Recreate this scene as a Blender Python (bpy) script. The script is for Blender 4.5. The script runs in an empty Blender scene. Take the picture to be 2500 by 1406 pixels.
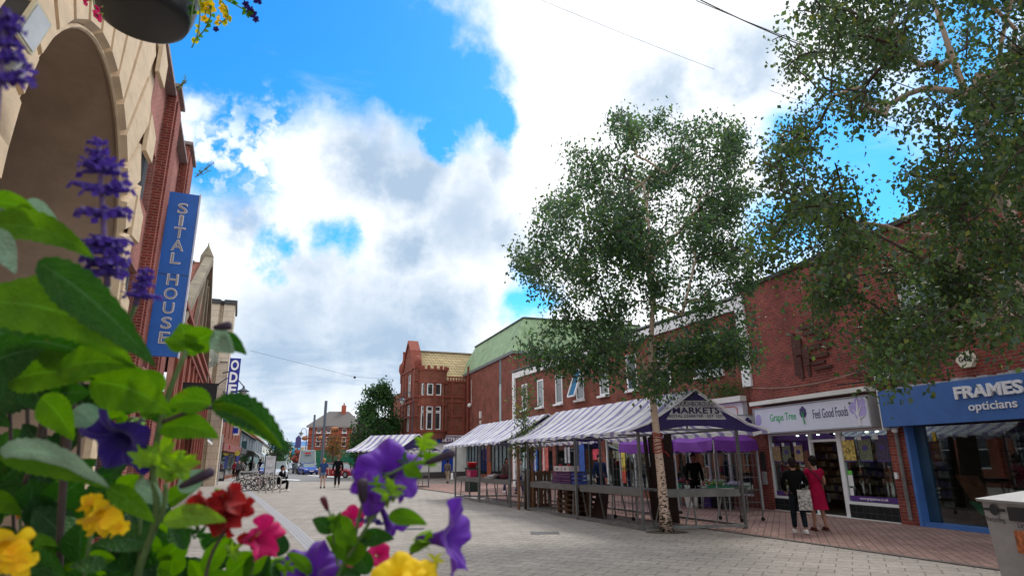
import bpy, math, random
import numpy as np
from mathutils import Vector, Matrix
random.seed(7); RNG=np.random.default_rng(7)
S=bpy.context.scene; COL=S.collection
PI=math.pi; rad=math.radians
# ---------------------------------------------------------------- camera
F=1500.; CX,CY=1250.,703.; H=1.58
_p=math.atan((1122.-CY)/F); _r=math.atan(-0.009)
_f=np.array([0,math.cos(_p),math.sin(_p)]); _x=np.array([1.,0,0]); _u=np.cross(_x,_f)
CR=math.cos(_r)*_x+math.sin(_r)*_u; CU=math.cos(_r)*_u-math.sin(_r)*_x; CF=_f
cam=bpy.data.cameras.new('camera'); co=bpy.data.objects.new('camera',cam); COL.objects.link(co)
co.matrix_world=Matrix(((CR[0],CU[0],-CF[0],0),(CR[1],CU[1],-CF[1],0),(CR[2],CU[2],-CF[2],H),(0,0,0,1)))
cam.sensor_fit='HORIZONTAL'; cam.sensor_width=36; cam.lens=F/2500*36; cam.clip_start=.02; cam.clip_end=6000
cam.dof.use_dof=True; cam.dof.focus_distance=22; cam.dof.aperture_fstop=8.0
S.camera=co
S.view_settings.view_transform='Standard'; S.view_settings.look='None'; S.view_settings.gamma=1
S.view_settings.exposure=0.60
def ray(x,y): return (x-CX)/F*CR-(y-CY)/F*CU+CF
def PD(x,y,D):
    "point seen at photo position (x,y), D metres deep"
    return Vector(np.array([0,0,H])+D*ray(x,y))
def HD(x,y,D):
    d=ray(x,y); return Vector(np.array([0,0,H])+d/math.hypot(d[0],d[1])*D)
def GR(x,y,z=0.0):
    d=ray(x,y); return Vector(np.array([0,0,H])+(z-H)/d[2]*d)
# ---------------------------------------------------------------- sky and sun
SUN_EL,SUN_AZ=rad(52),rad(28)      # azimuth clockwise from +Y: ahead and to the right
W=bpy.data.worlds.new('World'); S.world=W; W.use_nodes=True
def build_world():
    nt=W.node_tree; N=nt.nodes; Lk=nt.links; N.clear()
    def nd(t,**k):
        n=N.new(t)
        for a,b in k.items(): setattr(n,a,b)
        return n
    def inp(n,i,v):
        if hasattr(v,'is_linked') or hasattr(v,'links'): Lk.new(v,n.inputs[i])
        else: n.inputs[i].default_value=v
    def M(op,a,b=None,c=None,clamp=False):
        n=nd('ShaderNodeMath',operation=op); n.use_clamp=clamp; inp(n,0,a)
        if b is not None: inp(n,1,b)
        if c is not None: inp(n,2,c)
        return n.outputs[0]
    def MR(v,a,b,c=0.,d=1.):
        n=nd('ShaderNodeMapRange',interpolation_type='SMOOTHSTEP'); inp(n,0,v)
        for i,q in zip((1,2,3,4),(a,b,c,d)): n.inputs[i].default_value=q
        return n.outputs[0]
    def noise(vec,sc,det=6,rough=.55,dist=0.):
        n=nd('ShaderNodeTexNoise'); inp(n,'Vector',vec); n.inputs['Scale'].default_value=sc
        n.inputs['Detail'].default_value=det; n.inputs['Roughness'].default_value=rough; n.inputs['Distortion'].default_value=dist
        return n
    def mix(f,a,b):
        n=nd('ShaderNodeMix',data_type='RGBA'); inp(n,0,f); inp(n,6,a); inp(n,7,b); return n.outputs[2]
    def VM(op,a,b=None,s=None):
        n=nd('ShaderNodeVectorMath',operation=op); inp(n,0,a)
        if b is not None: inp(n,1,b)
        if s is not None: n.inputs['Scale'].default_value=s
        return n
    tc=nd('ShaderNodeTexCoord').outputs['Generated']
    sky=nd('ShaderNodeTexSky'); sky.sky_type='NISHITA'; sky.sun_disc=False
    sky.sun_elevation=SUN_EL; sky.sun_rotation=SUN_AZ; sky.air_density=1.0; sky.dust_density=.3; sky.ozone_density=3.0
    hs=nd('ShaderNodeHueSaturation'); hs.inputs['Saturation'].default_value=1.35; hs.inputs['Value'].default_value=1.0
    Lk.new(sky.outputs[0],hs.inputs['Color'])
    n1=noise(tc,5.0,8,.6); n2=noise(tc,22.,5,.6)
    w=VM('SUBTRACT',n1.outputs['Color'],(.5,.5,.5)); w=VM('SCALE',w.outputs[0],s=.20)
    w2=VM('SUBTRACT',n2.outputs['Color'],(.5,.5,.5)); w2=VM('SCALE',w2.outputs[0],s=.06)
    d=VM('ADD',VM('ADD',tc,w.outputs[0]).outputs[0],w2.outputs[0]).outputs[0]
    def blob(px,py,r,soft=.35):
        v=ray(px,py); v=v/np.linalg.norm(v); v=v/1.0
        dist=VM('DISTANCE',d,tuple(v)).outputs['Value']
        cs=1/np.linalg.norm(ray(px,py)); rr=r/F*cs
        return MR(dist,rr*(1+soft),rr*(1-soft),0.,1.)
    def union(lst,soft=.35):
        a=None
        for b in lst:
            o=blob(*b[:3],soft=b[3] if len(b)>3 else soft); a=o if a is None else M('MAXIMUM',a,o)
        return a
    blue=union([(500,90,150),(660,140,210),(850,120,190),(1010,150,170),(1120,240,140),(1215,290,75),(1075,345,60),(560,235,90),(690,270,85),(620,330,50),(800,215,70),(640,-150,260),(900,-150,260),
        (560,430,110,.6),(800,595,52,.7),(1285,725,70,.5),(640,630,45,.6),(2010,330,130,.5),(2120,430,160,.5),(2350,130,170,.6),(1900,560,90,.6),(2420,330,130,.6),(330,-200,200),
        (60,300,200,.5),(1320,860,50,.7)])
    cl0=M('SUBTRACT',1.,blue,clamp=True)
    # mottled high cloud at the left of the mass, thin streaks near the horizon
    mot=noise(tc,34.,4,.55); motm=union([(560,400,110,.7),(690,430,130,.7),(560,300,60,.8)])
    mo=M('MULTIPLY',MR(mot.outputs[0],.44,.60),motm)
    whl=union([(490,270,60,.6),(470,330,45,.6)])
    cl=M('MAXIMUM',M('MAXIMUM',cl0,M('MULTIPLY',mo,.8)),M('MULTIPLY',whl,.85))
    # veil of faint wisps in the blue
    vs=nd('ShaderNodeMapping'); inp(vs,'Vector',tc); vs.inputs['Scale'].default_value=(1.,1.,5.)
    st=noise(vs.outputs[0],3.2,7,.6,.4)
    cl=M('MAXIMUM',cl,MR(st.outputs[0],.56,.85,0.,.35))
    # grey-blue bellies
    bel=union([(900,390,85,.9),(990,420,100,.9),(1130,530,120,.9),(1000,600,80,.9),(1230,560,70,.9),(1830,130,80,1.),(1620,240,90,1.),(700,830,170,1.),(930,830,150,1.),(560,560,60,1.),(1050,760,110,1.),(1230,420,60,1.)],.9)
    nb=noise(VM('ADD',tc,(3.,1.,2.)).outputs[0],6.,7,.62)
    bn=MR(nb.outputs[0],.44,.66)
    sep=nd('ShaderNodeSeparateXYZ'); Lk.new(tc,sep.inputs[0])
    low=MR(sep.outputs[2],.26,.02,0.,1.)
    strk=MR(st.outputs[0],.42,.58)
    g=M('ADD',M('MULTIPLY',bel,.88),M('MULTIPLY',M('MULTIPLY',bn,.26),M('SUBTRACT',1.,M('MULTIPLY',low,.4))),clamp=True)
    g=M('ADD',g,M('MULTIPLY',M('MULTIPLY',strk,low),.45),clamp=True)
    ccol=mix(g,(.86,.87,.89,1),(.31,.41,.53,1))
    sc=nd('ShaderNodeMix',data_type='RGBA',blend_type='MULTIPLY'); sc.inputs[0].default_value=1
    Lk.new(hs.outputs[0],sc.inputs[6]); sc.inputs[7].default_value=(SKY_K*.68,SKY_K*1.40,SKY_K*1.45,1)
    skyc=sc.outputs[2]
    bdy=MR(sep.outputs[2],.02,.16,.55,0.)   # pale air low on the horizon
    skyc=mix(bdy,skyc,(.55,.66,.78,1))
    fin=mix(cl,skyc,ccol)
    bg=nd('ShaderNodeBackground'); Lk.new(fin,bg.inputs[0]); bg.inputs[1].default_value=1.0
    out=nd('ShaderNodeOutputWorld'); Lk.new(bg.outputs[0],out.inputs[0])
SKY_K=0.105
build_world()
sl=bpy.data.lights.new('sun','SUN'); so=bpy.data.objects.new('sun',sl); COL.objects.link(so)
sl.energy=1.5; sl.angle=rad(18); sl.color=(1,.96,.9)
sd=Vector((math.sin(SUN_AZ)*math.cos(SUN_EL),math.cos(SUN_AZ)*math.cos(SUN_EL),math.sin(SUN_EL)))
so.rotation_euler=sd.to_track_quat('Z','Y').to_euler()
# ---------------------------------------------------------------- materials
MATS={}
def _mat(name):
    m=bpy.data.materials.new(name); m.use_nodes=True; nt=m.node_tree
    b=nt.nodes['Principled BSDF']; return m,nt,nt.nodes,nt.links,b
def pm(name,col,rough=.75,var=.18,sc=6.,bump=0.,metal=0.,trans=0.,spec=.4,dirt=0.,bsc=None,stretch=None,emit=0.):
    if name in MATS: return MATS[name]
    m,nt,N,L,b=_mat(name); c=(*col,1)
    tc=N.new('ShaderNodeTexCoord'); vec=tc.outputs['Object']
    if stretch:
        mp=N.new('ShaderNodeMapping'); mp.inputs['Scale'].default_value=stretch; L.new(vec,mp.inputs[0]); vec=mp.outputs[0]
    n=N.new('ShaderNodeTexNoise'); n.inputs['Scale'].default_value=sc; n.inputs['Detail'].default_value=6; n.inputs['Roughness'].default_value=.6; L.new(vec,n.inputs['Vector'])
    r=N.new('ShaderNodeValToRGB'); e=r.color_ramp.elements; e[0].position=.3; e[1].position=.7
    e[0].color=(*[max(0,q*(1-var)) for q in col],1); e[1].color=(*[min(1,q*(1+var)) for q in col],1)
    L.new(n.outputs[0],r.inputs[0]); out=r.outputs[0]
    if dirt:
        n2=N.new('ShaderNodeTexNoise'); n2.inputs['Scale'].default_value=sc*.22; n2.inputs['Detail'].default_value=7; n2.inputs['Roughness'].default_value=.7; L.new(vec,n2.inputs['Vector'])
        mr=N.new('ShaderNodeMapRange'); mr.inputs[1].default_value=.48; mr.inputs[2].default_value=.72; mr.inputs[4].default_value=dirt; L.new(n2.outputs[0],mr.inputs[0])
        mx=N.new('ShaderNodeMix'); mx.data_type='RGBA'; L.new(mr.outputs[0],mx.inputs[0]); L.new(out,mx.inputs[6]); mx.inputs[7].default_value=(*[q*.45 for q in col],1); out=mx.outputs[2]
    L.new(out,b.inputs['Base Color'])
    b.inputs['Roughness'].default_value=rough; b.inputs['Metallic'].default_value=metal; b.inputs['Specular IOR Level'].default_value=spec
    if bump:
        bp=N.new('ShaderNodeBump'); bp.inputs['Strength'].default_value=bump; bp.inputs['Distance'].default_value=.01
        nb=N.new('ShaderNodeTexNoise'); nb.inputs['Scale'].default_value=bsc or sc*6; nb.inputs['Detail'].default_value=5; L.new(vec,nb.inputs['Vector'])
        L.new(nb.outputs[0],bp.inputs['Height']); L.new(bp.outputs[0],b.inputs['Normal'])
    if trans:
        tb=N.new('ShaderNodeBsdfTranslucent'); L.new(out,tb.inputs[0]); ms=N.new('ShaderNodeMixShader'); ms.inputs[0].default_value=trans
        L.new(b.outputs[0],ms.inputs[1]); L.new(tb.outputs[0],ms.inputs[2]); L.new(ms.outputs[0],N['Material Output'].inputs[0])
    if emit:
        b.inputs['Emission Color'].default_value=c; b.inputs['Emission Strength'].default_value=emit
    MATS[name]=m; return m
def brick(name,c1,c2,mortar,bw=.225,bh=.075,ms=.011,bump=.6,flat=False,var=.35,rot=0.,rough=.9,offset=.5,stain=.35):
    "brick or block courses; flat=True lays them on the ground plane"
    if name in MATS: return MATS[name]
    m,nt,N,L,b=_mat(name)
    tc=N.new('ShaderNodeTexCoord'); vec=tc.outputs['Object']
    sp=N.new('ShaderNodeSeparateXYZ'); L.new(vec,sp.inputs[0]); cb=N.new('ShaderNodeCombineXYZ')
    if flat:
        mp=N.new('ShaderNodeMapping'); mp.inputs['Rotation'].default_value=(0,0,rot); L.new(vec,mp.inputs[0]); v=mp.outputs[0]
    else:
        a=N.new('ShaderNodeMath'); L.new(sp.outputs[0],a.inputs[0]); L.new(sp.outputs[1],a.inputs[1]); L.new(a.outputs[0],cb.inputs[0]); L.new(sp.outputs[2],cb.inputs[1]); v=cb.outputs[0]
    br=N.new('ShaderNodeTexBrick'); L.new(v,br.inputs['Vector']); br.offset=offset
    for k,q in (('Scale',1.),('Mortar Size',ms),('Mortar Smooth',.2),('Bias',0.),('Brick Width',bw),('Row Height',bh)): br.inputs[k].default_value=q
    br.inputs['Color1'].default_value=(*c1,1); br.inputs['Color2'].default_value=(*c2,1); br.inputs['Mortar'].default_value=(*mortar,1)
    n=N.new('ShaderNodeTexNoise'); n.inputs['Scale'].default_value=1.1; n.inputs['Detail'].default_value=8; n.inputs['Roughness'].default_value=.7; L.new(v,n.inputs['Vector'])
    mr=N.new('ShaderNodeMapRange'); mr.inputs[1].default_value=.3; mr.inputs[2].default_value=.7; mr.inputs[3].default_value=1-stain; mr.inputs[4].default_value=1+stain*.6; L.new(n.outputs[0],mr.inputs[0])
    mx=N.new('ShaderNodeVectorMath'); mx.operation='SCALE'; L.new(br.outputs[0],mx.inputs[0]); L.new(mr.outputs[0],mx.inputs['Scale'])
    n3=N.new('ShaderNodeTexNoise'); n3.inputs['Scale'].default_value=14; n3.inputs['Detail'].default_value=3; L.new(v,n3.inputs['Vector'])
    mr3=N.new('ShaderNodeMapRange'); mr3.inputs[1].default_value=.3; mr3.inputs[2].default_value=.7; mr3.inputs[3].default_value=1-var*.5; mr3.inputs[4].default_value=1+var*.5; L.new(n3.outputs[0],mr3.inputs[0])
    mx3=N.new('ShaderNodeVectorMath'); mx3.operation='SCALE'; L.new(mx.outputs[0],mx3.inputs[0]); L.new(mr3.outputs[0],mx3.inputs['Scale'])
    col_=mx3.outputs[0]
    if flat:
        for sc_,th0,th1,cc,am in ((7.,.07,.045,(.42,.40,.37),.55),(5.3,.10,.06,(.05,.045,.04),.55)):   # trodden gum, pale and dark
            vo=N.new('ShaderNodeTexVoronoi'); vo.inputs['Scale'].default_value=sc_; vo.inputs['Randomness'].default_value=1; L.new(v,vo.inputs['Vector'])
            n5=N.new('ShaderNodeTexNoise'); n5.inputs['Scale'].default_value=.35+sc_*.03; L.new(v,n5.inputs['Vector'])
            g1=N.new('ShaderNodeMapRange'); g1.inputs[1].default_value=th0; g1.inputs[2].default_value=th1; g1.inputs[4].default_value=am; L.new(vo.outputs['Distance'],g1.inputs[0])
            g2=N.new('ShaderNodeMapRange'); g2.inputs[1].default_value=.48; g2.inputs[2].default_value=.56; L.new(n5.outputs[0],g2.inputs[0])
            gm=N.new('ShaderNodeMath'); gm.operation='MULTIPLY'; L.new(g1.outputs[0],gm.inputs[0]); L.new(g2.outputs[0],gm.inputs[1])
            gx=N.new('ShaderNodeMix'); gx.data_type='RGBA'; L.new(gm.outputs[0],gx.inputs[0]); L.new(col_,gx.inputs[6]); gx.inputs[7].default_value=(*cc,1); col_=gx.outputs[2]
    L.new(col_,b.inputs['Base Color']); b.inputs['Roughness'].default_value=rough; b.inputs['Specular IOR Level'].default_value=.25
    bp=N.new('ShaderNodeBump'); bp.inputs['Strength'].default_value=bump; bp.inputs['Distance'].default_value=.012; bp.invert=True
    L.new(br.outputs['Fac'],bp.inputs['Height']); L.new(bp.outputs[0],b.inputs['Normal'])
    MATS[name]=m; return m
def glass(name,col=(.02,.03,.035),rough=.04,spec=.9,var=.4,sc=1.2):
    if name in MATS: return MATS[name]
    m=pm(name,col,rough,var,sc,spec=spec); m.node_tree.nodes['Principled BSDF'].inputs['IOR'].default_value=1.6; return m
def clearglass(name='clear_glass',tint=(.8,.9,.9),k=.82):
    if name in MATS: return MATS[name]
    m,nt,N,L,b=_mat(name); N.remove(b)
    t=N.new('ShaderNodeBsdfTransparent'); t.inputs[0].default_value=(*tint,1); g=N.new('ShaderNodeBsdfGlossy'); g.inputs['Roughness'].default_value=.02
    fr=N.new('ShaderNodeFresnel'); fr.inputs[0].default_value=1.5; mr=N.new('ShaderNodeMath'); mr.operation='MULTIPLY_ADD'; mr.inputs[1].default_value=.5; mr.inputs[2].default_value=(1-k)*.2; L.new(fr.outputs[0],mr.inputs[0])
    ms=N.new('ShaderNodeMixShader'); L.new(mr.outputs[0],ms.inputs[0]); L.new(t.outputs[0],ms.inputs[1]); L.new(g.outputs[0],ms.inputs[2]); L.new(ms.outputs[0],N['Material Output'].inputs[0])
    MATS[name]=m; return m
def stripes(name,c1,c2,period,axis=0,duty=.5,rough=.7,trans=0.):
    if name in MATS: return MATS[name]
    m,nt,N,L,b=_mat(name); tc=N.new('ShaderNodeTexCoord'); sp=N.new('ShaderNodeSeparateXYZ'); L.new(tc.outputs['Object'],sp.inputs[0])
    nz=N.new('ShaderNodeTexNoise'); nz.inputs['Scale'].default_value=2.5; L.new(tc.outputs['Object'],nz.inputs['Vector'])
    a=N.new('ShaderNodeMath'); a.operation='MULTIPLY_ADD'; a.inputs[1].default_value=1/period; L.new(sp.outputs[axis],a.inputs[0])
    k=N.new('ShaderNodeMath'); k.operation='MULTIPLY'; k.inputs[1].default_value=.12; L.new(nz.outputs[0],k.inputs[0]); L.new(k.outputs[0],a.inputs[2])
    f=N.new('ShaderNodeMath'); f.operation='FRACT'; L.new(a.outputs[0],f.inputs[0]); g=N.new('ShaderNodeMath'); g.operation='GREATER_THAN'; g.inputs[1].default_value=duty; L.new(f.outputs[0],g.inputs[0])
    mx=N.new('ShaderNodeMix'); mx.data_type='RGBA'; L.new(g.outputs[0],mx.inputs[0]); mx.inputs[6].default_value=(*c1,1); mx.inputs[7].default_value=(*c2,1)
    n=N.new('ShaderNodeTexNoise'); n.inputs['Scale'].default_value=3; n.inputs['Detail'].default_value=7; L.new(tc.outputs['Object'],n.inputs['Vector'])
    mr=N.new('ShaderNodeMapRange'); mr.inputs[1].default_value=.3; mr.inputs[2].default_value=.75; mr.inputs[3].default_value=1.04; mr.inputs[4].default_value=.78; L.new(n.outputs[0],mr.inputs[0])
    sc=N.new('ShaderNodeVectorMath'); sc.operation='SCALE'; L.new(mx.outputs[2],sc.inputs[0]); L.new(mr.outputs[0],sc.inputs['Scale'])
    L.new(sc.outputs[0],b.inputs['Base Color']); b.inputs['Roughness'].default_value=rough; b.inputs['Specular IOR Level'].default_value=.3
    if trans:
        tb=N.new('ShaderNodeBsdfTranslucent'); L.new(sc.outputs[0],tb.inputs[0]); ms=N.new('ShaderNodeMixShader'); ms.inputs[0].default_value=trans
        L.new(b.outputs[0],ms.inputs[1]); L.new(tb.outputs[0],ms.inputs[2]); L.new(ms.outputs[0],N['Material Output'].inputs[0])
    MATS[name]=m; return m
# ---------------------------------------------------------------- mesh builder
class MB:
    def __init__(s): s.v=[]; s.f=[]; s.uv=None; s.mi=[]; s.cur=0
    def add(s,vs,fs):
        o=len(s.v); s.v+= [tuple(q) for q in vs]; s.f+=[tuple(i+o for i in f) for f in fs]; s.mi+=[s.cur]*len(fs); return s
    def box(s,x0,x1,y0,y1,z0,z1):
        if x0>x1:x0,x1=x1,x0
        if y0>y1:y0,y1=y1,y0
        if z0>z1:z0,z1=z1,z0
        return s.add([(x0,y0,z0),(x1,y0,z0),(x1,y1,z0),(x0,y1,z0),(x0,y0,z1),(x1,y0,z1),(x1,y1,z1),(x0,y1,z1)],[(0,3,2,1),(4,5,6,7),(0,1,5,4),(1,2,6,5),(2,3,7,6),(3,0,4,7)])
    def obox(s,c,hx,hy,hz,M=None):
        c=Vector(c); M=M or Matrix.Identity(3)
        vs=[c+M@Vector((a*hx,b*hy,d*hz)) for d in(-1,1) for a,b in((-1,-1),(1,-1),(1,1),(-1,1))]
        return s.add(vs,[(0,3,2,1),(4,5,6,7),(0,1,5,4),(1,2,6,5),(2,3,7,6),(3,0,4,7)])
    def bar(s,a,b,w,h=None,up=(0,0,1)):
        a=Vector(a);b=Vector(b);d=b-a;l=d.length
        if l<1e-6:return s
        d/=l; up=Vector(up)
        if abs(d.dot(up))>.98: up=Vector((1,0,0))
        x=d.cross(up).normalized(); y=x.cross(d); h=h or w
        M=Matrix((x,d,y)).transposed(); return s.obox((a+b)/2,w/2,l/2,h/2,M)
    def prism(s,poly,f,d):
        "poly: 2d points, f maps 2d->3d, d: extrusion vector"
        n=len(poly); d=Vector(d); A=[Vector(f(*p)) for p in poly]; vs=A+[a+d for a in A]
        return s.add(vs,[tuple(range(n))[::-1],tuple(range(n,2*n))]+[(i,(i+1)%n,n+(i+1)%n,n+i) for i in range(n)])
    def tube(s,pts,rs,n=8,cap=True):
        pts=[Vector(p) for p in pts]; m=len(pts)
        if not hasattr(rs,'__len__'): rs=[rs]*m
        o=len(s.v); prev=None
        for i,p in enumerate(pts):
            d=(pts[min(i+1,m-1)]-pts[max(i-1,0)]); d=d.normalized() if d.length>1e-9 else Vector((0,0,1))
            if prev is None: x=d.orthogonal().normalized()
            else:
                x=prev-d*prev.dot(d); x=x.normalized() if x.length>1e-6 else d.orthogonal().normalized()
            prev=x; y=d.cross(x)
            for k in range(n):
                a=2*PI*k/n; s.v.append(tuple(p+(x*math.cos(a)+y*math.sin(a))*rs[i]))
        nf=0
        for i in range(m-1):
            for k in range(n):
                s.f.append((o+i*n+k,o+i*n+(k+1)%n,o+(i+1)*n+(k+1)%n,o+(i+1)*n+k)); nf+=1
        if cap:
            s.f.append(tuple(o+k for k in range(n))[::-1]); s.f.append(tuple(o+(m-1)*n+k for k in range(n))); nf+=2
        s.mi+=[s.cur]*nf; return s
    def lathe(s,prof,n=24,M=None,cap=False):
        M=M or Matrix.Identity(4); o=len(s.v)
        for r,z in prof:
            for k in range(n):
                a=2*PI*k/n; s.v.append(tuple(M@Vector((r*math.cos(a),r*math.sin(a),z))))
        m=len(prof); nf=0
        for i in range(m-1):
            for k in range(n): s.f.append((o+i*n+k,o+i*n+(k+1)%n,o+(i+1)*n+(k+1)%n,o+(i+1)*n+k)); nf+=1
        if cap:
            s.f.append(tuple(o+k for k in range(n))[::-1]); s.f.append(tuple(o+(m-1)*n+k for k in range(n))); nf+=2
        s.mi+=[s.cur]*nf; return s
    def ball(s,c,rx,ry=None,rz=None,n=10,M=None):
        ry=ry or rx; rz=rz or rx; T=Matrix.Translation(Vector(c))@(M or Matrix.Identity(4))@Matrix.Diagonal((rx,ry,rz,1))
        return s.lathe([(max(.02,math.sin(PI*i/(n//2+2))),-math.cos(PI*i/(n//2+2))) for i in range(n//2+3)],n,T)
    def grid(s,pts,nu,nv,flip=False):
        o=len(s.v); s.v+=[tuple(p) for p in pts]
        for i in range(nu-1):
            for j in range(nv-1):
                q=(o+i*nv+j,o+(i+1)*nv+j,o+(i+1)*nv+j+1,o+i*nv+j+1); s.f.append(q[::-1] if flip else q); s.mi.append(s.cur)
        return s
    def build(s,name,mat,parent=None,smooth=False,loc=None,uvs=None):
        me=bpy.data.meshes.new(name); me.from_pydata(s.v,[],s.f)
        for m in (mat if isinstance(mat,(list,tuple)) else [mat]): me.materials.append(m)
        if any(s.mi): me.polygons.foreach_set('material_index',s.mi)
        if smooth: me.polygons.foreach_set('use_smooth',[True]*len(s.f))
        if uvs is not None:
            ul=me.uv_layers.new(name='UVMap'); li=np.zeros(len(me.loops),dtype=np.int32); me.loops.foreach_get('vertex_index',li)
            ul.data.foreach_set('uv',np.asarray(uvs,dtype=np.float32)[li].ravel())
        me.update(); o=bpy.data.objects.new(name,me); COL.objects.link(o)
        if parent: o.parent=parent
        if loc: o.location=loc
        return o
def tag(o,label=None,cat=None,group=None,kind=None):
    if label:o['label']=label
    if cat:o['category']=cat
    if group:o['group']=group
    if kind:o['kind']=kind
    return o
def thing(name,label,cat,loc=(0,0,0),rz=0.,group=None):
    o=bpy.data.objects.new(name,None); o.empty_display_size=.1; COL.objects.link(o); o.location=loc; o.rotation_euler=(0,0,rz)
    return tag(o,label,cat,group)
def struct(mb,name,mat,label=None,smooth=False): return tag(mb.build(name,mat,smooth=smooth),label=label,kind='structure')
def copy_tree(o,parent=None):
    c=o.copy(); COL.objects.link(c)
    if parent: c.parent=parent
    for ch in list(o.children): copy_tree(ch,c)
    return c
def text(body,origin,xd,yd,w,h,mat,parent,name='lettering',depth=.01,bold=.0,align='C'):
    "flat letters fitted to w x h, centred on origin, reading along xd with yd up"
    cu=bpy.data.curves.new(name,'FONT'); cu.body=body; cu.size=1; cu.extrude=.02; cu.offset=bold; cu.resolution_u=3
    t=bpy.data.objects.new(name,cu); COL.objects.link(t); dg=bpy.context.evaluated_depsgraph_get()
    me=bpy.data.meshes.new_from_object(t.evaluated_get(dg)); bpy.data.objects.remove(t); bpy.data.curves.remove(cu)
    n=len(me.vertices); a=np.zeros(n*3); me.vertices.foreach_get('co',a); a=a.reshape(-1,3)
    mn,mx=a.min(0),a.max(0); xd=np.array(Vector(xd).normalized()); yd=np.array(Vector(yd).normalized()); zd=np.cross(xd,yd); O=np.array(Vector(origin))
    sy=h/(mx[1]-mn[1]); sx=w/(mx[0]-mn[0]) if w else sy
    u=(a[:,0]-(mn[0]+mx[0])/2)*sx; v=(a[:,1]-(mn[1]+mx[1])/2)*sy; z=(a[:,2]-mn[2])/(mx[2]-mn[2])*depth
    P=O+np.outer(u,xd)+np.outer(v,yd)+np.outer(z,zd); me.vertices.foreach_set('co',P.ravel()); me.materials.clear(); me.materials.append(mat); me.update()
    me.name=name; o=bpy.data.objects.new(name,me); COL.objects.link(o)
    if parent:o.parent=parent
    return o
def wall(mb,x0,x1,z0,z1,y,holes=(),rev=.15,sgn=1):
    "wall face in the plane y, outward normal sgn*y, with rectangular openings and reveals"
    xs=sorted({x0,x1,*[h[0] for h in holes],*[h[1] for h in holes]}); zs=sorted({z0,z1,*[h[2] for h in holes],*[h[3] for h in holes]})
    for i in range(len(xs)-1):
        for j in range(len(zs)-1):
            cx=(xs[i]+xs[i+1])/2; cz=(zs[j]+zs[j+1])/2
            if any(h[0]<cx<h[1] and h[2]<cz<h[3] for h in holes): continue
            q=[(xs[i],y,zs[j]),(xs[i+1],y,zs[j]),(xs[i+1],y,zs[j+1]),(xs[i],y,zs[j+1])]
            mb.add(q,[(0,1,2,3) if sgn<0 else (3,2,1,0)])
    for a,b,c,d in holes:
        yb=y-sgn*rev
        for p,q in (((a,c),(b,c)),((b,c),(b,d)),((b,d),(a,d)),((a,d),(a,c))):
            mb.add([(p[0],y,p[1]),(q[0],y,q[1]),(q[0],yb,q[1]),(p[0],yb,p[1])],[(0,1,2,3)])
def lerp(a,b,t): return a+(b-a)*t
def skin(name,V,E,Rr,mat,parent=None,sub=1):
    me=bpy.data.meshes.new(name); me.from_pydata([tuple(v) for v in V],E,[]); o=bpy.data.objects.new(name,me); COL.objects.link(o)
    m=o.modifiers.new('s','SKIN'); m.use_smooth_shade=True
    lay=me.skin_vertices[0].data
    for i,r in enumerate(Rr):
        lay[i].radius=(r,r) if not hasattr(r,'__len__') else r
    lay[0].use_root=True
    if sub: q=o.modifiers.new('u','SUBSURF'); q.levels=sub; q.render_levels=sub
    dg=bpy.context.evaluated_depsgraph_get(); m2=bpy.data.meshes.new_from_object(o.evaluated_get(dg))
    bpy.data.objects.remove(o); bpy.data.meshes.remove(me)
    m2.name=name; m2.materials.clear(); m2.materials.append(mat); r=bpy.data.objects.new(name,m2); COL.objects.link(r)
    if parent:r.parent=parent
    return r
# ================================================================ shared materials
BR_R=brick('brick_maroon',(.30,.062,.045),(.19,.040,.032),(.23,.13,.11),stain=.5)
BR_O=brick('brick_orange_red',(.30,.075,.035),(.22,.05,.028),(.17,.12,.10))
BR_P=brick('brick_pink_red',(.36,.12,.10),(.29,.09,.075),(.36,.23,.20),bw=.20,bh=.068,ms=.009)
BR_D=brick('brick_dark_brown',(.27,.070,.045),(.20,.050,.034),(.20,.12,.10),stain=.45)
BR_B=brick('brick_bright_red',(.50,.10,.05),(.42,.08,.04),(.35,.16,.11),stain=.2)
TERRA=pm('terracotta',(.24,.06,.04),.8,.25,3,.3)
SAND=pm('sandstone',(.60,.46,.31),.85,.14,2.2,.35,stretch=(1,1,2.5),dirt=.25,bsc=30)
SANDD=pm('sandstone_soffit',(.46,.33,.24),.9,.14,1.6,.3,dirt=.35,bsc=25)  # same stone under the arch, its shading put into a darker brown
CREAM=brick('faience_cream',(.64,.55,.42),(.60,.50,.38),(.30,.25,.2),bw=.9,bh=.45,ms=.012,bump=.3,rough=.5,stain=.12)
WHITE=pm('white_paint',(.78,.79,.80),.5,.05,3)
UPVC=pm('white_window_plastic',(.80,.82,.84),.35,.04,3)
OFFW=pm('white_render',(.72,.72,.68),.8,.08,1.5,dirt=.2)
GREY=pm('grey_render',(.10,.13,.15),.8,.2,2)
SLATE=pm('roof_slate',(.115,.105,.10),.8,.3,9,.4,stretch=(1,1,4))
GALV=pm('galvanised_steel',(.20,.21,.21),.45,.22,7,.15,metal=.55)
DSTEEL=pm('dark_steel',(.045,.047,.05),.5,.2,5)
BLK=pm('black_paint',(.014,.014,.016),.5,.2,5)
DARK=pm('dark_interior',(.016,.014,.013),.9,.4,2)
WOOD=pm('old_timber',(.115,.065,.036),.8,.4,4,.4,stretch=(1,1,.25))
DWOOD=pm('dark_boards',(.030,.016,.011),.8,.4,5,.3,stretch=(6,6,.5))
GLS=glass('window_glass',(.02,.03,.035)); GLB=glass('window_glass_blue',(.05,.09,.11)); CLG=clearglass()
TILE=pm('dark_tile',(.02,.024,.026),.25,.3,3)
def frame_rz(A): return rad(90-A)
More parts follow.
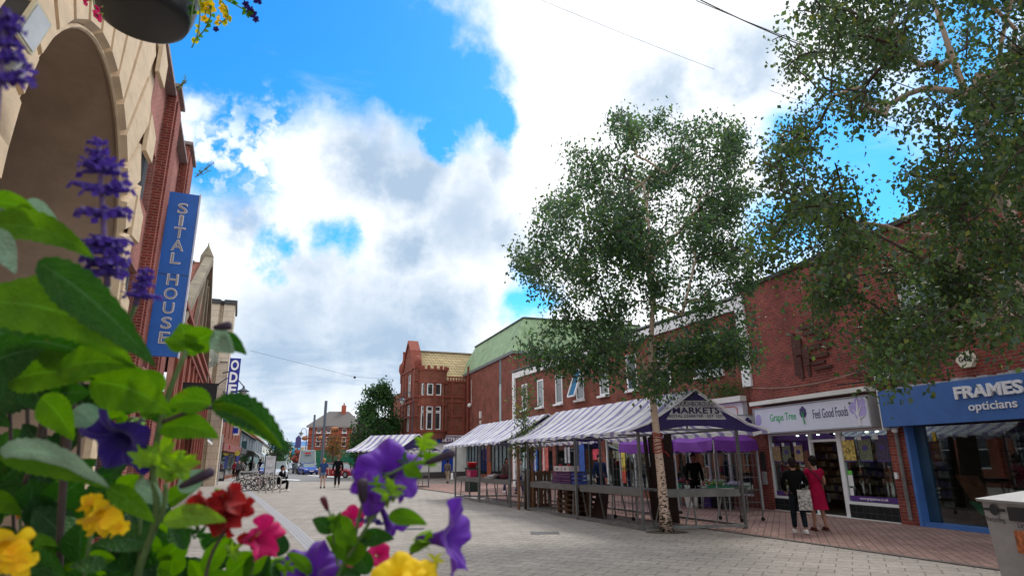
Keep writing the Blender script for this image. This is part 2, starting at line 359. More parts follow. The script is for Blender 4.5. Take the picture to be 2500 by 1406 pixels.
def window(parent,x0,x1,z0,z1,y,sgn,fm=None,gm=None,w=.07,cols=1,rows=(),sill=True,dep=.06,proud=0.,name='window'):
    "frame in the plane y; outward is sgn*y"
    fm=fm or UPVC; gm=gm or GLS
    m=MB(); ya=y-sgn*dep+sgn*proud; yb=y+sgn*proud
    m.box(x0,x0+w,ya,yb,z0,z1).box(x1-w,x1,ya,yb,z0,z1).box(x0+w,x1-w,ya,yb,z1-w,z1).box(x0+w,x1-w,ya,yb,z0,z0+w)
    for i in range(1,cols):
        c=lerp(x0,x1,i/cols); m.box(c-w*.4,c+w*.4,ya,yb-sgn*.004,z0+w,z1-w)
    for r in rows:
        c=lerp(z0,z1,r); m.box(x0+w,x1-w,ya,yb-sgn*.008,c-w*.35,c+w*.35)
    f=m.build(name,fm,parent)
    if sill: MB().box(x0-.06,x1+.06,y-sgn*.02,y+sgn*.17,z0-.1,z0-.004).build('sill',fm if fm is UPVC else OFFW,f)
    MB().box(x0+w*.6,x1-w*.6,ya+sgn*.01,ya+sgn*.025,z0+w*.6,z1-w*.6).build('pane',gm,f)
    return f
def cyl_text_none(): pass
# ================================================================ ground
PAV=brick('block_paving_grey',(.285,.245,.22),(.19,.165,.15),(.07,.06,.055),bw=.18,bh=.09,ms=.007,flat=True,rot=rad(22.5),bump=.9,stain=.28)
PAVR=brick('block_paving_red',(.34,.215,.185),(.28,.175,.15),(.13,.09,.08),bw=.30,bh=.15,ms=.008,flat=True,rot=rad(-67),bump=.8,stain=.3)
FLAG=brick('flag_paving_buff',(.36,.33,.295),(.32,.29,.26),(.17,.155,.14),bw=.45,bh=.3,ms=.010,flat=True,rot=rad(28),bump=.6,stain=.2)
ASPH=pm('asphalt',(.20,.20,.20),.9,.15,25,.4,dirt=.3)
EARTH=pm('far_ground',(.22,.21,.19),.9,.2,.3)
struct(MB().add([(-4000,-400,-.02),(4000,-400,-.02),(4000,6000,-.02),(-4000,6000,-.02)],[(0,1,2,3)]),'ground',EARTH)
def sheet(name,poly,z,mat,label=None):
    n=len(poly); m=MB(); m.add([(p[0],p[1],z) for p in poly],[tuple(range(n))]); return struct(m,name,mat,label)
sheet('market_square',[(-30,-6),(14,-6),(14,30),(5,60),(-8,70),(-14,50),(-44,62),(-30,20)],-.008,PAV)
# red footway in front of the right hand shops, buff flags on the left
U0=Vector((-.402,.916))
def along(p,t): return (p[0]+U0[0]*t,p[1]+U0[1]*t)
k0=(5.01,14.02)
sheet('footway',[along(k0,-16),(20,-2),(14,22),(3,50),along(k0,33)],.000,PAVR)
kb=MB(); a=Vector((*along(k0,-16),0)); b=Vector((*along(k0,33),0)); kb.bar(a+Vector((0,0,-.012)),b+Vector((0,0,-.012)),.11,.05)
for _px,_py,_w in ((1330,1300,.32),(1010,1290,.25),(905,1225,.35)):
    _p=GR(_px,_py); struct(MB().box(_p.x-_w,_p.x+_w,_p.y-_w*.8,_p.y+_w*.8,-.004,.002),'manhole_cover',pm('manhole_iron',(.085,.08,.075),.6,.4,30,.6))
struct(kb,'edging_kerb',pm('kerb_stone',(.12,.105,.095),.9,.2,4,.3))
dr=[GR(x,y).xy for x,y in ((520,1148),(560,1170),(600,1200),(627,1223),(654,1248),(700,1290),(750,1344),(806,1406))]
dr.append(dr[-1]+(dr[-1]-dr[-2])*2.0)
def strip(name,pts,w0,w1,z,mat):
    m=MB(); vs=[]
    for i,p in enumerate(pts):
        d=(pts[min(i+1,len(pts)-1)]-pts[max(i-1,0)]).normalized(); nrm=Vector((-d.y,d.x)); vs+= [(*(p+nrm*w0),z),(*(p+nrm*w1),z)]
    m.add(vs,[(2*i,2*i+1,2*i+3,2*i+2) for i in range(len(pts)-1)]); return struct(m,name,mat)
strip('buff_paving',dr,-2.6,.0,-.004,FLAG); strip('buff_paving',dr,.3,9.,-.004,FLAG)
CHAN=stripes('drain_channel',(.30,.31,.33),(.20,.21,.23),.16,axis=0,duty=.6)
strip('drain_channel',dr,.0,.075,.0,pm('channel_stone',(.34,.34,.36),.7,.15,8,.3)); strip('drain_channel',dr,.083,.15,.0,pm('channel_stone',(.3,.3,.3))); strip('drain_channel',dr,.158,.225,.0,pm('channel_stone',(.3,.3,.3))); strip('drain_channel',dr,.233,.3,.0,pm('channel_stone',(.3,.3,.3)))
g=lambda x,y:tuple(GR(x,y).xy)
sheet('road',[g(655,1180),g(700,1176),g(900,1172),(-9,66),(-14,80),(-34,160),(-92,400),(-130,400),g(700,1140),g(676,1152)],.004,ASPH)
sheet('road_marking',[g(684,1168),g(735,1171),g(728,1172.5),g(684,1170)],.010,WHITE)
sheet('road_marking',[g(752,1159),g(862,1166),g(862,1168),g(750,1160)],.010,WHITE)
# hill and far land
def hill(name,pts,y,mat,depth=400):
    m=MB(); n=len(pts); vs=[]
    for j,(k,sc) in enumerate(((0,0),(1,1.),(2.2,.6))):
        for x,z in pts: vs.append((x*(1+.1*j),y+depth*k,z*sc-2))
    m.grid(vs,3,n); return struct(m,name,mat,smooth=True)
P=PD(735,1074,1500); bx=P.x
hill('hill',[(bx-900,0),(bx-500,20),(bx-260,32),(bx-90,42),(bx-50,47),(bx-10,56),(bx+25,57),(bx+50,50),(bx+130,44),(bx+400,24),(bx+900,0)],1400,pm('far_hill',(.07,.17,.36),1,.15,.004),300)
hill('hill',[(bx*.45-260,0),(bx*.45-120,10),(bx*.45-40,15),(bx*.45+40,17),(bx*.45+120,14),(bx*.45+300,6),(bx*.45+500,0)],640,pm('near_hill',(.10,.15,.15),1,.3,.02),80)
# ================================================================ right: brick building with two shops
A0=-15.22; o0=GR(2064,1263)
B0=thing('brick_building','maroon brick two-storey shop building with raised brick relief panel','building',(o0.x,o0.y,0),frame_rz(A0))
m=MB(); X0,X1,ZT=-12.,3.5,7.2
holes=[(-1.80,2.90,.0,2.30),(-9.,-2.36,.0,2.3),(-3.85,-2.75,4.26,5.85),(-6.4,-5.3,4.26,5.85)]
wall(m,X0,X1,-.02,ZT,0,holes,.25,1)
m.box(X0,X1,-7.9,-3.6,-.02,ZT-.01); m.box(X1-.3,X1-.002,-3.6,-.002,-.02,ZT-.01); m.box(X0,X1-.31,-3.6,-.26,3.25,ZT-.02)
m.build('wall',BR_R,B0)
MB().box(X0-.1,X1+.03,-8,.09,ZT,ZT+.12).build('parapet_coping',pm('coping',(.05,.045,.045),.8),B0)
window(B0,-3.85,-2.75,4.26,5.85,-.08,1,cols=2,gm=GLB); window(B0,-6.4,-5.3,4.26,5.85,-.08,1,cols=2,gm=GLB)
# relief: raised and sunk courses of brick in an abstract pattern
m=MB(); BRL=brick('brick_relief',(.13,.045,.035),(.09,.032,.028),(.07,.05,.045))
for (a,b,c,d,q) in [(1.14,.98,3.98,5.25,.05),(.98,.72,4.55,5.05,.08),(.98,.80,3.85,4.5,.06),(.70,.45,4.2,4.75,.07),(.62,.50,3.9,4.2,.05),(.42,-.05,4.62,4.75,.07),(.42,-.30,4.36,4.46,.08),(.42,-.12,4.18,4.27,.06),(.30,-.35,4.02,4.10,.08),(.10,-.40,4.86,4.98,.06),(.60,.15,5.08,5.2,.06),(-.05,-.16,4.98,5.35,.05),(.72,.2,5.28,5.4,.07),(-.2,-.4,4.55,4.66,.05)]:
    m.box(a,b,-.02,q,c,d)
m.build('brick_relief',BRL,B0)
# shop 1
SH=thing('health_food_shop','white framed health food shop with lilac and white fascia, beside the blue opticians','shop',(o0.x,o0.y,0),frame_rz(A0))
FAS=pm('fascia_pale_lilac',(.66,.68,.80),.35,.04,2)
fb=MB().box(-1.66,2.97,.02,.30,2.34,3.08).build('fascia',FAS,SH)
MB().box(-1.70,-1.662,.0,.33,2.30,3.11).box(2.972,3.01,.0,.33,2.30,3.11).box(-1.66,2.97,.0,.33,3.085,3.115).box(-1.66,2.97,.0,.33,2.30,2.335).build('fascia_trim',pm('grey_metal_trim',(.32,.33,.35),.4,.1,4),fb)
MB().box(-1.72,3.02,.005,.42,3.20,3.32).build('ledge',OFFW,SH)
def tree_logo(par,cx,cz,s,y,nm='tree_emblem'):
    PU=pm('emblem_purple',(.045,.03,.14),.5,.1,4); GN=pm('emblem_green',(.03,.42,.10),.5,.1,4)
    m=MB()
    for i,(dx,dz,r) in enumerate([(0,.40,.20),(-.22,.26,.17),(.22,.26,.17),(-.24,.02,.17),(.24,.02,.17),(-.02,.14,.19),(-.17,-.15,.13),(.17,-.15,.13)]):
        m.lathe([(.001,.008+.0012*i),(r*s,.008+.0012*i),(r*s,0)],16,Matrix.Translation((cx+dx*s,y,cz+dz*s))@Matrix.Rotation(-PI/2,4,'X')@Matrix.Diagonal((1,1.2,1,1)))
    e=m.build(nm,PU,par); m=MB(); yy=y+.024
    m.tube([(cx-.08*s,yy,cz-.85*s),(cx-.02*s,yy,cz-.4*s),(cx+.0*s,yy,cz+.1*s)],[.055*s,.04*s,.02*s],6)
    for q in ((-.18,.2),(.18,.2),(-.15,0),(.16,-.02)): m.tube([(cx-.02*s,yy,cz-.25*s),(cx+q[0]*s,yy,cz+q[1]*s)],[.03*s,.012*s],5)
    m.build('emblem_stem',GN,e)
GNL=pm('letters_green',(.03,.40,.14),.5,.05,4); PUL=pm('letters_purple',(.05,.03,.14),.5,.05,4); WL=pm('letters_white',(.8,.8,.82),.5,.03,4)
text('Grape Tree',(1.62,.301,2.74),(-1,0,0),(0,0,1),1.18,.30,GNL,SH,'lettering',.006,.006)
tree_logo(SH,.72,2.80,.34,.302)
text('Feel Good Foods',(-.32,.301,2.76),(-1,0,0),(0,0,1),1.30,.26,PUL,SH,'lettering',.006,.0)
LIL=pm('lilac_print',(.42,.36,.70),.5,.15,2); m=MB()
for i,(x,z,r) in enumerate([(-1.15,2.82,.16),(-1.32,2.95,.12),(-1.45,2.75,.17),(-1.5,2.95,.10),(2.78,2.75,.17),(2.88,2.6,.10),(-1.28,2.62,.1)]):
    m.lathe([(.001,.004+.001*i),(r,.004+.001*i),(r,0)],20,Matrix.Translation((x,.301,z))@Matrix.Rotation(-PI/2,4,'X')@Matrix.Diagonal((.8,1,1,1)))
m.build('fascia_print',LIL,SH)
m=MB(); m.tube([(-1.33,.312,2.36),(-1.3,.312,2.7),(-1.33,.312,3.0)],[.03,.03,.012],5).tube([(-1.3,.312,2.65),(-1.45,.312,2.85)],[.018,.01],5).tube([(-1.3,.312,2.6),(-1.15,.312,2.78)],[.018,.01],5).tube([(-1.3,.312,2.5),(-1.5,.312,2.6)],[.018,.01],5)
m.build('fascia_print',WHITE,SH)
m=MB(); fw=.065
for (a,b,c,d) in [(2.84,2.90,.0,2.30),(1.02,1.10,.0,2.30),(-.15,.0,.0,2.30),(-1.80,-1.765,.38,2.30),(1.10,2.84,.36,.43),(-1.765,-.15,.36,.43),(0,1.02,2.0,2.07),(1.10,2.84,2.24,2.299),(-1.765,-.15,2.24,2.299),(0,1.02,2.24,2.299)]:
    m.box(a,b,-.16,-.06,c,d)
m.build('window_frame',UPVC,SH)
MB().box(1.10,2.84,-.12,-.11,.43,2.24).build('display_window',CLG,SH); MB().box(-1.765,-.15,-.12,-.11,.43,2.24).build('display_window',CLG,SH); MB().box(0,1.02,-.12,-.11,2.07,2.24).build('transom_light',CLG,SH)
for _a,_b in ((1.10,2.90),(-1.80,-.15)): MB().box(_a,_b,-.14,-.05,.02,.355).build('stallriser',brick('black_tiles',(.02,.024,.026),(.016,.018,.02),(.06,.07,.07),bw=.22,bh=.17,ms=.006,offset=0,rough=.25),SH)
MB().box(-1.8,2.9,-.2,.03,-.01,.018).build('threshold',OFFW,SH)
for x0,x1,tx in ((1.10,2.84,2.0),(-1.765,-.15,-.95)):
    MB().box(x0,x1,-.109,-.104,.45,.58).build('window_banner',pm('banner_purple',(.09,.03,.20),.5,.05,3),SH)
    text('www.grapetree.co.uk',(tx,-.103,.515),(-1,0,0),(0,0,1),.92,.085,WL,SH,'lettering',.003,.01)
# posters hung in the windows
def poster(par,x,z,w,h,cols,y=-.100,blob=None):
    m=MB(); m.box(x-w/2,x+w/2,y-.006,y,z-h/2,z+h/2)
    p=m.build('poster',cols[0],par); m=MB().box(x-w/2,x+w/2,y,y+.003,z+h/2-.085,z+h/2).box(x-w/2,x+w/2,y,y+.003,z-h/2,z-h/2+.035); m.build('printed_band',cols[1],p)
    MB().box(x+w*.18,x+w/2,y+.003,y+.006,z+h/2-.10,z+h/2+.01).build('price_card',WHITE,p)
    if blob:
        MB().lathe([(.001,.005),(.085,.005),(.085,0)],14,Matrix.Translation((x,y,z+.02))@Matrix.Rotation(-PI/2,4,'X')@Matrix.Diagonal((1.1,.8,1,1))).build('printed_badge',blob,p)
PUR=pm('poster_purple',(.06,.035,.20),.5,.2,6)
GRN=pm('poster_seeds',(.13,.15,.09),.6,.9,45); NUT=pm('poster_nuts',(.33,.24,.13),.6,.9,35); DKP=pm('poster_berries',(.05,.04,.08),.6,.9,35); YEL=pm('poster_yellow',(.55,.40,.10),.6,.9,12)
for x,c,bl in ((2.62,NUT,None),(2.15,GRN,PUR),(1.62,NUT,PUR)): poster(SH,x,1.72,.36,.58,(c,PUR),blob=bl)
for x,c,bl in ((-.37,YEL,None),(-.93,GRN,PUR),(-1.48,DKP,PUR)): poster(SH,x,1.78,.42,.66,(c,PUR),blob=bl)
MB().box(-.19,-.36,-.105,-.100,1.12,1.22).build('notice',pm('lime_card',(.15,.6,.1)),SH); MB().box(-.19,-.36,-.105,-.1,.82,1.11).build('notice',WHITE,SH); MB().box(-.19,-.32,-.105,-.1,.58,.77).build('notice',WHITE,SH)
m=MB()
for z in np.arange(.3,2.0,.24):
    m.box(-1.7,2.8,-2.0,-1.65,z,z+.03)
m.build('shelving',pm('shelf_brown',(.10,.07,.045),.7),SH)
m=MB(); cols=[pm('goods_%s'%k,c,.6,.4,9) for k,c in (('tan',(.20,.13,.07)),('cream',(.30,.25,.18)),('purple',(.08,.05,.14)),('brown',(.10,.05,.03)))]
for z in np.arange(.33,1.9,.24):
    x=-1.7
    while x<2.7:
        w=random.uniform(.09,.2); m.cur=random.randrange(4); m.box(x,x+w*.9,-1.85,-1.66,z,z+random.uniform(.10,.18)); x+=w
m.build('packets',cols,SH)
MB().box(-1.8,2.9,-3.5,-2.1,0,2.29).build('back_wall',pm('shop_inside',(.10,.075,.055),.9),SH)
MB().box(-1.79,2.89,-2.1,-.2,.0,.012).build('shop_floor',pm('shop_floor',(.12,.10,.08),.5),SH)
m=MB()
for x in (2.3,1.85,1.4,.7,-.45,-.8,-1.2,-1.6): m.lathe([(.001,0),(.04,0),(.04,.03)],8,Matrix.Translation((x,-.7,2.22)))
m.build('ceiling_spotlights',pm('lamp_glow',(1,.95,.85),.5,0,1,emit=6.),SH)
MB().box(1.35,1.95,-.6,-.5,.45,.75).box(2.3,2.75,-.6,-.4,.45,1.35).build('display_stand',pm('sunflower_display',(.45,.28,.03),.7,.9,14),SH)
# projecting sign
PS=thing('projecting_sign','small square white projecting sign with purple tree emblem','sign',(o0.x,o0.y,0),frame_rz(A0))
MB().box(3.28,3.36,.04,.72,2.32,2.92).build('panel',pm('sign_white',(.72,.74,.80),.4,.03,2),PS); MB().box(3.26,3.279,.02,.74,2.29,2.95).build('sign_frame',pm('grey_metal_trim',(.3,.3,.3)),PS)
MB().box(3.245,3.259,.06,.70,2.34,2.90).build('sign_face',pm('sign_white',(.7,.7,.7)),PS)
e=MB()
for i,(dx,dz,r) in enumerate([(0,.16,.08),(-.08,.1,.07),(.08,.1,.07),(-.09,.02,.065),(.09,.02,.065),(0,.05,.08)]):
    e.lathe([(.001,.006+.001*i),(r,.006+.001*i),(r,0)],14,Matrix.Translation((3.244,.38+dx,2.62+dz))@Matrix.Rotation(-PI/2,4,'Y'))
e.build('tree_emblem',PUL,PS); MB().tube([(3.232,.37,2.46),(3.232,.38,2.7)],[.012,.008],5).build('emblem_stem',GNL,PS)
text('Grape Tree',(3.244,.38,2.39),(0,-1,0),(0,0,1),.44,.075,GNL,PS,'lettering',.003,.006)
# shop 2 opticians
OP=thing('opticians_shop','blue opticians shop with large raised white letters','shop',(o0.x,o0.y,0),frame_rz(A0))
BLU=pm('fascia_blue',(.045,.135,.40),.55,.10,3,dirt=.12)
MB().box(-9.,-2.05,.02,.34,2.28,3.16).build('fascia',BLU,OP)
MB().box(-2.049,-2.03,.02,.35,2.2,3.18).build('fascia_edge',WHITE,OP)
MB().box(-2.36,-2.44,-.22,.06,.0,2.28).build('door_pillar',pm('blue_trim',(.06,.16,.45),.45,.1,3),OP)
MB().box(-9,-2.45,-.22,.03,.0,.10).build('sill_rail',pm('blue_trim',(.06,.16,.45)),OP)
MB().box(-2.44,-2.72,-.24,-.16,.10,2.28).build('side_panel',pm('blue_dark',(.02,.06,.12),.4,.2,3),OP)
MB().box(-9,-2.72,-.20,-.185,.10,2.28).build('display_window',CLG,OP)
LW=pm('raised_letters_white',(.74,.75,.80),.5,.05,4)
text('FRAMES',(-4.84,.345,2.895),(-1,0,0),(0,0,1),1.45,.27,LW,OP,'lettering',.05,.035)
text('opticians',(-4.86,.345,2.555),(-1,0,0),(0,0,1),1.02,.22,LW,OP,'lettering',.02,.012)
m=MB(); random.seed(3)
for i in range(30):
    x=-2.2-i*.22; m.box(x,x-.23,.05,.22+random.random()*.1,3.165,3.18+random.random()*.06)
m.build('membrane_flashing',pm('crumpled_foil',(.36,.37,.40),.5,.3,8,.5),OP)
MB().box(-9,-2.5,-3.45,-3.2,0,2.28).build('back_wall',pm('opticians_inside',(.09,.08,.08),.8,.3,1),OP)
MB().box(-9,-2.46,-3.2,-.22,.0,.012).build('shop_floor',pm('shop_floor2',(.06,.06,.065),.5),OP)
m=MB(); g2=MB()
for x in np.arange(-3.6,-8.5,-.28):
    m.bar((x,-1.5,.9),(x,-1.5,2.15),.02)
    for z in np.arange(1.1,2.1,.11):
        if random.random()<.8: g2.box(x-.10,x+.10,-1.5,-1.42,z,z+.04)
m.build('display_rods',pm('chrome_rod',(.5,.5,.52),.3,.1,3,metal=.6),OP); g2.build('spectacle_frames',pm('spectacles',(.03,.012,.012),.3,.8,30),OP)
m=MB().box(-3.55,-8.5,-1.62,-1.60,.55,2.2); m.build('display_panel',pm('panel_taupe',(.10,.085,.08),.7,.2,2),OP); MB().box(-3.5,-8,-1.45,-1.40,.80,.83).build('display_shelf',OFFW,OP)
pp=MB().add([(-3.0,-.5,1.15),(-3.55,-.5,1.15),(-3.8,-.75,.28),(-3.25,-.75,.28)],[(0,1,2,3)]); pp.build('leaning_poster',pm('poster_warm',(.22,.07,.04),.6,.6,3),OP)
MB().add([(-3.14,-.61,.60),(-3.70,-.63,.50),(-3.80,-.74,.29),(-3.25,-.74,.29)],[(0,1,2,3)]).build('poster_foot',pm('poster_green',(.12,.3,.15)),OP)
MB().box(-2.9,-2.98,-.182,-.178,1.92,2.12).build('warning_sticker',pm('sticker_yellow',(.6,.45,.05)),OP)
# things fixed on the wall
t=thing('alarm_box','cream hexagonal alarm box on the brick above the blue fascia','alarm box',(o0.x,o0.y,0),frame_rz(A0))
m=MB(); m.prism([(.22*math.cos(a),.2*math.sin(a)) for a in [rad(q) for q in (0,60,120,180,240,300)]],lambda x,z:(-4.3+x,.0,3.62+z),(0,.12,0)); m.build('housing',pm('cream_plastic',(.68,.64,.52),.4,.05,3),t)
text('G4S',(-4.28,.121,3.63),(-1,0,0),(0,0,1),.24,.12,BLK,t,'lettering',.004,.03)
t=thing('floodlight','small white floodlight on bracket above the gap between both shops','light',(o0.x,o0.y,0),frame_rz(A0))
MB().box(-2.36,-2.02,.18,.34,3.43,3.70).build('lamp_head',WHITE,t); MB().bar((-2.15,0,3.5),(-2.15,.2,3.56),.04).build('bracket',DSTEEL,t)
t=tag(MB().tube([(-2.13,.06,2.5),(-2.13,.06,.12)],.045,8).tube([(-2.13,.06,2.5),(-2.13,.0,2.56)],.04,8).build('downpipe',pm('galv_pipe',(.17,.16,.16),.5,.3,5),None),'grey rusty downpipe between the two right-hand shops','downpipe'); t.location=(o0.x,o0.y,0); t.rotation_euler=(0,0,frame_rz(A0))
t=tag(MB().ball((-2.2,.16,2.2),.075,n=10).bar((-2.2,0,2.3),(-2.2,.14,2.24),.04).build('security_camera',WHITE,None,True),'small white dome camera under the corner of the blue fascia','camera'); t.location=(o0.x,o0.y,0); t.rotation_euler=(0,0,frame_rz(A0))
t=tag(MB().box(-1.95,-1.87,.0,.06,1.05,1.2).build('intercom',WHITE,None),'tiny white intercom on the brick pier beside the downpipe','intercom'); t.location=(o0.x,o0.y,0); t.rotation_euler=(0,0,frame_rz(A0))
pts=[]; 
for i in range(25):
    u=i/24; pts.append((lerp(3.4,-2.0,u),.05+.02*math.sin(u*9),3.86-.55*u*(1-u)*1.6+.0*u))
t=tag(MB().tube(pts,.014,5).build('cable',pm('cable_buff',(.28,.20,.15)),None),'buff cable sagging across the brick wall above the lilac fascia','cable'); t.location=(o0.x,o0.y,0); t.rotation_euler=(0,0,frame_rz(A0))
m=MB(); m.bar((-1.9,.02,3.45),(-.9,.45,3.45),.03)
for k in range(5): m.bar((-1.9,.02,3.45+.0),(-1.85+.14*k,.02+.08*k,3.85-.07*k),.02)
m.bar((-1.9,.02,3.4),(-1.9,.02,3.9),.035)
t=tag(m.build('wall_bracket',BLK,None),'black ironwork sign bracket on brick wall left of the white floodlight','bracket'); t.location=(o0.x,o0.y,0); t.rotation_euler=(0,0,frame_rz(A0))
m=MB().box(3.08,3.2,0,.1,1.2,1.75).build('meter_box',pm('meter_dark',(.03,.03,.03)),None); tag(m,'black meter box on the brick pier by the left shop window','box'); m.location=(o0.x,o0.y,0); m.rotation_euler=(0,0,frame_rz(A0))
m=MB().box(3.08,3.22,0,.1,.75,1.15).build('meter_box',pm('meter_grey',(.30,.31,.31)),None); tag(m,'grey meter box under the black one on the brick pier','box'); m.location=(o0.x,o0.y,0); m.rotation_euler=(0,0,frame_rz(A0))
# ================================================================ row with white framed upper windows
A1=-22.77; B1=thing('shop_building','brown brick shop row with white framed upper floor behind the market stalls','building',(8.03,21.1,0),frame_rz(A1))
m=MB(); wc=[18.9,16.6,14.2,11.8,9.4,7.0,4.6,1.9]; hs=[(c-(.42 if i<7 else .75),c+(.42 if i<7 else .75),4.52,6.12) for i,c in enumerate(wc)]
shops=[(.25,4.6,.35,2.5),(5.0,9.6,.3,2.6),(10.0,14.8,.3,2.6),(15.2,20.0,.3,2.6)]
wall(m,.0,20.4,-.02,6.9,0,hs+shops,.22,1); m.box(0,20.4,-7.,-3.,-.02,6.89).box(0,.3,-3,-.01,-.02,6.88).box(20.1,20.398,-3,-.01,-.02,6.88).box(.3,20.1,-3,-.24,3.0,6.87)
m.build('wall',BR_D,B1)
MB().box(-.28,.12,.02,.14,3.9,7.05).box(20.2,20.55,.02,.14,.0,6.98).box(.12,20.2,.02,.12,6.62,6.98).build('white_surround',WHITE,B1)
MB().box(-.2,20.7,-7.1,.2,7.052,7.12).build('roof_edge',pm('lead_grey',(.14,.15,.16),.6,.2,3),B1)
for i,h in enumerate(hs):
    window(B1,h[0],h[1],h[2],h[3],.0,1,gm=GLB if i%2 else GLS,cols=1 if i<7 else 2,w=.09)
# one opened casement
m=MB(); 
R3=Matrix.Rotation(rad(20),4,'X'); 
op=MB(); 
for q in (((-.36,0),(.36,0)),((.36,0),(.36,-1.45)),((.36,-1.45),(-.36,-1.45)),((-.36,-1.45),(-.36,0))):
    a=R3@Vector((q[0][0],0,q[0][1])); b=R3@Vector((q[1][0],0,q[1][1])); op.bar(a+Vector((11.8,.04,6.05)),b+Vector((11.8,.04,6.05)),.08)
oc=op.build('open_casement',UPVC,B1); a=[R3@Vector(v)+Vector((11.8,.04,6.05)) for v in ((-.33,0,-.03),(.33,0,-.03),(.33,0,-1.42),(-.33,0,-1.42))]
MB().add(a,[(0,1,2,3)]).build('pane',GLB,oc)
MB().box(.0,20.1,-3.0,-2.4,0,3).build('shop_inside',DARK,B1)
cols=[('white_sign_board',(.70,.72,.76)),('sign_grey',(.08,.08,.09)),('sign_teal',(.45,.47,.5)),('sign_white2',(.55,.56,.56))]
for i,(s,cn) in enumerate(zip(shops,cols)):
    MB().box(s[0]-.1,s[1]+.1,.0,.22,2.62,3.4 if i==0 else 3.2).build('fascia',pm(cn[0],cn[1],.4,.06,2),B1)
    f=MB(); f.box(s[0],s[1],-.12,-.04,s[2],s[2]+.07).box(s[0],s[1],-.12,-.04,s[3]-.07,s[3])
    n=4
    for k in range(n+1):
        c=lerp(s[0]+.04,s[1]-.04,k/n); f.box(c-.035,c+.035,-.12,-.041,s[2]+.07,s[3]-.07)
    f.build('shop_window_frame',UPVC if i!=2 else DSTEEL,B1)
    MB().box(s[0],s[1],-.1,-.09,s[2],s[3]).build('shop_window',CLG,B1)
m=MB(); zb=[2.78,3.24]; 
pl=[(.4,2.85),(.55,2.78),(2.3,2.78),(2.45,2.85),(2.45,3.2),(2.3,3.28),(.55,3.28),(.4,3.2)]
for i in range(8): a=pl[i]; b=pl[(i+1)%8]; m.bar((a[0],.225,a[1]),(b[0],.225,b[1]),.02,.03,up=(0,1,0))
m.build('red_sign_border',pm('sign_red',(.65,.07,.02)),B1)
text('CAFE',(2.0,.222,3.1),(-1,0,0),(0,0,1),.4,.12,BLK,B1,'lettering',.004,.01)
m=MB().box(.5,1.3,-.14,-.13,.5,2.4); m.build('blue_window_poster',pm('poster_cyan',(.05,.45,.62)),B1) if False else None
for i,(x,z,w,h,c) in enumerate([(4.9+.9,1.7,.5,1.2,(.04,.42,.60)),(5.8,1.0,.5,.4,(.55,.03,.14)),(10.6,1.8,.6,.5,(.6,.06,.1)),(12.2,1.7,.9,1.4,(.03,.10,.42)),(13.6,1.8,.6,.8,(.45,.46,.5)),(16.3,1.6,.8,1.3,(.5,.12,.1)),(17.8,1.5,.9,1.3,(.03,.12,.45)),(19.1,1.6,.7,1.0,(.35,.5,.5)),(8.2,1.5,.3,.9,(.6,.5,.08)),(8.2,.9,.3,.7,(.6,.08,.05))]):
    MB().box(x-w/2,x+w/2,-.085,-.075,z-h/2,z+h/2).build('window_poster',pm('wposter%d'%i,c,.6,.5,5),B1)
text('FUSION',(2.9,-.07,2.18),(-1,0,0),(0,0,1),1.1,.26,pm('letters_pale',(.35,.38,.38)),B1,'lettering',.004,.0)
t=thing('wall_planter_bush','bushy green plant growing on the ledge at the white pilaster','plant',(8.03,21.1,0),frame_rz(A1))
m=MB(); lv=MB()
for i in range(700):
    c=Vector((random.gauss(.75,.42),.28+random.gauss(0,.12),3.68+abs(random.gauss(0,.22)))); d=Vector((random.uniform(-1,1),random.uniform(-1,1),random.uniform(-1,.3))).normalized(); s2=.07
    o=d.orthogonal().normalized(); lv.add([c,c+d*s2*.5+o*s2*.35,c+d*s2,c+d*s2*.5-o*s2*.35],[(0,1,2,3)])
lv.build('foliage',pm('shrub_leaf',(.06,.12,.025),.6,.5,8,trans=.35),t); MB().box(.0,1.6,.15,.42,3.42,3.6).build('ledge_trough',OFFW,t)
# ================================================================ green mansard building
C2=HD(1253,865,48.); A2=-19.6
B2=thing('mansard_building','dark brick building with pale green mansard roof behind the stalls','building',(C2.x,C2.y,0),frame_rz(A2))
m=MB(); L2=16.8; wall(m,0,L2,-.02,9.62,0,[(1.,6.,.4,3.0),(7.,15.,.4,3.0)],.2,1); m.box(.0,L2,-14,-3.,-.02,9.6).box(.0,.3,-3,-.01,-.02,9.59).box(L2-.3,L2-.003,-3,-.01,-.02,9.59).box(.3,L2-.3,-3,-.22,3.4,9.58)
m.build('wall',BR_D,B2)
MB().box(-.15,L2+.05,-14.1,.14,9.62,9.86).build('gutter_band',pm('lead_grey',(.1,.1,.1)),B2)
ZM,ZT2=9.86,12.9; ins=1.5; fm=MB()
b=[(-.05,.05),(L2,.05),(L2,-14),(-.05,-14)]; tq=[(ins,-ins),(L2-.9,-ins),(L2-.9,-14+ins),(ins,-14+ins)]
fm.add([(x,y,ZM) for x,y in b]+[(x,y,ZT2) for x,y in tq],[(0,1,5,4),(1,2,6,5),(2,3,7,6),(3,0,4,7),(4,5,6,7)])
GM=pm('green_copper_sheet',(.25,.36,.20),.75,.30,1.6,.15,stretch=(2.4,2.4,.22),dirt=.7); fm.build('mansard_roof',GM,B2)
m=MB(); n=12
for i in range(4):
    a=tq[i]; b2=tq[(i+1)%4]; m.bar((a[0],a[1],ZT2+.04),(b2[0],b2[1],ZT2+.04),.22,.14)
m.build('roof_capping',pm('dark_capping',(.06,.08,.06)),B2)
MB().box(3.0,3.42,.003,.03,3.4,9.6).build('strip_window',pm('pale_blue_panel',(.42,.55,.56),.3,.15,1,spec=.6),B2)
MB().box(3.0,3.42,.031,.04,7.6,9.6).build('strip_window',pm('slate_blue_panel',(.13,.16,.18)),B2)
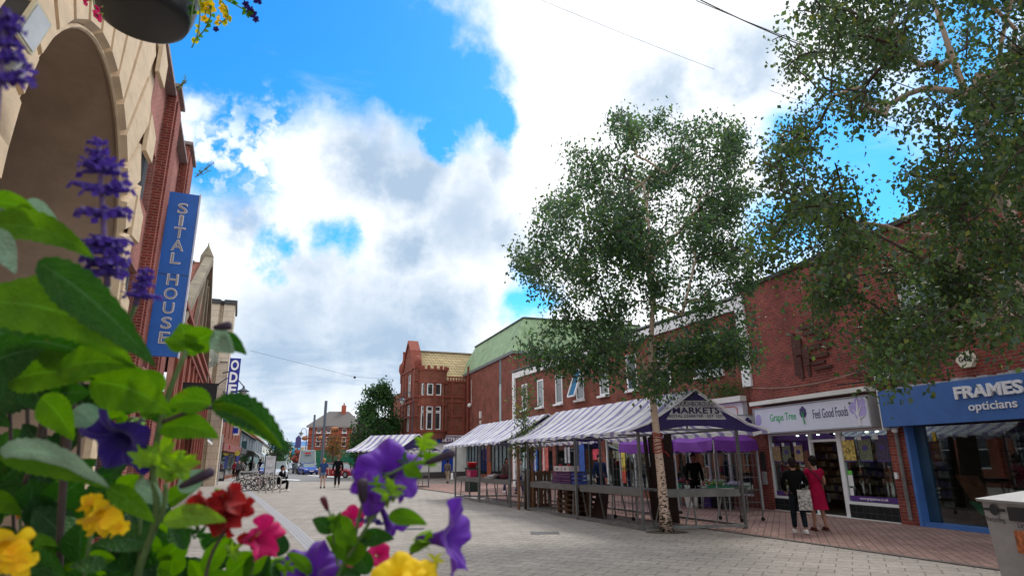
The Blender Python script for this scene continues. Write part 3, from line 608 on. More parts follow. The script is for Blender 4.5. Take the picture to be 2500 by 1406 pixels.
MB().box(-.1,L2+.1,.003,.5,3.15,3.5).build('fascia',pm('pale_fascia',(.50,.56,.56),.5,.1,2),B2)
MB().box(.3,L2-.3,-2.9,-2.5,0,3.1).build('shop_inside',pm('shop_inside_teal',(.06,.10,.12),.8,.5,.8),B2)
f=MB()
for x in np.arange(1.,15.2,1.0): f.box(x-.03,x+.03,-.1,-.02,.4,3.0)
f.build('shop_window_frame',DSTEEL,B2); MB().box(1,15,-.08,-.07,.4,3.).build('shop_window',clearglass('clear_glass2',(.75,.85,.9),.6),B2)
for i,(x,z,w,h,c) in enumerate([(8,2.2,1.2,1.2,(.55,.08,.08)),(9.8,1.6,1.,1.8,(.03,.12,.45)),(11.4,1.8,1.3,1.6,(.30,.45,.45)),(13.2,1.6,1.2,1.9,(.55,.6,.62)),(3,1.6,1.4,1.6,(.1,.3,.28)),(4.8,1.5,1.,1.6,(.5,.5,.5))]):
    MB().box(x-w/2,x+w/2,-.14,-.12,z-h/2,z+h/2).build('window_poster',pm('w2poster%d'%i,c,.6,.7,2.5),B2)
t=tag(MB().tube([(12.6,.16,10.4),(12.6,.16,3.4)],.11,8).build('downpipe',pm('red_pipe',(.20,.04,.025)),None),'tall dark red downpipe on blank brick wall below the green roof','downpipe'); t.location=(C2.x,C2.y,0); t.rotation_euler=(0,0,frame_rz(A2))
t=tag(MB().ball((11.9,.2,6.6),.2).bar((11.9,0,6.7),(11.9,.2,6.7),.06).bar((11.9,.01,6.8),(12.0,.01,9.),.03).build('wall_light',OFFW,None),'round white light fitting on the dark brick side wall','light'); t.location=(C2.x,C2.y,0); t.rotation_euler=(0,0,frame_rz(A2))
t=tag(MB().box(8.6,8.9,.0,.14,5.2,5.8).box(8.65,8.82,.0,.12,4.7,5.0).bar((8.75,.03,4.7),(8.75,.03,3.6),.04).build('alarm_box',OFFW,None),'white alarm boxes on the dark brick wall above the stalls','alarm box'); t.location=(C2.x,C2.y,0); t.rotation_euler=(0,0,frame_rz(A2))
# ================================================================ ornate corner building (far centre)
c4=HD(1008,1100,60.); ox,oy=c4.x,c4.y
B4=thing('ornate_corner_building','orange red brick corner building with steep gable, round bay and buff tiled roof','building',(ox,oy,0),rad(22))
# local: +x runs right along the face we see, +y away from us; left face is x=0
ZG=3.9; D4=6.4; L4=9.0
m=MB(); wall(m,0,L4,ZG,9.0,0,[],.2,-1)
hl=[(1.9,3.3,4.3,6.9),(1.9,3.3,7.6,9.9)]
# left face in the plane x=0 built by hand: windows at y 1.9..3.3
def wallx(mb,x,y0,y1,z0,z1,holes,rev=.2):
    ys=sorted({y0,y1,*[h[0] for h in holes],*[h[1] for h in holes]}); zs=sorted({z0,z1,*[h[2] for h in holes],*[h[3] for h in holes]})
    for i in range(len(ys)-1):
        for j in range(len(zs)-1):
            cy=(ys[i]+ys[i+1])/2; cz=(zs[j]+zs[j+1])/2
            if any(h[0]<cy<h[1] and h[2]<cz<h[3] for h in holes): continue
            mb.add([(x,ys[i],zs[j]),(x,ys[i+1],zs[j]),(x,ys[i+1],zs[j+1]),(x,ys[i],zs[j+1])],[(3,2,1,0)])
    for a,b,c,d in holes:
        for p,q in (((a,c),(b,c)),((b,c),(b,d)),((b,d),(a,d)),((a,d),(a,c))): mb.add([(x,p[0],p[1]),(x,q[0],q[1]),(x+rev,q[0],q[1]),(x+rev,p[0],p[1])],[(0,1,2,3)])
wallx(m,0,0,D4,ZG,10.2,hl); m.box(.3,L4,2.,D4,ZG,8.9); m.box(.0,L4,D4,12,0,8.5)
m.add([(0,.9,10.2),(0,5.5,10.2),(0,4.4,12.2),(0,3.2,13.3),(0,2.0,12.2)],[(0,1,2,3,4)]); m.add([(.6,.9,10.2),(.6,5.5,10.2),(.6,4.4,12.2),(.6,3.2,13.3),(.6,2.0,12.2)],[(4,3,2,1,0)])
m.add([(.0,0,9),(.6,0,9),(.6,0,10.2),(.0,0,10.2)],[(0,1,2,3)]); m.add([(.6,0,9),(.6,D4,9),(.6,D4,10.2),(.6,0,10.2)],[(0,1,2,3)]); m.add([(0,0,10.2),(0.6,0,10.2),(.6,D4,10.2),(0,D4,10.2)],[(0,1,2,3)])
m.build('wall',BR_O,B4)
m=MB(); 
for z in (4.0,5.6,7.0,7.45,10.2): m.box(-.10,-.003,-.08,D4,z,z+.16).box(-.1,L4,-.10,-.003,z if z<10 else 8.95,(z if z<10 else 8.95)+.16)
for y in (.15,1.5,3.7,4.9,6.2): m.box(-.09,-.004,y-.1,y+.1,4.16,10.2)
for x in (3.7,4.9,6.2): m.box(x-.09,x+.09,-.09,-.004,4.16,8.9)
for a,b in (((0,.9,10.3),(0,2.0,12.3)),((0,2.0,12.3),(0,3.2,13.45)),((0,3.2,13.45),(0,4.4,12.3)),((0,4.4,12.3),(0,5.5,10.3))):
    m.bar((.3,a[1],a[2]),(.3,b[1],b[2]),.85,.16,up=(1,0,0)) if False else m.add([(-.15,a[1],a[2]),(-.15,b[1],b[2]),(.9,b[1],b[2]),(.9,a[1],a[2]),(-.15,a[1],a[2]-.16),(-.15,b[1],b[2]-.16),(.9,b[1],b[2]-.16),(.9,a[1],a[2]-.16)],[(0,1,2,3),(7,6,5,4),(0,4,5,1),(2,6,7,3)])
m.build('terracotta_bands',TERRA,B4)
m=MB(); m.lathe([(.35,9.4),(.38,10.3),(.55,10.7),(.5,11.3),(.25,11.6),(.16,11.9),(.16,12.6),(.22,12.75)],10,Matrix.Translation((.2,6.3,0)),True).lathe([(.3,9.),(.3,10.5),(.42,10.8),(.3,11.2),(.1,11.5)],10,Matrix.Translation((.25,.35,0)),True)
m.build('pinnacle',TERRA,B4,True)
for h in hl:
    f=MB(); 
    for (a,b,c,d) in ((h[0],h[1],h[2],h[2]+.1),(h[0],h[1],h[3]-.1,h[3]),(h[0],h[0]+.1,h[2],h[3]),(h[1]-.1,h[1],h[2],h[3]),(2.55,2.65,h[2],h[3]),(h[0],h[1],lerp(h[2],h[3],.6),lerp(h[2],h[3],.6)+.08)): f.box(.08,.16,a,b,c,d)
    w=f.build('window',UPVC,B4); MB().box(.13,.14,h[0],h[1],h[2],h[3]).build('pane',GLS,w)
# round bay
def bay(z0,z1,r=1.38,cx=1.75,n=14,q=1.0): return [(cx-r*math.cos(PI*i/n),-.75*math.sin(PI*i/n)*q-.02) for i in range(n+1)]
m=MB()
def bayring(mb,z0,z1,r,q=1.):
    p=bay(0,0,r,q=q); mb.prism(p[::-1],lambda x,y:(x,y,z0),(0,0,z1-z0))
bayring(m,ZG-.35,4.35,1.38); bayring(m,6.55,7.55,1.38); bayring(m,8.72,10.0,1.38); bayring(m,4.35,8.75,1.12,.6)
for i in (0,2,4,7,10,12,14):
    p=bay(0,0,1.36)[i]; m.box(p[0]-.12,p[0]+.12,p[1]-.03,p[1]+.2,4.3,8.8)
m.build('bay',BR_O,B4)
m=MB()
for z in (4.2,6.6,7.4,8.75,9.95): bayring(m,z,z+.14,1.5,1.1)
for i in range(1,14,2): p=bay(0,0,1.42)[i]; m.box(p[0]-.13,p[0]+.13,p[1]-.1,p[1]+.15,10.1,10.38)
m.build('bay_cornice',TERRA,B4)
for zz in ((4.38,6.0),(6.05,6.55),(7.58,8.7)):
    for x0,x1 in ((1.02,1.62),(1.80,2.40)): window(B4,x0,x1,zz[0],zz[1],-.70,-1,sill=False,w=.09)
    window(B4,.55,.85,zz[0],zz[1],-.50,-1,sill=False,w=.08)
text('HOPE',(1.32,-.73,5.1),(1,0,0),(0,0,1),.26,.1,pm('letters_blue',(.05,.1,.4)),B4,'lettering',.004)
m=MB(); 
for x in np.arange(3.4,L4,.28): m.lathe([(.06,8.95),(.1,9.1),(.05,9.4)],6,Matrix.Translation((x,-.05,0)))
m.box(3.2,L4,-.12,.06,9.4,9.52); m.build('balustrade',TERRA,B4)
RT=brick('roof_tile_buff',(.50,.40,.22),(.44,.34,.18),(.18,.14,.09),bw=.35,bh=.30,ms=.03,stain=.25)
m=MB().add([(.55,.15,9.1),(L4+6,.15,9.1),(L4+6,3.3,12.35),(.55,3.3,12.35),(.55,6.4,9.1),(L4+6,6.4,9.1)],[(0,1,2,3),(3,2,5,4)]); m.build('roof',RT,B4)
MB().box(.6,L4+6,3.2,3.4,12.33,12.5).build('ridge',pm('ridge_tile',(.22,.17,.11)),B4)
m=MB().box(-.1,L4,-.12,5.9,0,ZG); m.build('shop_wall',OFFW,B4)
MB().box(-.14,L4,-.17,-.122,.0,.55).build('plinth',pm('dark_plinth',(.06,.05,.05)),B4)
MB().box(2.25,5.2,-.3,-.125,3.18,3.80).build('fascia',pm('fascia_magenta',(.10,.02,.14),.4),B4)
MB().add([(2.24,-.31,3.18),(2.6,-.31,3.18),(2.45,-.31,3.80),(2.24,-.31,3.80)],[(0,1,2,3)]).build('fascia_flash',pm('flash_blue',(.02,.10,.42)),B4)
text('BETFRED',(3.70,-.315,3.49),(1,0,0),(0,0,1),2.0,.42,WL,B4,'lettering',.02,.03)
pts=[(2.75,.55),(3.85,.55),(3.85,2.1)]+[(3.3+.55*math.cos(a),2.1+.55*math.sin(a)) for a in [PI*i/10 for i in range(1,10)]]+[(2.75,2.1)]
MB().prism(pts,lambda x,z:(x,-.135,z),(0,-.04,0)).build('arched_window',pm('arched_blue',(.01,.06,.42),.25,.5,2,spec=.7),B4)
# ================================================================ distant red brick building with hipped roof
c5=HD(745,1158,104.); B5=thing('hipped_roof_building','bright red brick two-window-storey building with grey hipped roof and green hoarding, across the road','building',(c5.x,c5.y,0),rad(12))
Wd=8.2; sc=104/1557.
HZ=lambda y: H+(1127-y)*104/1557.
ze=HZ(1046); zr=HZ(1016)
m=MB(); hs=[]
xs=[(1.2,1.9),(2.7,3.4),(5.1,5.8),(6.6,7.3)]
hs=[(a,b,HZ(1062),HZ(1051)) for a,b in xs]+[(a,b,HZ(1092),HZ(1071)) for a,b in xs]
wall(m,0,Wd,0,ze,0,hs,.1,-1); m.box(0,Wd,.3,8,-.01,ze-.01); m.build('wall',BR_B,B5)
m=MB()
for y in (1049,1056,1067,1075,1084,1092): m.box(-.02,Wd,-.05,-.002,HZ(y),HZ(y)+.13)
m.build('brick_bands',pm('band_dark_red',(.22,.04,.03)),B5)
m=MB(); m.box(-.02,Wd,-.06,-.004,HZ(1049.5)-.02,HZ(1048.5)); m.build('cream_band',pm('band_cream',(.6,.45,.3)),B5)
for h in hs:
    window(B5,*h,.05,-1,w=.1,rows=(.5,),sill=True)
    MB().prism([(h[0]-.1,h[3]+.12),(h[1]+.1,h[3]+.12),((h[0]+h[1])/2,h[3]+.45)],lambda x,z:(x,-.06,z),(0,.05,0)).build('window_arch',pm('arch_dark',(.10,.03,.03)),B5) if h[3]<HZ(1065) else None
m=MB(); m.add([(-.35,-.35,ze),(Wd+.3,-.35,ze),(Wd+.3,8.3,ze),(-.35,8.3,ze),(2.6,4,zr+.55),(Wd-2.4,4,zr+.55)],[(0,1,5,4),(1,2,5),(2,3,4,5),(3,0,4)]); m.build('roof',SLATE,B5)
MB().box(-.35,Wd+.3,-.4,-.2,ze-.25,ze-.01).build('gutter',pm('gutter_grey',(.3,.25,.24)),B5)
ch=MB().box(4.6,5.3,3.2,4.2,zr-.1,zr+1.5).build('chimney',BR_B,B5); MB().lathe([(.12,zr+1.5),(.1,zr+1.9)],8,Matrix.Translation((4.95,3.6,0))).build('pot',TERRA,ch)
t=thing('hoarding','green painted hoarding panels across the base of the red brick building','hoarding',(c5.x,c5.y,0),rad(12))
GH=pm('hoarding_green',(.008,.16,.085),.5,.12,2); m=MB()
for i in range(7): m.box(-1.0+i*1.45,-1.0+i*1.45+1.43,-1.6-.01*(i%2),-1.5,0,HZ(1101)-.05*(i%2))
m.build('panels',GH,t); text('Coming Soon',(5.8,-1.62,HZ(1106)),(1,0,0),(0,0,1),1.4,.16,WL,t,'lettering',.003)
# darker blocks to its right behind the tree
t=thing('dark_brick_building','plain dark brown building behind the street tree','building',(0,0,0)); a=HD(866,1150,92.); b=HD(966,1150,92.)
MB().add([(a.x,a.y,0),(b.x,b.y,0),(b.x,b.y,7.4),(a.x,a.y,7.4),(a.x,a.y+9,0),(b.x,b.y+9,0),(b.x,b.y+9,7.4),(a.x,a.y+9,7.4)],[(0,1,2,3),(1,5,6,2),(0,3,7,4),(3,2,6,7)]).build('wall',pm('dark_wall',(.05,.03,.035),.8,.3,1),t)
MB().box(a.x,b.x,a.y-.2,a.y-.05,6.9,7.5).build('eaves',DSTEEL,t)
# blue and buff panelled building far down the road
t=thing('panelled_building','pale building with bright blue and buff panels at the far end of the street','building',(0,0,0)); Dp=190.
def pq(x,y): return HD(x,y,Dp)
m=MB(); a=pq(706,1105); b=pq(760,1105); zt=pq(730,1088).z
m.box(a.x,b.x,a.y,a.y+12,0,zt); m.build('wall',pm('panel_pale',(.62,.66,.72)),t)
for i,(x0,x1,c) in enumerate([(708,714,(.55,.38,.2)),(715,722,(.05,.36,.65)),(729,738,(.10,.45,.72)),(724,727,(.55,.38,.2)),(739,745,(.55,.38,.2))]):
    q0=pq(x0,1092); q1=pq(x1,1092); MB().box(q0.x,q1.x,a.y-.3,a.y-.02,1.,q0.z).build('coloured_panel',pm('cpanel%d'%i,c,.5),t)
# ================================================================ left: sandstone and brick building
LV=-23.55; la=rad(LV); LO=Vector((-2.2*math.cos(la),2.2*math.sin(la),0)); LU=Vector((math.sin(la),math.cos(la),0)); LN=Vector((math.cos(la),-math.sin(la),0))
LRZ=frame_rz(LV)
def Lw(s,off,z): return LO+LU*s+LN*off+Vector((0,0,z))
def Lpx(x,y,s):
    "offset from the wall line and height of a photo point lying s metres along the left wall"
    d=ray(x,y); d=Vector(d); t=s/d.dot(LU); p=Vector((0,0,H))+d*t; return (p-LO).dot(LN),p.z
SB=thing('stone_arch_building','sandstone arched portal with pinkish brick upper storeys, left edge','building',LO,LRZ)
XC,RA,ZS=9.35,2.85,4.3; AX0,AX1=XC-RA,XC+RA; XR=12.85; ZTOP=9.95; XL=-3.
SY=.08; m=MB(); n=28; arc=[(XC-RA*math.cos(PI*i/n),ZS+RA*math.sin(PI*i/n)) for i in range(n+1)]
m.add([(XL,SY,0),(AX0,SY,0),(AX0,SY,ZTOP),(XL,SY,ZTOP)],[(0,1,2,3)]); m.add([(AX1,SY,0),(XR,SY,0),(XR,SY,ZTOP),(AX1,SY,ZTOP)],[(0,1,2,3)])
for i in range(n):
    a,b=arc[i],arc[i+1]; m.add([(a[0],SY,a[1]),(b[0],SY,b[1]),(b[0],SY,ZTOP),(a[0],SY,ZTOP)],[(0,1,2,3)])
m.add([(XR,SY,0),(XR,.6,0),(XR,.6,ZTOP),(XR,SY,ZTOP)],[(0,1,2,3)]); m.add([(XL,SY,ZTOP),(XR,SY,ZTOP),(XR,.6,ZTOP),(XL,.6,ZTOP)],[(0,1,2,3)])
m.build('stone_wall',SAND,SB)
prof=[(AX0,0)]+arc+[(AX1,0)]; m=MB(); DEP=1.75
for i in range(len(prof)-1):
    a,b=prof[i],prof[i+1]; m.add([(a[0],SY,a[1]),(b[0],SY,b[1]),(b[0],DEP,b[1]),(a[0],DEP,a[1])],[(0,1,2,3)])
SOF=brick('soffit_stone',(.46,.33,.25),(.42,.30,.22),(.25,.17,.12),bw=1.4,bh=.9,ms=.012,bump=.3,stain=.3)
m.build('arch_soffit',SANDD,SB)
m=MB(); m.tube([(a[0]*1.0+(XC-a[0])*.02,.09,a[1]-.03) for a in arc],.035,6).build('arch_bead',SAND,SB)
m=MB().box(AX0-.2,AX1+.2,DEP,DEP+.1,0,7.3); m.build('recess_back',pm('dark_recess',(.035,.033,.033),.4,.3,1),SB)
m=MB(); 
for x in (AX0+.2,7.6,8.8,10,11.2,AX1-.2): m.box(x-.05,x+.05,DEP-.08,DEP-.004,0,4.2)
m.box(AX0,AX1,DEP-.08,DEP-.005,4.1,4.25).box(AX0,AX1,DEP-.09,DEP-.006,2.3,2.4); m.build('door_frame',DSTEEL,SB)
def frust(mb,poly,y0,y1,ins):
    cx=sum(p[0] for p in poly)/len(poly); cz=sum(p[1] for p in poly)/len(poly); n=len(poly); out=[]
    for x,z in poly:
        d=math.hypot(x-cx,z-cz); k=max(0,(d-ins*1.4)/d); out.append((cx+(x-cx)*k,cz+(z-cz)*k))
    mb.add([(x,y0,z) for x,z in poly]+[(x,y1,z) for x,z in out],[tuple(range(n,2*n))]+[(i,(i+1)%n,n+(i+1)%n,n+i) for i in range(n)])
m=MB(); K=15
for k in range(K):
    a0=PI*k/K+.012; a1=PI*(k+1)/K-.012; 
    def hit(a,lim):
        c,s=-math.cos(a),math.sin(a); r=lim
        if c>1e-6: r=min(r,(12.80-XC)/c if c>0 else r)
        if s>1e-6: r=min(r,(ZTOP-.05-ZS)/s)
        return (XC+c*r,ZS+s*r)
    lim=5.6 if k%2 else 4.5
    if k>9: lim=4.1 if k%2 else 5.0
    ri=RA+ (0.0 if k%2 else .0)
    poly=[(XC-ri*math.cos(a0),ZS+ri*math.sin(a0)),hit(a0,lim),hit(a1,lim),(XC-ri*math.cos(a1),ZS+ri*math.sin(a1))]
    frust(m,poly,.078,-.02,.045)
z=.02; j=0
while z<4.1:
    z1=z+.80; w=(12.80,12.80)[j%2]
    frust(m,[(AX1+.01,z),(12.84,z),(12.84,z1-.05),(AX1+.01,z1-.05)],.078,-.02,.04)
    x=AX0-.01; q=.9+.5*(j%2)
    while x>XL: frust(m,[(max(XL,x-q),z),(x,z),(x,z1-.05),(max(XL,x-q),z1-.05)],.078,-.02,.04); x-=q+.05; q=1.4
    z=z1; j+=1
z=4.4; j=0
while z<9.6:
    z1=min(z+.95,ZTOP-.02); x=AX0-1.75 if z<8.2 else 5.2; q=1.1+.5*(j%2)
    while x>XL: frust(m,[(max(XL,x-q),z),(x,z),(x,z1-.05),(max(XL,x-q),z1-.05)],.078,-.02,.04); x-=q+.05; q=1.5
    z=z1; j+=1
# quoins stepping over the brick at the right edge
z=.4; j=0
while z<9.4:
    w=.0 if j%2 else .42
    if w: frust(m,[(12.40,z),(12.86+w,z+.12),(12.86+w,z+.72),(12.40,z+.84)],.02,-.05,.03)
    z+=.86; j+=1
m.build('stone_blocks',SAND,SB)
# brick part
m=MB(); BX1=21.4; BY=.14
hs=[(12.98,14.72,6.85,8.2),(12.98,14.72,3.9,5.5),(16.3,18.3,6.85,8.2),(16.3,18.3,3.9,5.5),(13.0,18.4,.3,2.8)]
wall(m,XR+.003,BX1,0,9.9,BY,hs,.25,-1); m.box(XR-14,BX1,6.,9,0,9.6).box(XR-1.,XR+.002,DEP+1.4,6,0,9.8).box(BX1-.3,BX1-.003,.4,6,0,9.88)
m.build('brick_wall',BR_P,SB)
for h in hs[:4]: window(SB,*h,BY+.12,-1,fm=DSTEEL if h[0]>13 else pm('bronze_frame',(.25,.27,.3),.4),cols=2,sill=False,w=.08,dep=.08)
MB().box(13,18.4,BY+.3,BY+.32,.3,2.8).build('shop_window',GLS,SB)
m=MB(); m.box(14.87,15.9,-.06,BY-.003,0,10.15).box(18.6,20.0,-.06,BY-.003,0,10.5)
m.box(15.05,15.75,-.10,-.062,0,9.9).box(18.8,19.8,-.10,-.062,0,10.3); m.build('pilaster',brick('brick_pilaster',(.26,.055,.04),(.20,.04,.03),(.34,.20,.17),bw=.20,bh=.068,ms=.008,stain=.25),SB)
MB().box(12.8,14.85,-.06,.5,9.92,10.02).box(15.92,18.58,-.06,.5,9.92,10.0).box(14.8,16,-.14,.5,10.16,10.24).box(18.5,20.1,-.14,.5,10.51,10.6).build('coping',pm('coping_grey',(.25,.2,.19)),SB)
MB().box(XL,0,-.13,.0,3,9.9).build('brick_strip',BR_R,SB) if False else None
# blade sign
SG=thing('blade_sign','tall blue vertical sign spelling two white words down the red brick pilaster','sign',LO,LRZ)
s0=15.95; SBL=pm('sign_blue',(.022,.145,.56),.45,.10,3,dirt=.12)
MB().box(s0,s0+.12,-.73,-.08,3.93,7.95).build('panel',SBL,SG); MB().box(s0-.01,s0+.13,-.765,-.733,3.90,7.98).build('edge_strip',pm('sign_edge',(.62,.66,.78),.4),SG)
MB().box(s0-.004,s0,-.73,-.08,5.86,5.875).build('panel_joint',DSTEEL,SG)
m=MB().bar((s0+.06,-.08,7.3),(s0+.06,.1,7.3),.06).bar((s0+.06,-.08,4.6),(s0+.06,.1,4.6),.06); m.build('bracket',DSTEEL,SG)
LG=pm('letter_grey',(.33,.32,.35),.5,.08,6)
for ch,f in zip('SITALHOUSE',(.10,.178,.256,.336,.418,.549,.634,.72,.808,.895)):
    z=7.95-4.02*f; w={'I':.055,'A':.2,'H':.18,'O':.21,'U':.17,'T':.18}.get(ch,.16); 
    text(ch,(s0-.006,-.41,z),(0,-1,0),(0,0,1),w*1.2+.03,.275,WL,SG,'lettering',.006,.02)
    text(ch,(s0-.013,-.41,z),(0,-1,0),(0,0,1),w*1.2-.012,.238,LG,SG,'lettering_face',.006,-.01)
# gabled red building further along
GB=thing('gabled_brick_building','red brick building with stone coped gable, pointed finial and narrow windows, past the blue sign','building',LO,LRZ)
m=MB(); hs=[]
for x in np.arange(24,48,2.4): hs+= [(x,x+.9,3.9,5.4),(x,x+.9,.9,2.9)]
wall(m,21.42,49.6,0,6.4,0,hs,.25,-1); m.box(21.42,49.6,3,9,0,6.38); m.box(49.3,49.598,.4,3,0,6.38)
m.prism([(22.,6.4),(40.,6.4),(31.2,10.7)],lambda x,z:(x,-.0,z),(0,.5,0)); m.build('wall',BR_O,GB)
m=MB()
for a,b in (((21.7,5.75),(31,10.6)),((40.4,5.75),(31.2,10.6))):
    d=Vector((b[0]-a[0],0,b[1]-a[1])).normalized(); nn=Vector((-d.z,0,d.x)); nn=nn if nn.z>0 else -nn
    A=Vector((a[0],-.28,a[1])); Bq=Vector((b[0],-.28,b[1])); m.add([A,Bq,Bq+nn*.32,A+nn*.32]+[q+Vector((0,.36,0)) for q in (A,Bq,Bq+nn*.32,A+nn*.32)],[(0,1,2,3),(4,7,6,5),(0,4,5,1),(3,2,6,7),(0,3,7,4),(1,5,6,2)])
m.lathe([(.30,10.5),(.28,11.0),(.04,11.5),(.01,11.7)],4,Matrix.Translation((31.1,.0,0)),True)
for x in (27.5,31,34.5): m.bar((x,-.12,6.5),(31+(x-31)*.35,-.12,9.8),.25,.12,up=(0,1,0))
m.build('gable_coping',pm('grey_stone',(.21,.18,.13),.9,.3,2,.4,dirt=.4),GB)
for h in hs: window(GB,*h,.12,-1,w=.07,rows=(.5,),sill=False)
m=MB(); m.box(21.5,49.5,-.22,-.003,6.0,6.2).box(21.5,49.5,-.12,-.003,5.75,5.9).box(21.5,49.5,-.3,.3,6.41,6.55)
for x in np.arange(23.4,49,2.4): m.box(x-.2,x+.2,-.1,-.004,0,5.7)
m.build('cornice',TERRA,GB)
MB().add([(22.5,.5,6.5),(39.5,.5,6.5),(31,.5,10.7),(31,8.5,10.7),(22.5,8.5,6.5),(39.5,8.5,6.5)],[(0,2,3,4),(1,5,3,2)]).build('roof',SLATE,GB)
o,z=Lpx(470,965,27.5)
t=thing('hanging_board','long black projecting board with white lettering below the narrow windows','sign',LO,LRZ); MB().box(27,27.2,-1.25,-.03,3.6,4.5).build('panel',BLK,t); text('BAR & GRILL',(26.99,-.65,4.3),(0,-1,0),(0,0,1),.9,.16,WL,t,'lettering',.004) if False else None; MB().bar((27.1,-1.3,4.55),(27.1,.0,4.55),.08).build('bracket',BLK,t)
t=thing('awning','dark grey awning with white edging over a red brick shop door','awning',LO,LRZ)
MB().add([(30,-.02,3.3),(36,-.02,3.3),(36,-1.0,2.7),(30,-1.0,2.7),(30,-1.0,2.5),(36,-1.0,2.5)],[(0,3,2,1),(3,4,5,2)]).build('canopy',pm('awning_grey',(.10,.10,.11)),t); MB().box(30,36,-1.02,-1.002,2.45,2.55).build('edging',WHITE,t)
# cream tower
TW=thing('cream_tower','cream stone clad cinema tower with dark capping, behind the vertical blue signs','building',LO,LRZ)
zt=Lpx(545,742,50.)[1]; m=MB()
tl=-Lpx(508,745,50.)[0]; tr=-Lpx(574,752,50.)[0]; tw=tl-tr; m.prism([(50.,tl),(50,lerp(tl,tr,.42)),(50.4,lerp(tl,tr,.5)),(50.4,lerp(tl,tr,.55)),(50.0,lerp(tl,tr,.6)),(50.,tr),(54,tr),(54,tl)][::-1],lambda x,y:(x,y,0),(0,0,zt)); m.box(49.7,54,tl-tw*.45,tl+.5,0,zt-4.2)
m.build('wall',CREAM,TW); MB().prism([(49.85,tl+.1),(49.85,lerp(tl,tr,.42)),(50.3,lerp(tl,tr,.5)),(50.3,lerp(tl,tr,.55)),(49.85,lerp(tl,tr,.6)),(49.85,tr-.12),(54.2,tr-.12),(54.2,tl+.1)][::-1],lambda x,y:(x,y,zt+.002),(0,0,.32)).build('capping',DSTEEL,TW)
m=MB(); 
for z,y in ((zt-2.2,lerp(tl,tr,.75)),(8.7,lerp(tl,tr,.8))): m.box(49.93,49.99,y-.3,y+.25,z,z+.05)
m.build('vent_slot',DSTEEL,TW); m=MB().tube([(49.85,-.9,6.6),(49.75,-1.15,6.2),(49.8,-.9,5.7),(49.75,-1.1,5.2)],[.1,.16,.12,.14],6); m.build('carved_figure',pm('carved_grey',(.16,.16,.13)),TW)
m=MB()
for k in range(3): m.lathe([(.55-.15*k,0),(.62-.15*k,.06),(.55-.15*k,.12)],16,Matrix.Translation((49.62,.35,zt-4.25))@Matrix.Rotation(PI/2,4,'Y'))
m.build('scroll_ornament',pm('verdigris',(.20,.30,.28)),TW)
OD=thing('blade_sign','dark royal blue vertical cinema sign with white capitals, further down the left side','sign',LO,LRZ)
o0_,z0_=Lpx(562,874,49.); o1_,z1_=Lpx(589,874,49.); zb_=Lpx(560,1030,49.)[1]
MB().box(48.9,49.1,-o1_,-o0_,zb_,z0_).build('panel',pm('royal_blue',(.005,.014,.26),.35,.05,2),OD)
MB().bar((49.,-o0_,z0_-1),(49.8,-o0_+.4,z0_-1),.08).bar((49,-o0_,zb_+1),(49.8,-o0_+.4,zb_+1),.08).build('bracket',DSTEEL,OD)
hh=(z0_-zb_)/5.15
for i,ch in enumerate('ODEON'): text(ch,(48.88,-(o0_+o1_)/2,z0_-hh*(i+.58)),(0,-1,0),(0,0,1),.54,.76,WL,OD,'lettering',.02,.035)
# ================================================================ second left hand row
lg=GR(520,1177); A3=-19.41; RW=(lg.x,lg.y,0); RZ3=frame_rz(A3)
def rowb(name,label,x0,x1,zt,wm,rm=None,ridge=2.2,wins=(),shopm=None,cat='building',dep=8):
    t=thing(name,label,cat,RW,RZ3); m=MB(); hs=[(x,x+w,z0,z1) for x,w,z0,z1 in wins]+[(x0+.5,x1-.5,.3,2.5)]
    wall(m,x0,x1,0,zt,0,hs,.2,-1); m.box(x0,x1,3,dep,0,zt-.01).box(x0,x0+.3,.3,3,0,zt-.01).box(x1-.3,x1,.3,3,0,zt-.01); m.build('wall',wm,t)
    for x,w,z0,z1 in wins: window(t,x,x+w,z0,z1,.1,-1,rows=(.5,),w=.1,sill=False)
    MB().box(x0+.5,x1-.5,.15,.17,.3,2.5).build('shop_window',GLS,t); MB().box(x0+.2,x1-.2,-.25,-.003,2.6,3.3).build('fascia',shopm or BLK,t)
    if rm: MB().add([(x0-.1,-.3,zt),(x1+.1,-.3,zt),(x1+.1,3.2,zt+ridge),(x0-.1,3.2,zt+ridge),(x0-.1,dep,zt),(x1+.1,dep,zt)],[(0,1,2,3),(3,2,5,4),(0,3,4),(1,5,2)]).build('roof',rm,t)
    return t
rowb('shop_building','tall red brick shop with cream quoins and many hanging signs beyond the cinema tower',3.,24.5,6.4,BR_O,SLATE,.6,[(x,1.,3.8,5.4) for x in (5,9,13,17,21)],pm('maroon_fascia',(.22,.07,.06)))
rowb('shop_building','dark grey painted shop with sagging grey roof',25.,60,5.2,GREY,SLATE,2.6,[(x,2.2,3.5,4.8) for x in (28,35,42,50)],DSTEEL)
rowb('terrace_building','darker shop with red clay roof beyond the grey painted shop',60.3,92,5.6,pm('blue_grey_wall',(.16,.19,.22)),pm('red_clay_roof',(.24,.07,.05),.8,.3,3),3.2,[(x,2.4,3.6,5.) for x in (64,74,84)])
rowb('white_building','white rendered end house with pale grey roof',92.5,140,5.4,OFFW,SLATE,3.0,[(x,2.6,3.3,4.9) for x in (97,108,120,131)],pm('pale_blue_fascia',(.35,.5,.6)))
rowb('distant_terrace','low cream terrace near the vanishing end of the street',142,250,5.6,pm('cream_render',(.5,.46,.40)),SLATE,3.,[(x,3,3.2,4.9) for x in range(150,245,16)],pm('lime_fascia',(.35,.45,.08)))
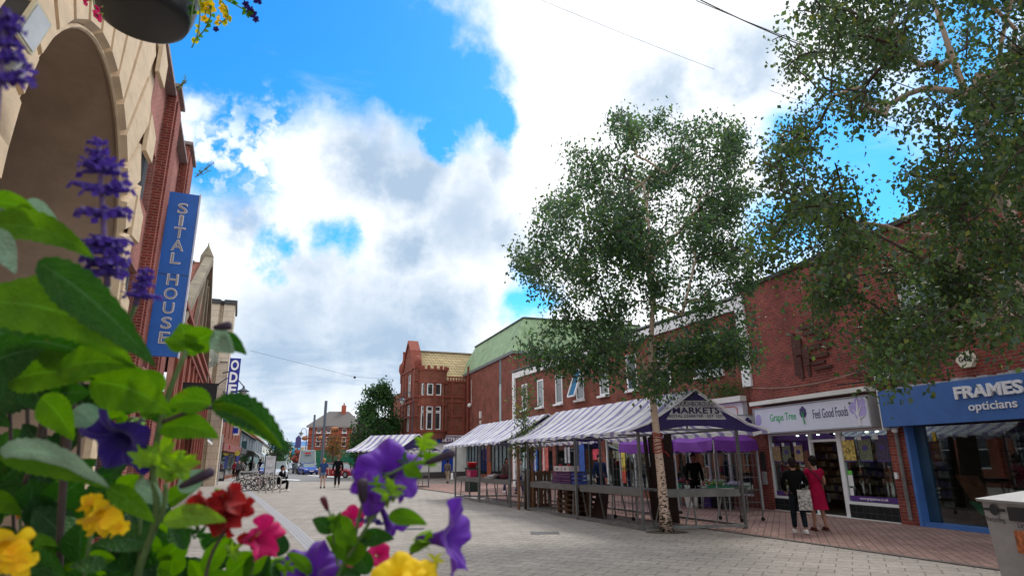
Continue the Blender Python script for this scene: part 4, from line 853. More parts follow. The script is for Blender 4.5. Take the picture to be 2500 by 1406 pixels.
def rsign(name,label,x,px0,px1,py0,py1,mat,th=.08,round_=False,txt=None,tm=None):
    "projecting sign standing x metres along the second row"
    u=Vector((math.sin(rad(A3)),math.cos(rad(A3)),0)); nn=Vector((math.cos(rad(A3)),-math.sin(rad(A3)),0)); o=Vector(RW)
    def f(px,py):
        d=Vector(ray(px,py)); t=((o+u*x)-Vector((0,0,H))).dot(u)/d.dot(u); p=Vector((0,0,H))+d*t; return (p-o).dot(nn),p.z
    a,z1=f(px0,py0); b,z0=f(px1,py1); t=thing(name,label,'sign',RW,RZ3)
    if round_: MB().lathe([(.001,0),((b-a)/2,0),((b-a)/2,th),(.001,th)],20,Matrix.Translation((x,-(a+b)/2,(z0+z1)/2))@Matrix.Rotation(PI/2,4,'Y')).build('panel',mat,t)
    else: MB().box(x,x+th,-b,-a,z0,z1).build('panel',mat,t)
    MB().bar((x+.04,-(a+b)/2,z1),(x+.04,.1,z1),.05).build('bracket',DSTEEL,t)
    if txt: text(txt,(x-.01,-(a+b)/2,(z0+z1)/2),(0,-1,0),(0,0,1),(b-a)*.45,(z1-z0)*.6,tm or WL,t,'lettering',.01,.03)
    return t,(a,b,z0,z1)
t,q=rsign('hanging_sign','white hanging sign with a royal blue lower panel on the tall red brick shop',14,562,583,1037,1062,WHITE); MB().box(13.98,13.995,-q[1]+.1,-q[0]-.1,q[2]+.2,q[2]+.75).build('printed_panel',pm('royal_blue2',(.02,.03,.35)),t)
rsign('hanging_sign','small plain yellow hanging sign above the red disc',10,548,558,1058,1077,pm('sign_yellow',(.6,.55,.15)))
rsign('round_sign','red round sign with a white slanted letter',8,544,561,1082,1102,pm('sign_bright_red',(.55,.01,.02)),.1,True,'L')
t,q=rsign('square_sign','black square sign with yellow disc beside the red round sign',17,573,585,1099,1112,BLK); MB().lathe([(.001,0),(.3,0)],14,Matrix.Translation((16.97,-(q[0]+q[1])/2,(q[2]+q[3])/2))@Matrix.Rotation(PI/2,4,'Y')).build('yellow_disc',pm('disc_yellow',(.6,.5,.08)),t)
rsign('hanging_board','pale blue board hung over the pavement below the cinema tower',3.5,521,541,1072,1100,pm('pale_blue_board',(.45,.58,.66)))
rsign('hanging_board','navy board beside the pale blue board',2.,505,520,1073,1095,pm('navy_board',(.04,.06,.22)))
rsign('vertical_banner','narrow blue and white vertical banner at pavement level by the crowd',18,577,582,1110,1142,pm('banner_blue',(.10,.12,.45)))
rsign('hanging_sign','dark teal pub sign board over the far shops',30,583,602,1076,1095,pm('teal_board',(.03,.08,.09)))
t=thing('glazed_canopy','curved glazed canopy in front of the dark grey shop','canopy',RW,RZ3); m=MB(); g_=MB()
for x in (36,44,52,60): m.tube([(x,-.05,3.2),(x,-1.,3.0),(x,-1.8,2.4),(x,-2.,1.6),(x,-2.,0)],.08,6)
for i,(a,b) in enumerate((((-.05,3.2),(-1.,3.)),((-1.,3.),(-1.8,2.4)),((-1.8,2.4),(-2.,1.6)))): g_.add([(36,a[0],a[1]),(60,a[0],a[1]),(60,b[0],b[1]),(36,b[0],b[1])],[(0,1,2,3)])
m.build('frame',DSTEEL,t); g_.build('glazing',pm('canopy_glass',(.45,.5,.5),.2,.1,1),t)
# lamps, poles, wires
def lamp(px,py,D,ztop,label,arm=-1.0,h0=None):
    p=HD(px,py,D); t=thing('street_lamp',label,'street lamp',(p.x,p.y,0),0)
    MB().tube([(0,0,0),(0,0,1.2),(0,0,1.25),(0,0,ztop-1.)],[.11,.1,.07,.05],8).build('post',pm('lamp_post_blue',(.035,.05,.08),.5),t)
    pts=[(arm*(1-math.cos(a))/2*1.0,0,ztop-1.+1.*math.sin(a)) for a in [PI*i/10 for i in range(9)]]; MB().tube(pts,.035,6).build('arm',MATS['lamp_post_blue'],t)
    e=pts[-1]; h=MB().lathe([(.04,.35),(.08,.2),(.36,.02),(.36,-.02)],12,Matrix.Translation((e[0],0,e[2]-.35))).build('lamp_hood',MATS['lamp_post_blue'],t)
    MB().lathe([(.2,0),(.2,-.12),(.1,-.3),(.01,-.36)],12,Matrix.Translation((e[0],0,e[2]-.37))).build('globe',glass('lamp_glass',(.5,.5,.45),.1),h); return t
lamp(742,1150,92.,6.1,'tall lamp with curved arm near the bright red brick building',-.9)
lamp(1003,1150,57.,7.6,'curved lamp post in front of the ornate corner building',-1.1)
t=thing('street_lamp','wall mounted lamp on a curved arm beside the dark blue cinema sign','street lamp',LO,LRZ); o_,z_=Lpx(594,955,49.5)
MB().tube([(49.5,-o_+1.9,z_+.3),(49.5,-o_+1.2,z_+.9),(49.5,-o_+.5,z_+.9),(49.5,-o_,z_+.35)],.04,6).build('arm',MATS['lamp_post_blue'],t); h=MB().lathe([(.05,.4),(.1,.2),(.42,.02),(.42,-.02)],12,Matrix.Translation((49.5,-o_,z_))).build('lamp_hood',MATS['lamp_post_blue'],t); MB().lathe([(.25,0),(.22,-.14),(.05,-.38)],12,Matrix.Translation((49.5,-o_,z_-.03))).build('globe',MATS['lamp_glass'],h)
for px,py,D,yt,lab in ((783,1164,67.,987,'tall plain steel post behind the walking couple'),(758,1152,92.,1020,'second tall steel post, further back by the parked cars')):
    p=HD(px,py,D); zt_=H+(1127-yt)*D/1557; t=thing('steel_post',lab,'post',(p.x,p.y,0)); MB().box(-.12,.12,-.1,.1,0,zt_).build('column',pm('post_slate',(.10,.12,.16),.5,.1,2),t)
    for s in (-1,1):
        if s==-1 and px==783: continue
        h=MB().ball((s*1.1,-.1,4.7),.45,.45,.3).build('flower_basket',pm('basket_flowers',(.30,.12,.05),.8,.9,6),t); MB().bar((0,0,5.),(s*1.1,-.1,5.),.07).build('basket_arm',DSTEEL,t)
def wire(name,pts,r,label,sag=0.):
    m=MB(); P=[Vector(p) for p in pts]; out=[]
    for i in range(len(P)-1):
        for k in range(9): u=k/8; out.append(P[i].lerp(P[i+1],u)-Vector((0,0,sag*4*u*(1-u))))
    return tag(m.tube(out,r,5).build(name,pm('wire_dark',(.06,.06,.065),.6),None),label,'cable')
wire('overhead_cable',[PD(1640,-35,11),PD(1960,112,12.5),PD(2300,240,14)],.012,'thick dark cable entering the right-hand tree from the top',.05)
wire('overhead_cable',[PD(1700,2,11.05),PD(1975,112,12.6)],.008,'second cable twisted beside the thick one at the top right',.02)
wire('overhead_cable',[PD(1310,-4,18),PD(1745,170,21)],.006,'hair-thin straight wire high across the bright cloud',.03)
wire('overhead_cable',[PD(1880,222,19),PD(1950,246,19.3),PD(2240,330,20.5)],.006,'hair-thin wire running into the right-hand tree',.0)
w=wire('overhead_cable',[Lw(49.5,2.4,9.6),PD(866,920,58),PD(962,926,60)],.011,'long thin cable strung across the street below the clouds',.0)
t=tag(MB().ball(PD(866,921,58),.12).build('cable_junction',BLK,None),'small black junction on the long street cable','junction box')
# flood light and junction box on the arch wall
t=thing('floodlight','large square floodlight with pale lens on the sandstone left of the arch','light',LO,LRZ)
R=Matrix.Rotation(rad(-6),3,'Z')@Matrix.Rotation(rad(16),3,'X')
s1,z1=5.50,5.06
MB().obox((s1,-.22,z1),.13,.085,.15,R).build('lamp_body',DSTEEL,t); MB().obox(Vector((s1,-.42,z1))+R@Vector((.115,0,0))*1,.014,.175,.185,R).build('bezel',pm('bezel_cream',(.62,.56,.40),.4,.1,4),t) if False else None
MB().obox(Vector((s1,-.22,z1))+R@Vector((-.0,-.10,0)),.155,.016,.17,R).build('bezel',pm('bezel_cream',(.62,.58,.42),.4,.1,4),t)
MB().obox(Vector((s1,-.22,z1))+R@Vector((-.0,-.12,0)),.13,.004,.145,R).build('lens',glass('lens_pale',(.55,.60,.66),.08),t)
MB().bar((s1,-.3,z1),(s1-.05,0,z1),.05).build('bracket',DSTEEL,t)
t=thing('junction_box','small grey square junction box with white cable under the floodlight','box',LO,LRZ); s2,z2=5.74,4.80
b=MB().obox((s2,-.16,z2),.09,.05,.09,R).build('box_body',pm('grey_plastic',(.30,.31,.32),.4,.08,4),t); MB().obox(Vector((s2,-.16,z2))+R@Vector((0,-.06,0)),.07,.012,.07,R).build('cover',pm('pale_grey_plastic',(.42,.43,.44),.35,.05,4),b)
MB().tube([(s2-.08,-.18,z2+.03),(s2-.15,-.2,z2+.04),(s2-.20,-.18,z2-.05),(s2-.22,-.14,z2+.08),(s2-.15,-.12,z2+.18)],.009,6).tube([(s2,-.16,z2-.08),(s2-.05,-.13,z2-.15),(s2+.03,-.1,z2-.2),(s2+.06,-.08,z2-.2)],.009,6).build('cable',WHITE,b); MB().bar((s2,-.25,z2),(s2,.0,z2),.05).build('bracket',DSTEEL,t)
# ================================================================ market stalls
CANV=stripes('stall_canvas',(.80,.81,.84),(.33,.30,.55),.50,axis=0,duty=.64,trans=.25)
CVP=pm('canvas_purple',(.030,.016,.12),.6,.3,2,.3); CVW=pm('canvas_edge_white',(.72,.72,.74),.7,.15,5)
su=rad(-22.5); SKX=-.33
def stall(label,o,us,W_,group,near_panel=False,rz=None):
    rz=frame_rz(-22.5) if rz is None else rz
    t=thing('market_stall',label,'market stall',(o[0],o[1],0),rz,group)
    def q(u,v,z): return (u+SKX*v*.9,-v,z)   # v runs away from the street, to the right
    U1=us[-1]; fr=MB(); pw=.03; ze=2.27; zr=3.12
    for u in us:
        for v in (0,W_):
            p=q(u,v,0); leg=MB().box(p[0]-pw,p[0]+pw,p[1]-pw,p[1]+pw,0,ze).box(p[0]-pw*1.5,p[0]+pw*1.5,p[1]-pw*1.5,p[1]+pw*1.5,0,.02); leg.build('post',GALV,t)
    for v in (0,W_):
        fr.bar(q(0,v,ze-.03),q(U1,v,ze-.03),.045); fr.bar(q(.0,v,.06),q(U1,v,.06),.05,.06)
    for u in us:
        fr.bar(q(u,0,ze-.03),q(u,W_,ze-.03),.045); fr.bar(q(u,0,ze),q(u,W_/2,zr-.03),.04); fr.bar(q(u,W_,ze),q(u,W_/2,zr-.03),.04); fr.bar(q(u,W_/2,ze-.03),q(u,W_/2,zr-.03),.035)
    fr.bar(q(0,W_/2,zr-.04),q(U1,W_/2,zr-.04),.045); fr.bar(q(0,0,.06),q(0,W_,.06),.05,.06); fr.bar(q(U1,0,.06),q(U1,W_,.06),.05,.06)
    for v in (W_*.25,W_*.75): fr.bar(q(0,v,lerp(ze,zr,.5)-.03),q(U1,v,lerp(ze,zr,.5)-.03),.035)
    fr.build('frame',GALV,t)
    # trading boards on trestles
    tb=MB(); lg_=MB()
    def table(a,b,wd,nrm):
        a=Vector(a);b=Vector(b);d=(b-a).normalized(); tb=MB(); tb.bar(a,b,wd,.03); tb.bar(a+nrm*(-wd/2)+Vector((0,0,-.07)),b+nrm*(-wd/2)+Vector((0,0,-.07)),.03,.16); tb.build('trading_board',pm('board_steel',(.15,.155,.15),.5,.25,3,metal=.3),t)
        for k in (.12,.5,.88):
            p=a.lerp(b,k)
            for s in (-1,1):
                lg_=MB().bar(p+nrm*(s*wd*.36)+d*.10*s+Vector((0,0,-.05)),p+nrm*(s*wd*.45)-d*.10+Vector((0,0,-p.z+.03)),.03); lg_.build('trestle_leg',GALV,t)
    n1=Vector((0,1,0))
    for i in range(len(us)-1): table(q(us[i]+.12,.26,.88),q(us[i+1]-.12,.26,.88),.5,-n1)
    table(q(.2,.35,.86),q(.2,W_-.1,.86),.45,Vector((1,0,0)))
    # canopy
    n=14; us2=[lerp(-.42,U1+.42,i/(2*n)) for i in range(2*n+1)]; pts=[]; prof=[(-.50,2.12),(-.47,2.20),(0,2.36),(W_*.25,2.74),(W_/2,zr+.03),(W_*.75,2.74),(W_,2.36),(W_+.47,2.20),(W_+.50,2.12)]
    for i,u in enumerate(us2):
        for j,(v,z) in enumerate(prof):
            sag=(-.05*abs(math.sin(i*PI/4+.2*j))-.02*math.sin(i*1.7+us[-1]*3)) if j in (3,5) else 0
            sc=.035*math.sin(i*PI/1.5) if j in (0,8) else 0
            pts.append(q(u,v,z+sag+sc+.01*math.sin(i*2.3+j)))
    cn=MB().grid(pts,2*n+1,9).build('canopy',CANV,t)
    ed=MB()
    for u in (-.43,U1+.43):
        ed=MB()
        for j in range(1,7): ed.bar(q(u,*prof[j]),q(u,*prof[j+1]),.05,.035)
        ed.build('edge_binding',CVW,cn)
    for u in (-.36,U1+.36):
        g_=MB(); zb=2.20; P=[q(u,-.35,2.2),q(u,0,2.34),q(u,W_/2,zr-.0),q(u,W_,2.34),q(u,W_+.35,2.2)]; 
        low=[q(u,v,2.10+.22*math.sin(PI*(v+.1)/(W_+.2)) if 0<v<W_ else 2.16) for v in (W_+.1,W_*.8,W_*.6,W_*.4,W_*.2,-.1)]
        g_.add(P+low,[tuple(range(len(P+low)))]).build('gable_sheet',CVP,t)
    if near_panel:
        u=-.375; MB().add([q(u,W_*.20,2.46),q(u,W_*.80,2.46),q(u,W_*.68,2.90),q(u,W_*.32,2.90)],[(0,1,2,3)]).build('gable_panel',pm('panel_white',(.50,.52,.55),.6,.1,3),t)
        xd=Vector(q(0,1,0)).normalized(); 
        for s,z,w,h in (('LOUGHBOROUGH',2.82,1.0,.11),('MARKETS',2.67,1.15,.15),('ROYAL CHARTER · EST 1227',2.54,1.35,.07)):
            c=Vector(q(u-.012,W_/2,z)); text(s,c,xd,(0,0,1),w,h,pm('letters_navy',(.03,.02,.09)),t,'lettering',.004,.02 if 'MARK' in s else 0)
    return t,q
oA=GR(1572,1294); SW=2.35
SA,qA=stall('nearest purple and white striped market stall with lettered gable panel, around the birch trunk',(oA.x,oA.y),[0,3.2,6.55],SW,'striped market stalls',True)
uu=Vector((math.sin(su),math.cos(su),0)); oB=oA+uu*8.1
SB2,qB=stall('second striped market stall in the row, beyond the staked sapling',(oB.x,oB.y),[0,3.2,6.4],SW,'striped market stalls')
oC=GR(1046,1189)-Vector((.5,.866,0))*SW+Vector((-.866,.5,0))*.7
SC,qC=stall('farthest striped stall, half hidden by the purple petunia flower',(oC.x,oC.y),[0,3.0],SW,'striped market stalls',rz=frame_rz(-60))
MA=Matrix.Translation(oA)@Matrix.Rotation(frame_rz(-22.5),4,'Z'); MBm=Matrix.Translation(oB)@Matrix.Rotation(frame_rz(-22.5),4,'Z')
def inA(u,v,z=0): return MA@Vector(qA(u,v,z))
def inB(u,v,z=0): return MBm@Vector(qB(u,v,z))
SRZ=frame_rz(-22.5)
# crates, boxes, pallets
def crate(label,p,rz,w,d,h,mat,group=None,fill=None,name='crate'):
    t=thing(name,label,'crate',p,rz,group); m=MB(); th=.012
    m.box(-w/2,w/2,-d/2,d/2,0,th)
    for z in (0.0,.36,.72):
        z0=z*h+.01; z1=z0+h*.24
        m.box(-w/2,w/2,-d/2,-d/2+th,z0,z1).box(-w/2,w/2,d/2-th,d/2,z0,z1).box(-w/2,-w/2+th,-d/2+th,d/2-th,z0,z1).box(w/2-th,w/2,-d/2+th,d/2-th,z0,z1)
    for sx in (-1,1):
        for sy in (-1,1): m.box(sx*w/2-.02*sx,sx*w/2,sy*d/2-.02*sy,sy*d/2,0,h)
    m.box(-w/2,w/2,-d/2,-d/2+th,h-.03,h).box(-w/2,w/2,d/2-th,d/2,h-.03,h)
    m.build('crate_shell',mat,t)
    if fill:
        f=MB()
        for i in range(int(w*d*260)): f.ball((random.uniform(-w/2+.05,w/2-.05),random.uniform(-d/2+.05,d/2-.05),h-.02+random.uniform(-.02,.03)),.035,n=6)
        f.build('produce',fill,t,True)
    return t
PCR=pm('crate_purple',(.10,.03,.13),.5,.2,4); WBX=pm('carton_white',(.62,.60,.60),.7,.08,4); BCR=pm('crate_blue',(.04,.08,.35),.5,.2,4); BLC=pm('crate_black',(.02,.02,.022),.5,.3,4)
REDF=pm('fruit_red',(.45,.03,.04),.4,.3,9); 
tb=inA(4.1,.3,.90)
k=0
for i,(du,dz,mt,lb) in enumerate([(0,0,PCR,'left purple crate of the lower layer on the market table'),(.62,0,PCR,'right purple crate of the lower layer on the market table'),(.02,.17,PCR,'left purple crate of the upper layer on the market table'),(.60,.17,PCR,'right purple crate of the upper layer, holding a pale lid')]):
    crate(lb,inA(4.75-du,.30,.90+dz),SRZ,.58,.38,.165,mt,'crates stacked on the stall table')
for i,(u,lb) in enumerate(((4.72,'white cardboard fruit box with a red fruit on top, left of its pair'),(4.20,'white cardboard fruit box with printed square, right of its pair'))):
    t=thing('fruit_box',lb,'box',inA(u,.30,1.24),SRZ); m=MB().box(-.24,.24,-.17,-.16,0,.15).box(-.24,.24,.16,.17,0,.15).box(-.24,-.23,-.16,.16,0,.15).box(.23,.24,-.16,.16,0,.15).box(-.23,.23,-.16,.16,0,.01); m.build('carton',WBX,t)
    f=MB(); 
    for kk in range(5): f.ball((random.uniform(-.12,.12),random.uniform(-.08,.08),.10+.05*(kk==0)),.06,n=8)
    f.build('fruit',REDF,t,True); MB().box(-.05,.05,.1705,.172,.04,.09).build('printed_square',PUR,t)
def pallet(label,p,rz,group,tilt=None):
    t=thing('pallet',label,'pallet',p,rz,group); 
    if tilt: t.rotation_euler=tilt
    m=MB()
    for k in range(7): y=-.4+k*.133; m.box(-.6,.6,y-.045,y+.045,.122,.142)
    for x in (-.5,0,.5): m.box(x-.05,x+.05,-.45,.45,.100,.121)
    m.build('deck_boards',WOOD,t); m=MB()
    for x in (-.5,0,.5):
        for y in (-.38,0,.38): m.box(x-.07,x+.07,y-.05,y+.05,.021,.099)
    m.build('blocks',WOOD,t); m=MB()
    for y in (-.38,0,.38): m.box(-.6,.6,y-.05,y+.05,0,.02)
    m.build('bottom_boards',WOOD,t); return t
for k,lb in enumerate(('bottom wooden pallet of the stack under the stall','second wooden pallet from the bottom of the stack','third wooden pallet from the bottom of the stack','fourth wooden pallet from the bottom of the stack','top wooden pallet of the stack under the stall')):
    pallet(lb,inA(4.7+random.uniform(-.04,.04),.75,.146*k),SRZ+random.uniform(-.03,.03),'pallets stacked under the stall table')
a=inA(7.0,.55); pallet('wooden pallet stood on edge between the two stalls',a+Vector((0,0,.62)),0,None,tilt=(PI/2,rad(90),SRZ+PI/2))
for i in range(7):
    u=1.5+i*.17; h=2.1+.12*random.random(); p=inA(u,SW*.72,0); t=tag(MB().box(-.075,.075,-.015,.015,0,h).box(-.075,.075,-.017,-.0151,0,.02).build('board',DWOOD,None),'tall dark timber board stood upright in the back of the nearest stall','board','dark boards stood in the nearest stall'); t.location=p; t.rotation_euler=(rad(-4+random.random()*3),rad(random.uniform(-1,1)),SRZ)
for i in range(4):
    p=inA(3.0+i*.2,.62,0); t=tag(MB().box(-.10,.10,-.012,.012,0,.92).box(-.1,.1,.0121,.02,.4,.48).build('board',DWOOD,None),'short dark board leaned under the nearest stall table','board','short dark boards under the nearest stall table'); t.location=p; t.rotation_euler=(rad(12+i*3),rad(4),SRZ)
def cage(label,p,rz,w,d,h):
    t=thing('wire_cage',label,'cage trolley',p,rz); m=MB()
    for x in (-w/2,w/2):
        for y in (-d/2,d/2): m.bar((x,y,.08),(x,y,h),.025)
    for z in np.linspace(.15,h,6):
        m.bar((-w/2,-d/2,z),(w/2,-d/2,z),.012).bar((-w/2,d/2,z),(w/2,d/2,z),.012).bar((-w/2,-d/2,z),(-w/2,d/2,z),.012)
    for x in np.linspace(-w/2,w/2,6)[1:-1]: m.bar((x,-d/2,.15),(x,-d/2,h),.008).bar((x,d/2,.15),(x,d/2,h),.008)
    m.build('mesh_sides',GALV,t)
    for x in (-w/2,w/2):
        for y in (-d/2,d/2): MB().lathe([(.05,-.02),(.05,.02)],10,Matrix.Translation((x,y,.05))@Matrix.Rotation(PI/2,4,'X'),True).build('castor',BLK,t)
    return t
cage('wire cage trolley standing behind the dark boards in the nearest stall',inA(2.9,1.4),SRZ,.9,.7,1.6)
cage('second wire cage trolley at the back of the nearest stall',inA(1.9,3.6),SRZ,.8,.7,1.7)
t=crate('blue crate at the right end of the purple crates',inA(3.75,.32,.90),SRZ,.4,.35,.3,BCR)
# second stall goods
p=inB(4.6,2.3); t=thing('litter_bin','dark green litter bin with red tub on top, behind the second stall','bin',GR(1152,1199),SRZ); MB().box(-.33,.33,-.28,.28,0,1.15).box(-.36,.36,-.31,.31,1.15,1.2).build('bin_body',pm('bin_green',(.015,.03,.025),.5,.2,3),t); MB().box(-.2,.2,-.27,-.283,.9,1.05).build('slot',BLK,t)
t=thing('red_tub','bright red plastic tub on the dark bin','tub',GR(1152,1199)+Vector((0,0,1.2)),SRZ); MB().lathe([(.01,.0),(.22,0),(.27,.22),(.30,.23),(.30,.27),(.01,.29)],16,None).build('tub_body',pm('tub_red',(.45,.01,.02),.35,.1,3),t,True)
t=thing('pink_crate','pink plastic crate with printed lines hung in front of the dark bin','crate',inB(5.3,.35,.9),SRZ); MB().box(-.26,.26,-.15,.15,0,.26).box(-.28,.28,-.17,.17,.262,.28).build('crate_body',pm('crate_pink',(.55,.03,.13),.45,.1,3),t); m=MB(); [m.box(-.2,.05,.1505,.153,.05+.04*k,.06+.04*k) for k in range(4)]; m.build('printed_lines',WHITE,t)
t=thing('poster_panel','orange poster panel propped on the second stall table','poster',inB(3.15,.35,.90),SRZ); MB().box(-.19,.19,-.012,.012,0,.62).build('panel',pm('poster_orange',(.45,.09,.025),.6,.3,5),t); text('HOME',(0,.014,.06),(-1,0,0),(0,0,1),.3,.08,WL,t,'lettering',.003,.02)
for i in range(5):
    c=inB(1.4+i*.28,.3,.9); mt=[pm('cloth_maroon',(.12,.02,.03)),BLK,pm('cloth_grey',(.2,.18,.18)),pm('cloth_tan',(.25,.15,.1)),WBX][i]; m=MB(); 
    for k in range(3): m.ball((random.uniform(-.1,.1),random.uniform(-.1,.1),.05+.03*k),.16,.12,.06,n=8)
    t=tag(m.build('folded_cloth',mt,None,True),['maroon folded cloth heap on the second stall table','black folded cloth heap on the second stall table','grey folded cloth heap on the second stall table','tan folded cloth heap on the second stall table','white folded cloth heap on the second stall table'][i],'cloth','cloth heaps on the second stall table'); t.location=c
t=tag(MB().add([(-.35,0,0),(.35,0,0),(.35,.3,.03),(-.35,.3,.03)],[(0,1,2,3)]).box(-.35,.35,.0,.3,-.02,-.001).build('white_tray',WHITE,None),'long white tray on the second stall table','tray'); t.location=inB(2.4,.3,.94); t.rotation_euler=(0,0,SRZ)
# sapling stakes are with the trees; purple gazebos
GPU=pm('gazebo_purple',(.24,.06,.42),.6,.12,3,.25,trans=.3)
def gazebo(label,K,e1,e2,zt,zb,group):
    K=Vector((K[0],K[1],0)); t=thing('pop_up_gazebo',label,'gazebo',K,0,group); e1=Vector((e1[0],e1[1],0)); e2=Vector((e2[0],e2[1],0)); C=[Vector((0,0,0)),e1,e1+e2,e2]; ap=(e1+e2)/2+Vector((0,0,zt+.75))
    for c in C: MB().bar(c,c+Vector((0,0,zt)),.04).bar(c,c+Vector((0,0,.9)),.052).box(c.x-.06,c.x+.06,c.y-.06,c.y+.06,0,.012).build('leg',pm('gazebo_leg',(.42,.42,.42),.4,.1,5,metal=.3),t)
    m=MB()
    for i in range(4):
        a=C[i]; b=C[(i+1)%4]; n=8; o=((a+b)/2-(e1+e2)/2).normalized(); top=[a.lerp(b,k/n)+Vector((0,0,zt-.06*math.sin(PI*k/n)*(.4+.6*(i%2))))+o*(.05+.015*math.sin(k*2.1)) for k in range(n+1)]; bot=[a.lerp(b,k/n)+Vector((0,0,zb-.03*math.sin(PI*k/n)+.02*math.sin(k*1.9)))+o*(.06+.03*math.sin(k*1.7)) for k in range(n+1)]
        m.grid(top+bot,2,n+1)
        for k in range(n): m.add([top[k],top[k+1],ap],[(0,1,2)])
    m.build('canopy',GPU,t,False); m=MB()
    for i in range(4):
        a=C[i]; b=C[(i+1)%4]; n=4
        for k in range(n): m.bar(a.lerp(b,k/n)+Vector((0,0,zt-.08-(k%2)*.35)),a.lerp(b,(k+1)/n)+Vector((0,0,zt-.08-((k+1)%2)*.35)),.018)
    m.build('truss',MATS['gazebo_leg'],t); return t
K=GR(1757,1252); Ea=GR(1864,1243)-K; Eb=GR(1658,1242)-K
gazebo('purple pop-up gazebo nearest the health food shop',K,Ea,Eb,2.12,1.80,'purple pop-up gazebos')
u3=Vector((math.sin(rad(-24)),math.cos(rad(-24)),0))*3.
K2=K+Eb+Vector((-.12,.1,0)); gazebo('purple pop-up gazebo behind the birch trunk, second in its row',K2,Ea*1.1,u3,2.13,1.80,'purple pop-up gazebos')
GRC=pm('cloth_green',(.01,.17,.08),.8,.2,3,.3)
def ptable(label,c,rz,w,d,h,mat,goods):
    t=thing('trestle_table',label,'table',c,rz); MB().box(-w/2,w/2,-d/2,d/2,h-.03,h).build('table_top',pm('table_grey',(.25,.26,.27),.5),t)
    for sx in (-1,1):
        for sy in (-1,1): MB().bar((sx*(w/2-.1),sy*(d/2-.06),h-.03),(sx*(w/2-.1),sy*(d/2-.06),0),.035).build('leg',MATS['table_grey'],t)
    cl=tag(MB().box(-w/2-.02,w/2*.3,-d/2-.02,d/2+.02,h+.003,h+.02).box(-w/2-.03,w/2*.3,d/2+.021,d/2+.03,h-.14,h+.01).build('green_cloth',mat,None),'green cloth on the '+label,'tablecloth'); cl.location=c; cl.rotation_euler=(0,0,rz)
    for i,(x,y,lb,mt,n,r) in enumerate(goods):
        m=MB(); 
        for k in range(n): m.ball((random.gauss(0,.12),random.gauss(0,.09),.03+abs(random.gauss(0,.04))),r,n=6)
        g_=tag(m.build('produce_heap',mt,None,True),lb,'produce'); g_.location=Vector(c)+Matrix.Rotation(rz,3,'Z')@Vector((x,y,h+.02)); g_.rotation_euler=(0,0,rz)
VG=pm('veg_green',(.12,.25,.05),.6,.5,9); VP=pm('veg_pink',(.40,.10,.12),.6,.5,9); VB=pm('packed_white_purple',(.40,.36,.50),.4,.8,9); VM=pm('potatoes_brown',(.16,.09,.06),.8,.4,9)
ce=K+(Ea*.45+Eb*.35)
ptable('table nearest the health food shop',ce,SRZ,1.5,.8,.72,GRC,[(.5,.1,'heap of red radishes on the nearer gazebo table',VP,40,.035),(.15,.15,'heap of green vegetables on the nearer gazebo table',VG,25,.05),(-.4,-.1,'heap of clear packed goods on the nearer gazebo table',VB,36,.06)])
ce2=K2+(Ea*.5+u3*.35)
ptable('table behind the birch trunk',ce2,SRZ,1.7,.8,.74,GRC,[(.5,.1,'brown potatoes heaped on the farther gazebo table',VM,40,.06),(-.1,.1,'blue and white packed goods on the farther gazebo table',pm('packed_blue',(.12,.12,.40),.4,.8,9),36,.06),(-.6,.0,'red onions heaped on the farther gazebo table',pm('onion_red',(.25,.04,.07),.5,.4,9),30,.05)])
p=GR(1697,1239); t=thing('polystyrene_box','white polystyrene box on the ground beside the gazebo leg','box',p,SRZ+.3); MB().add([(-.2,-.17,0),(.2,-.17,0),(.2,.17,0),(-.2,.17,0),(-.25,-.21,.36),(.25,-.21,.36),(.25,.21,.36),(-.25,.21,.36)],[(0,3,2,1),(4,5,6,7),(0,1,5,4),(1,2,6,5),(2,3,7,6),(3,0,4,7)]).build('box_body',pm('polystyrene',(.66,.66,.63),.8,.04,9,.2),t); MB().box(-.26,.26,-.22,.22,.361,.39).build('rim',MATS['polystyrene'],t)
crate('small violet crate tipped beside the gazebo table leg',GR(1735,1236),SRZ,.4,.3,.28,pm('crate_violet',(.14,.09,.42),.5))
for k in range(3): crate(['lowest','middle','topmost'][k]+' black crate of the low stack under the gazebo table',GR(1765,1240)+Vector((0,0,.125*k)),SRZ+.05*k,.6,.4,.12,BLC,'black crates under the gazebo table')
t=tag(MB().ball((0,0,.09),.10,n=10).build('squash',pm('squash_orange',(.50,.24,.10),.6,.2,6),None,True),'round orange squash lying on the ground under the gazebo','squash'); t.location=GR(1666,1224)
p=GR(1645,1228); t=tag(MB().box(-.22,.22,-.15,.15,0,.26).box(-.2,.2,-.13,.13,.261,.30).build('plastic_tub',pm('tub_clear',(.28,.34,.42),.3,.2,5),None),'pale translucent plastic tub on the ground behind the birch trunk','tub'); t.location=p; t.rotation_euler=(0,0,SRZ)
# litter
random.seed(11)
for i in range(14):
    px=random.uniform(1640,2100); py=random.uniform(1252,1330); p=GR(px,py); s=random.uniform(.015,.035)
    t=tag(MB().add([(-s,-s*.6,.004),(s,-s*.5,.010),(s*.8,s*.6,.005),(-s*.7,s*.7,.012)],[(0,1,2,3)]).build('litter_scrap',WBX,None),'tiny white scrap of litter on the red paving','litter','scraps of litter on the paving'); t.location=p; t.rotation_euler=(0,0,i)
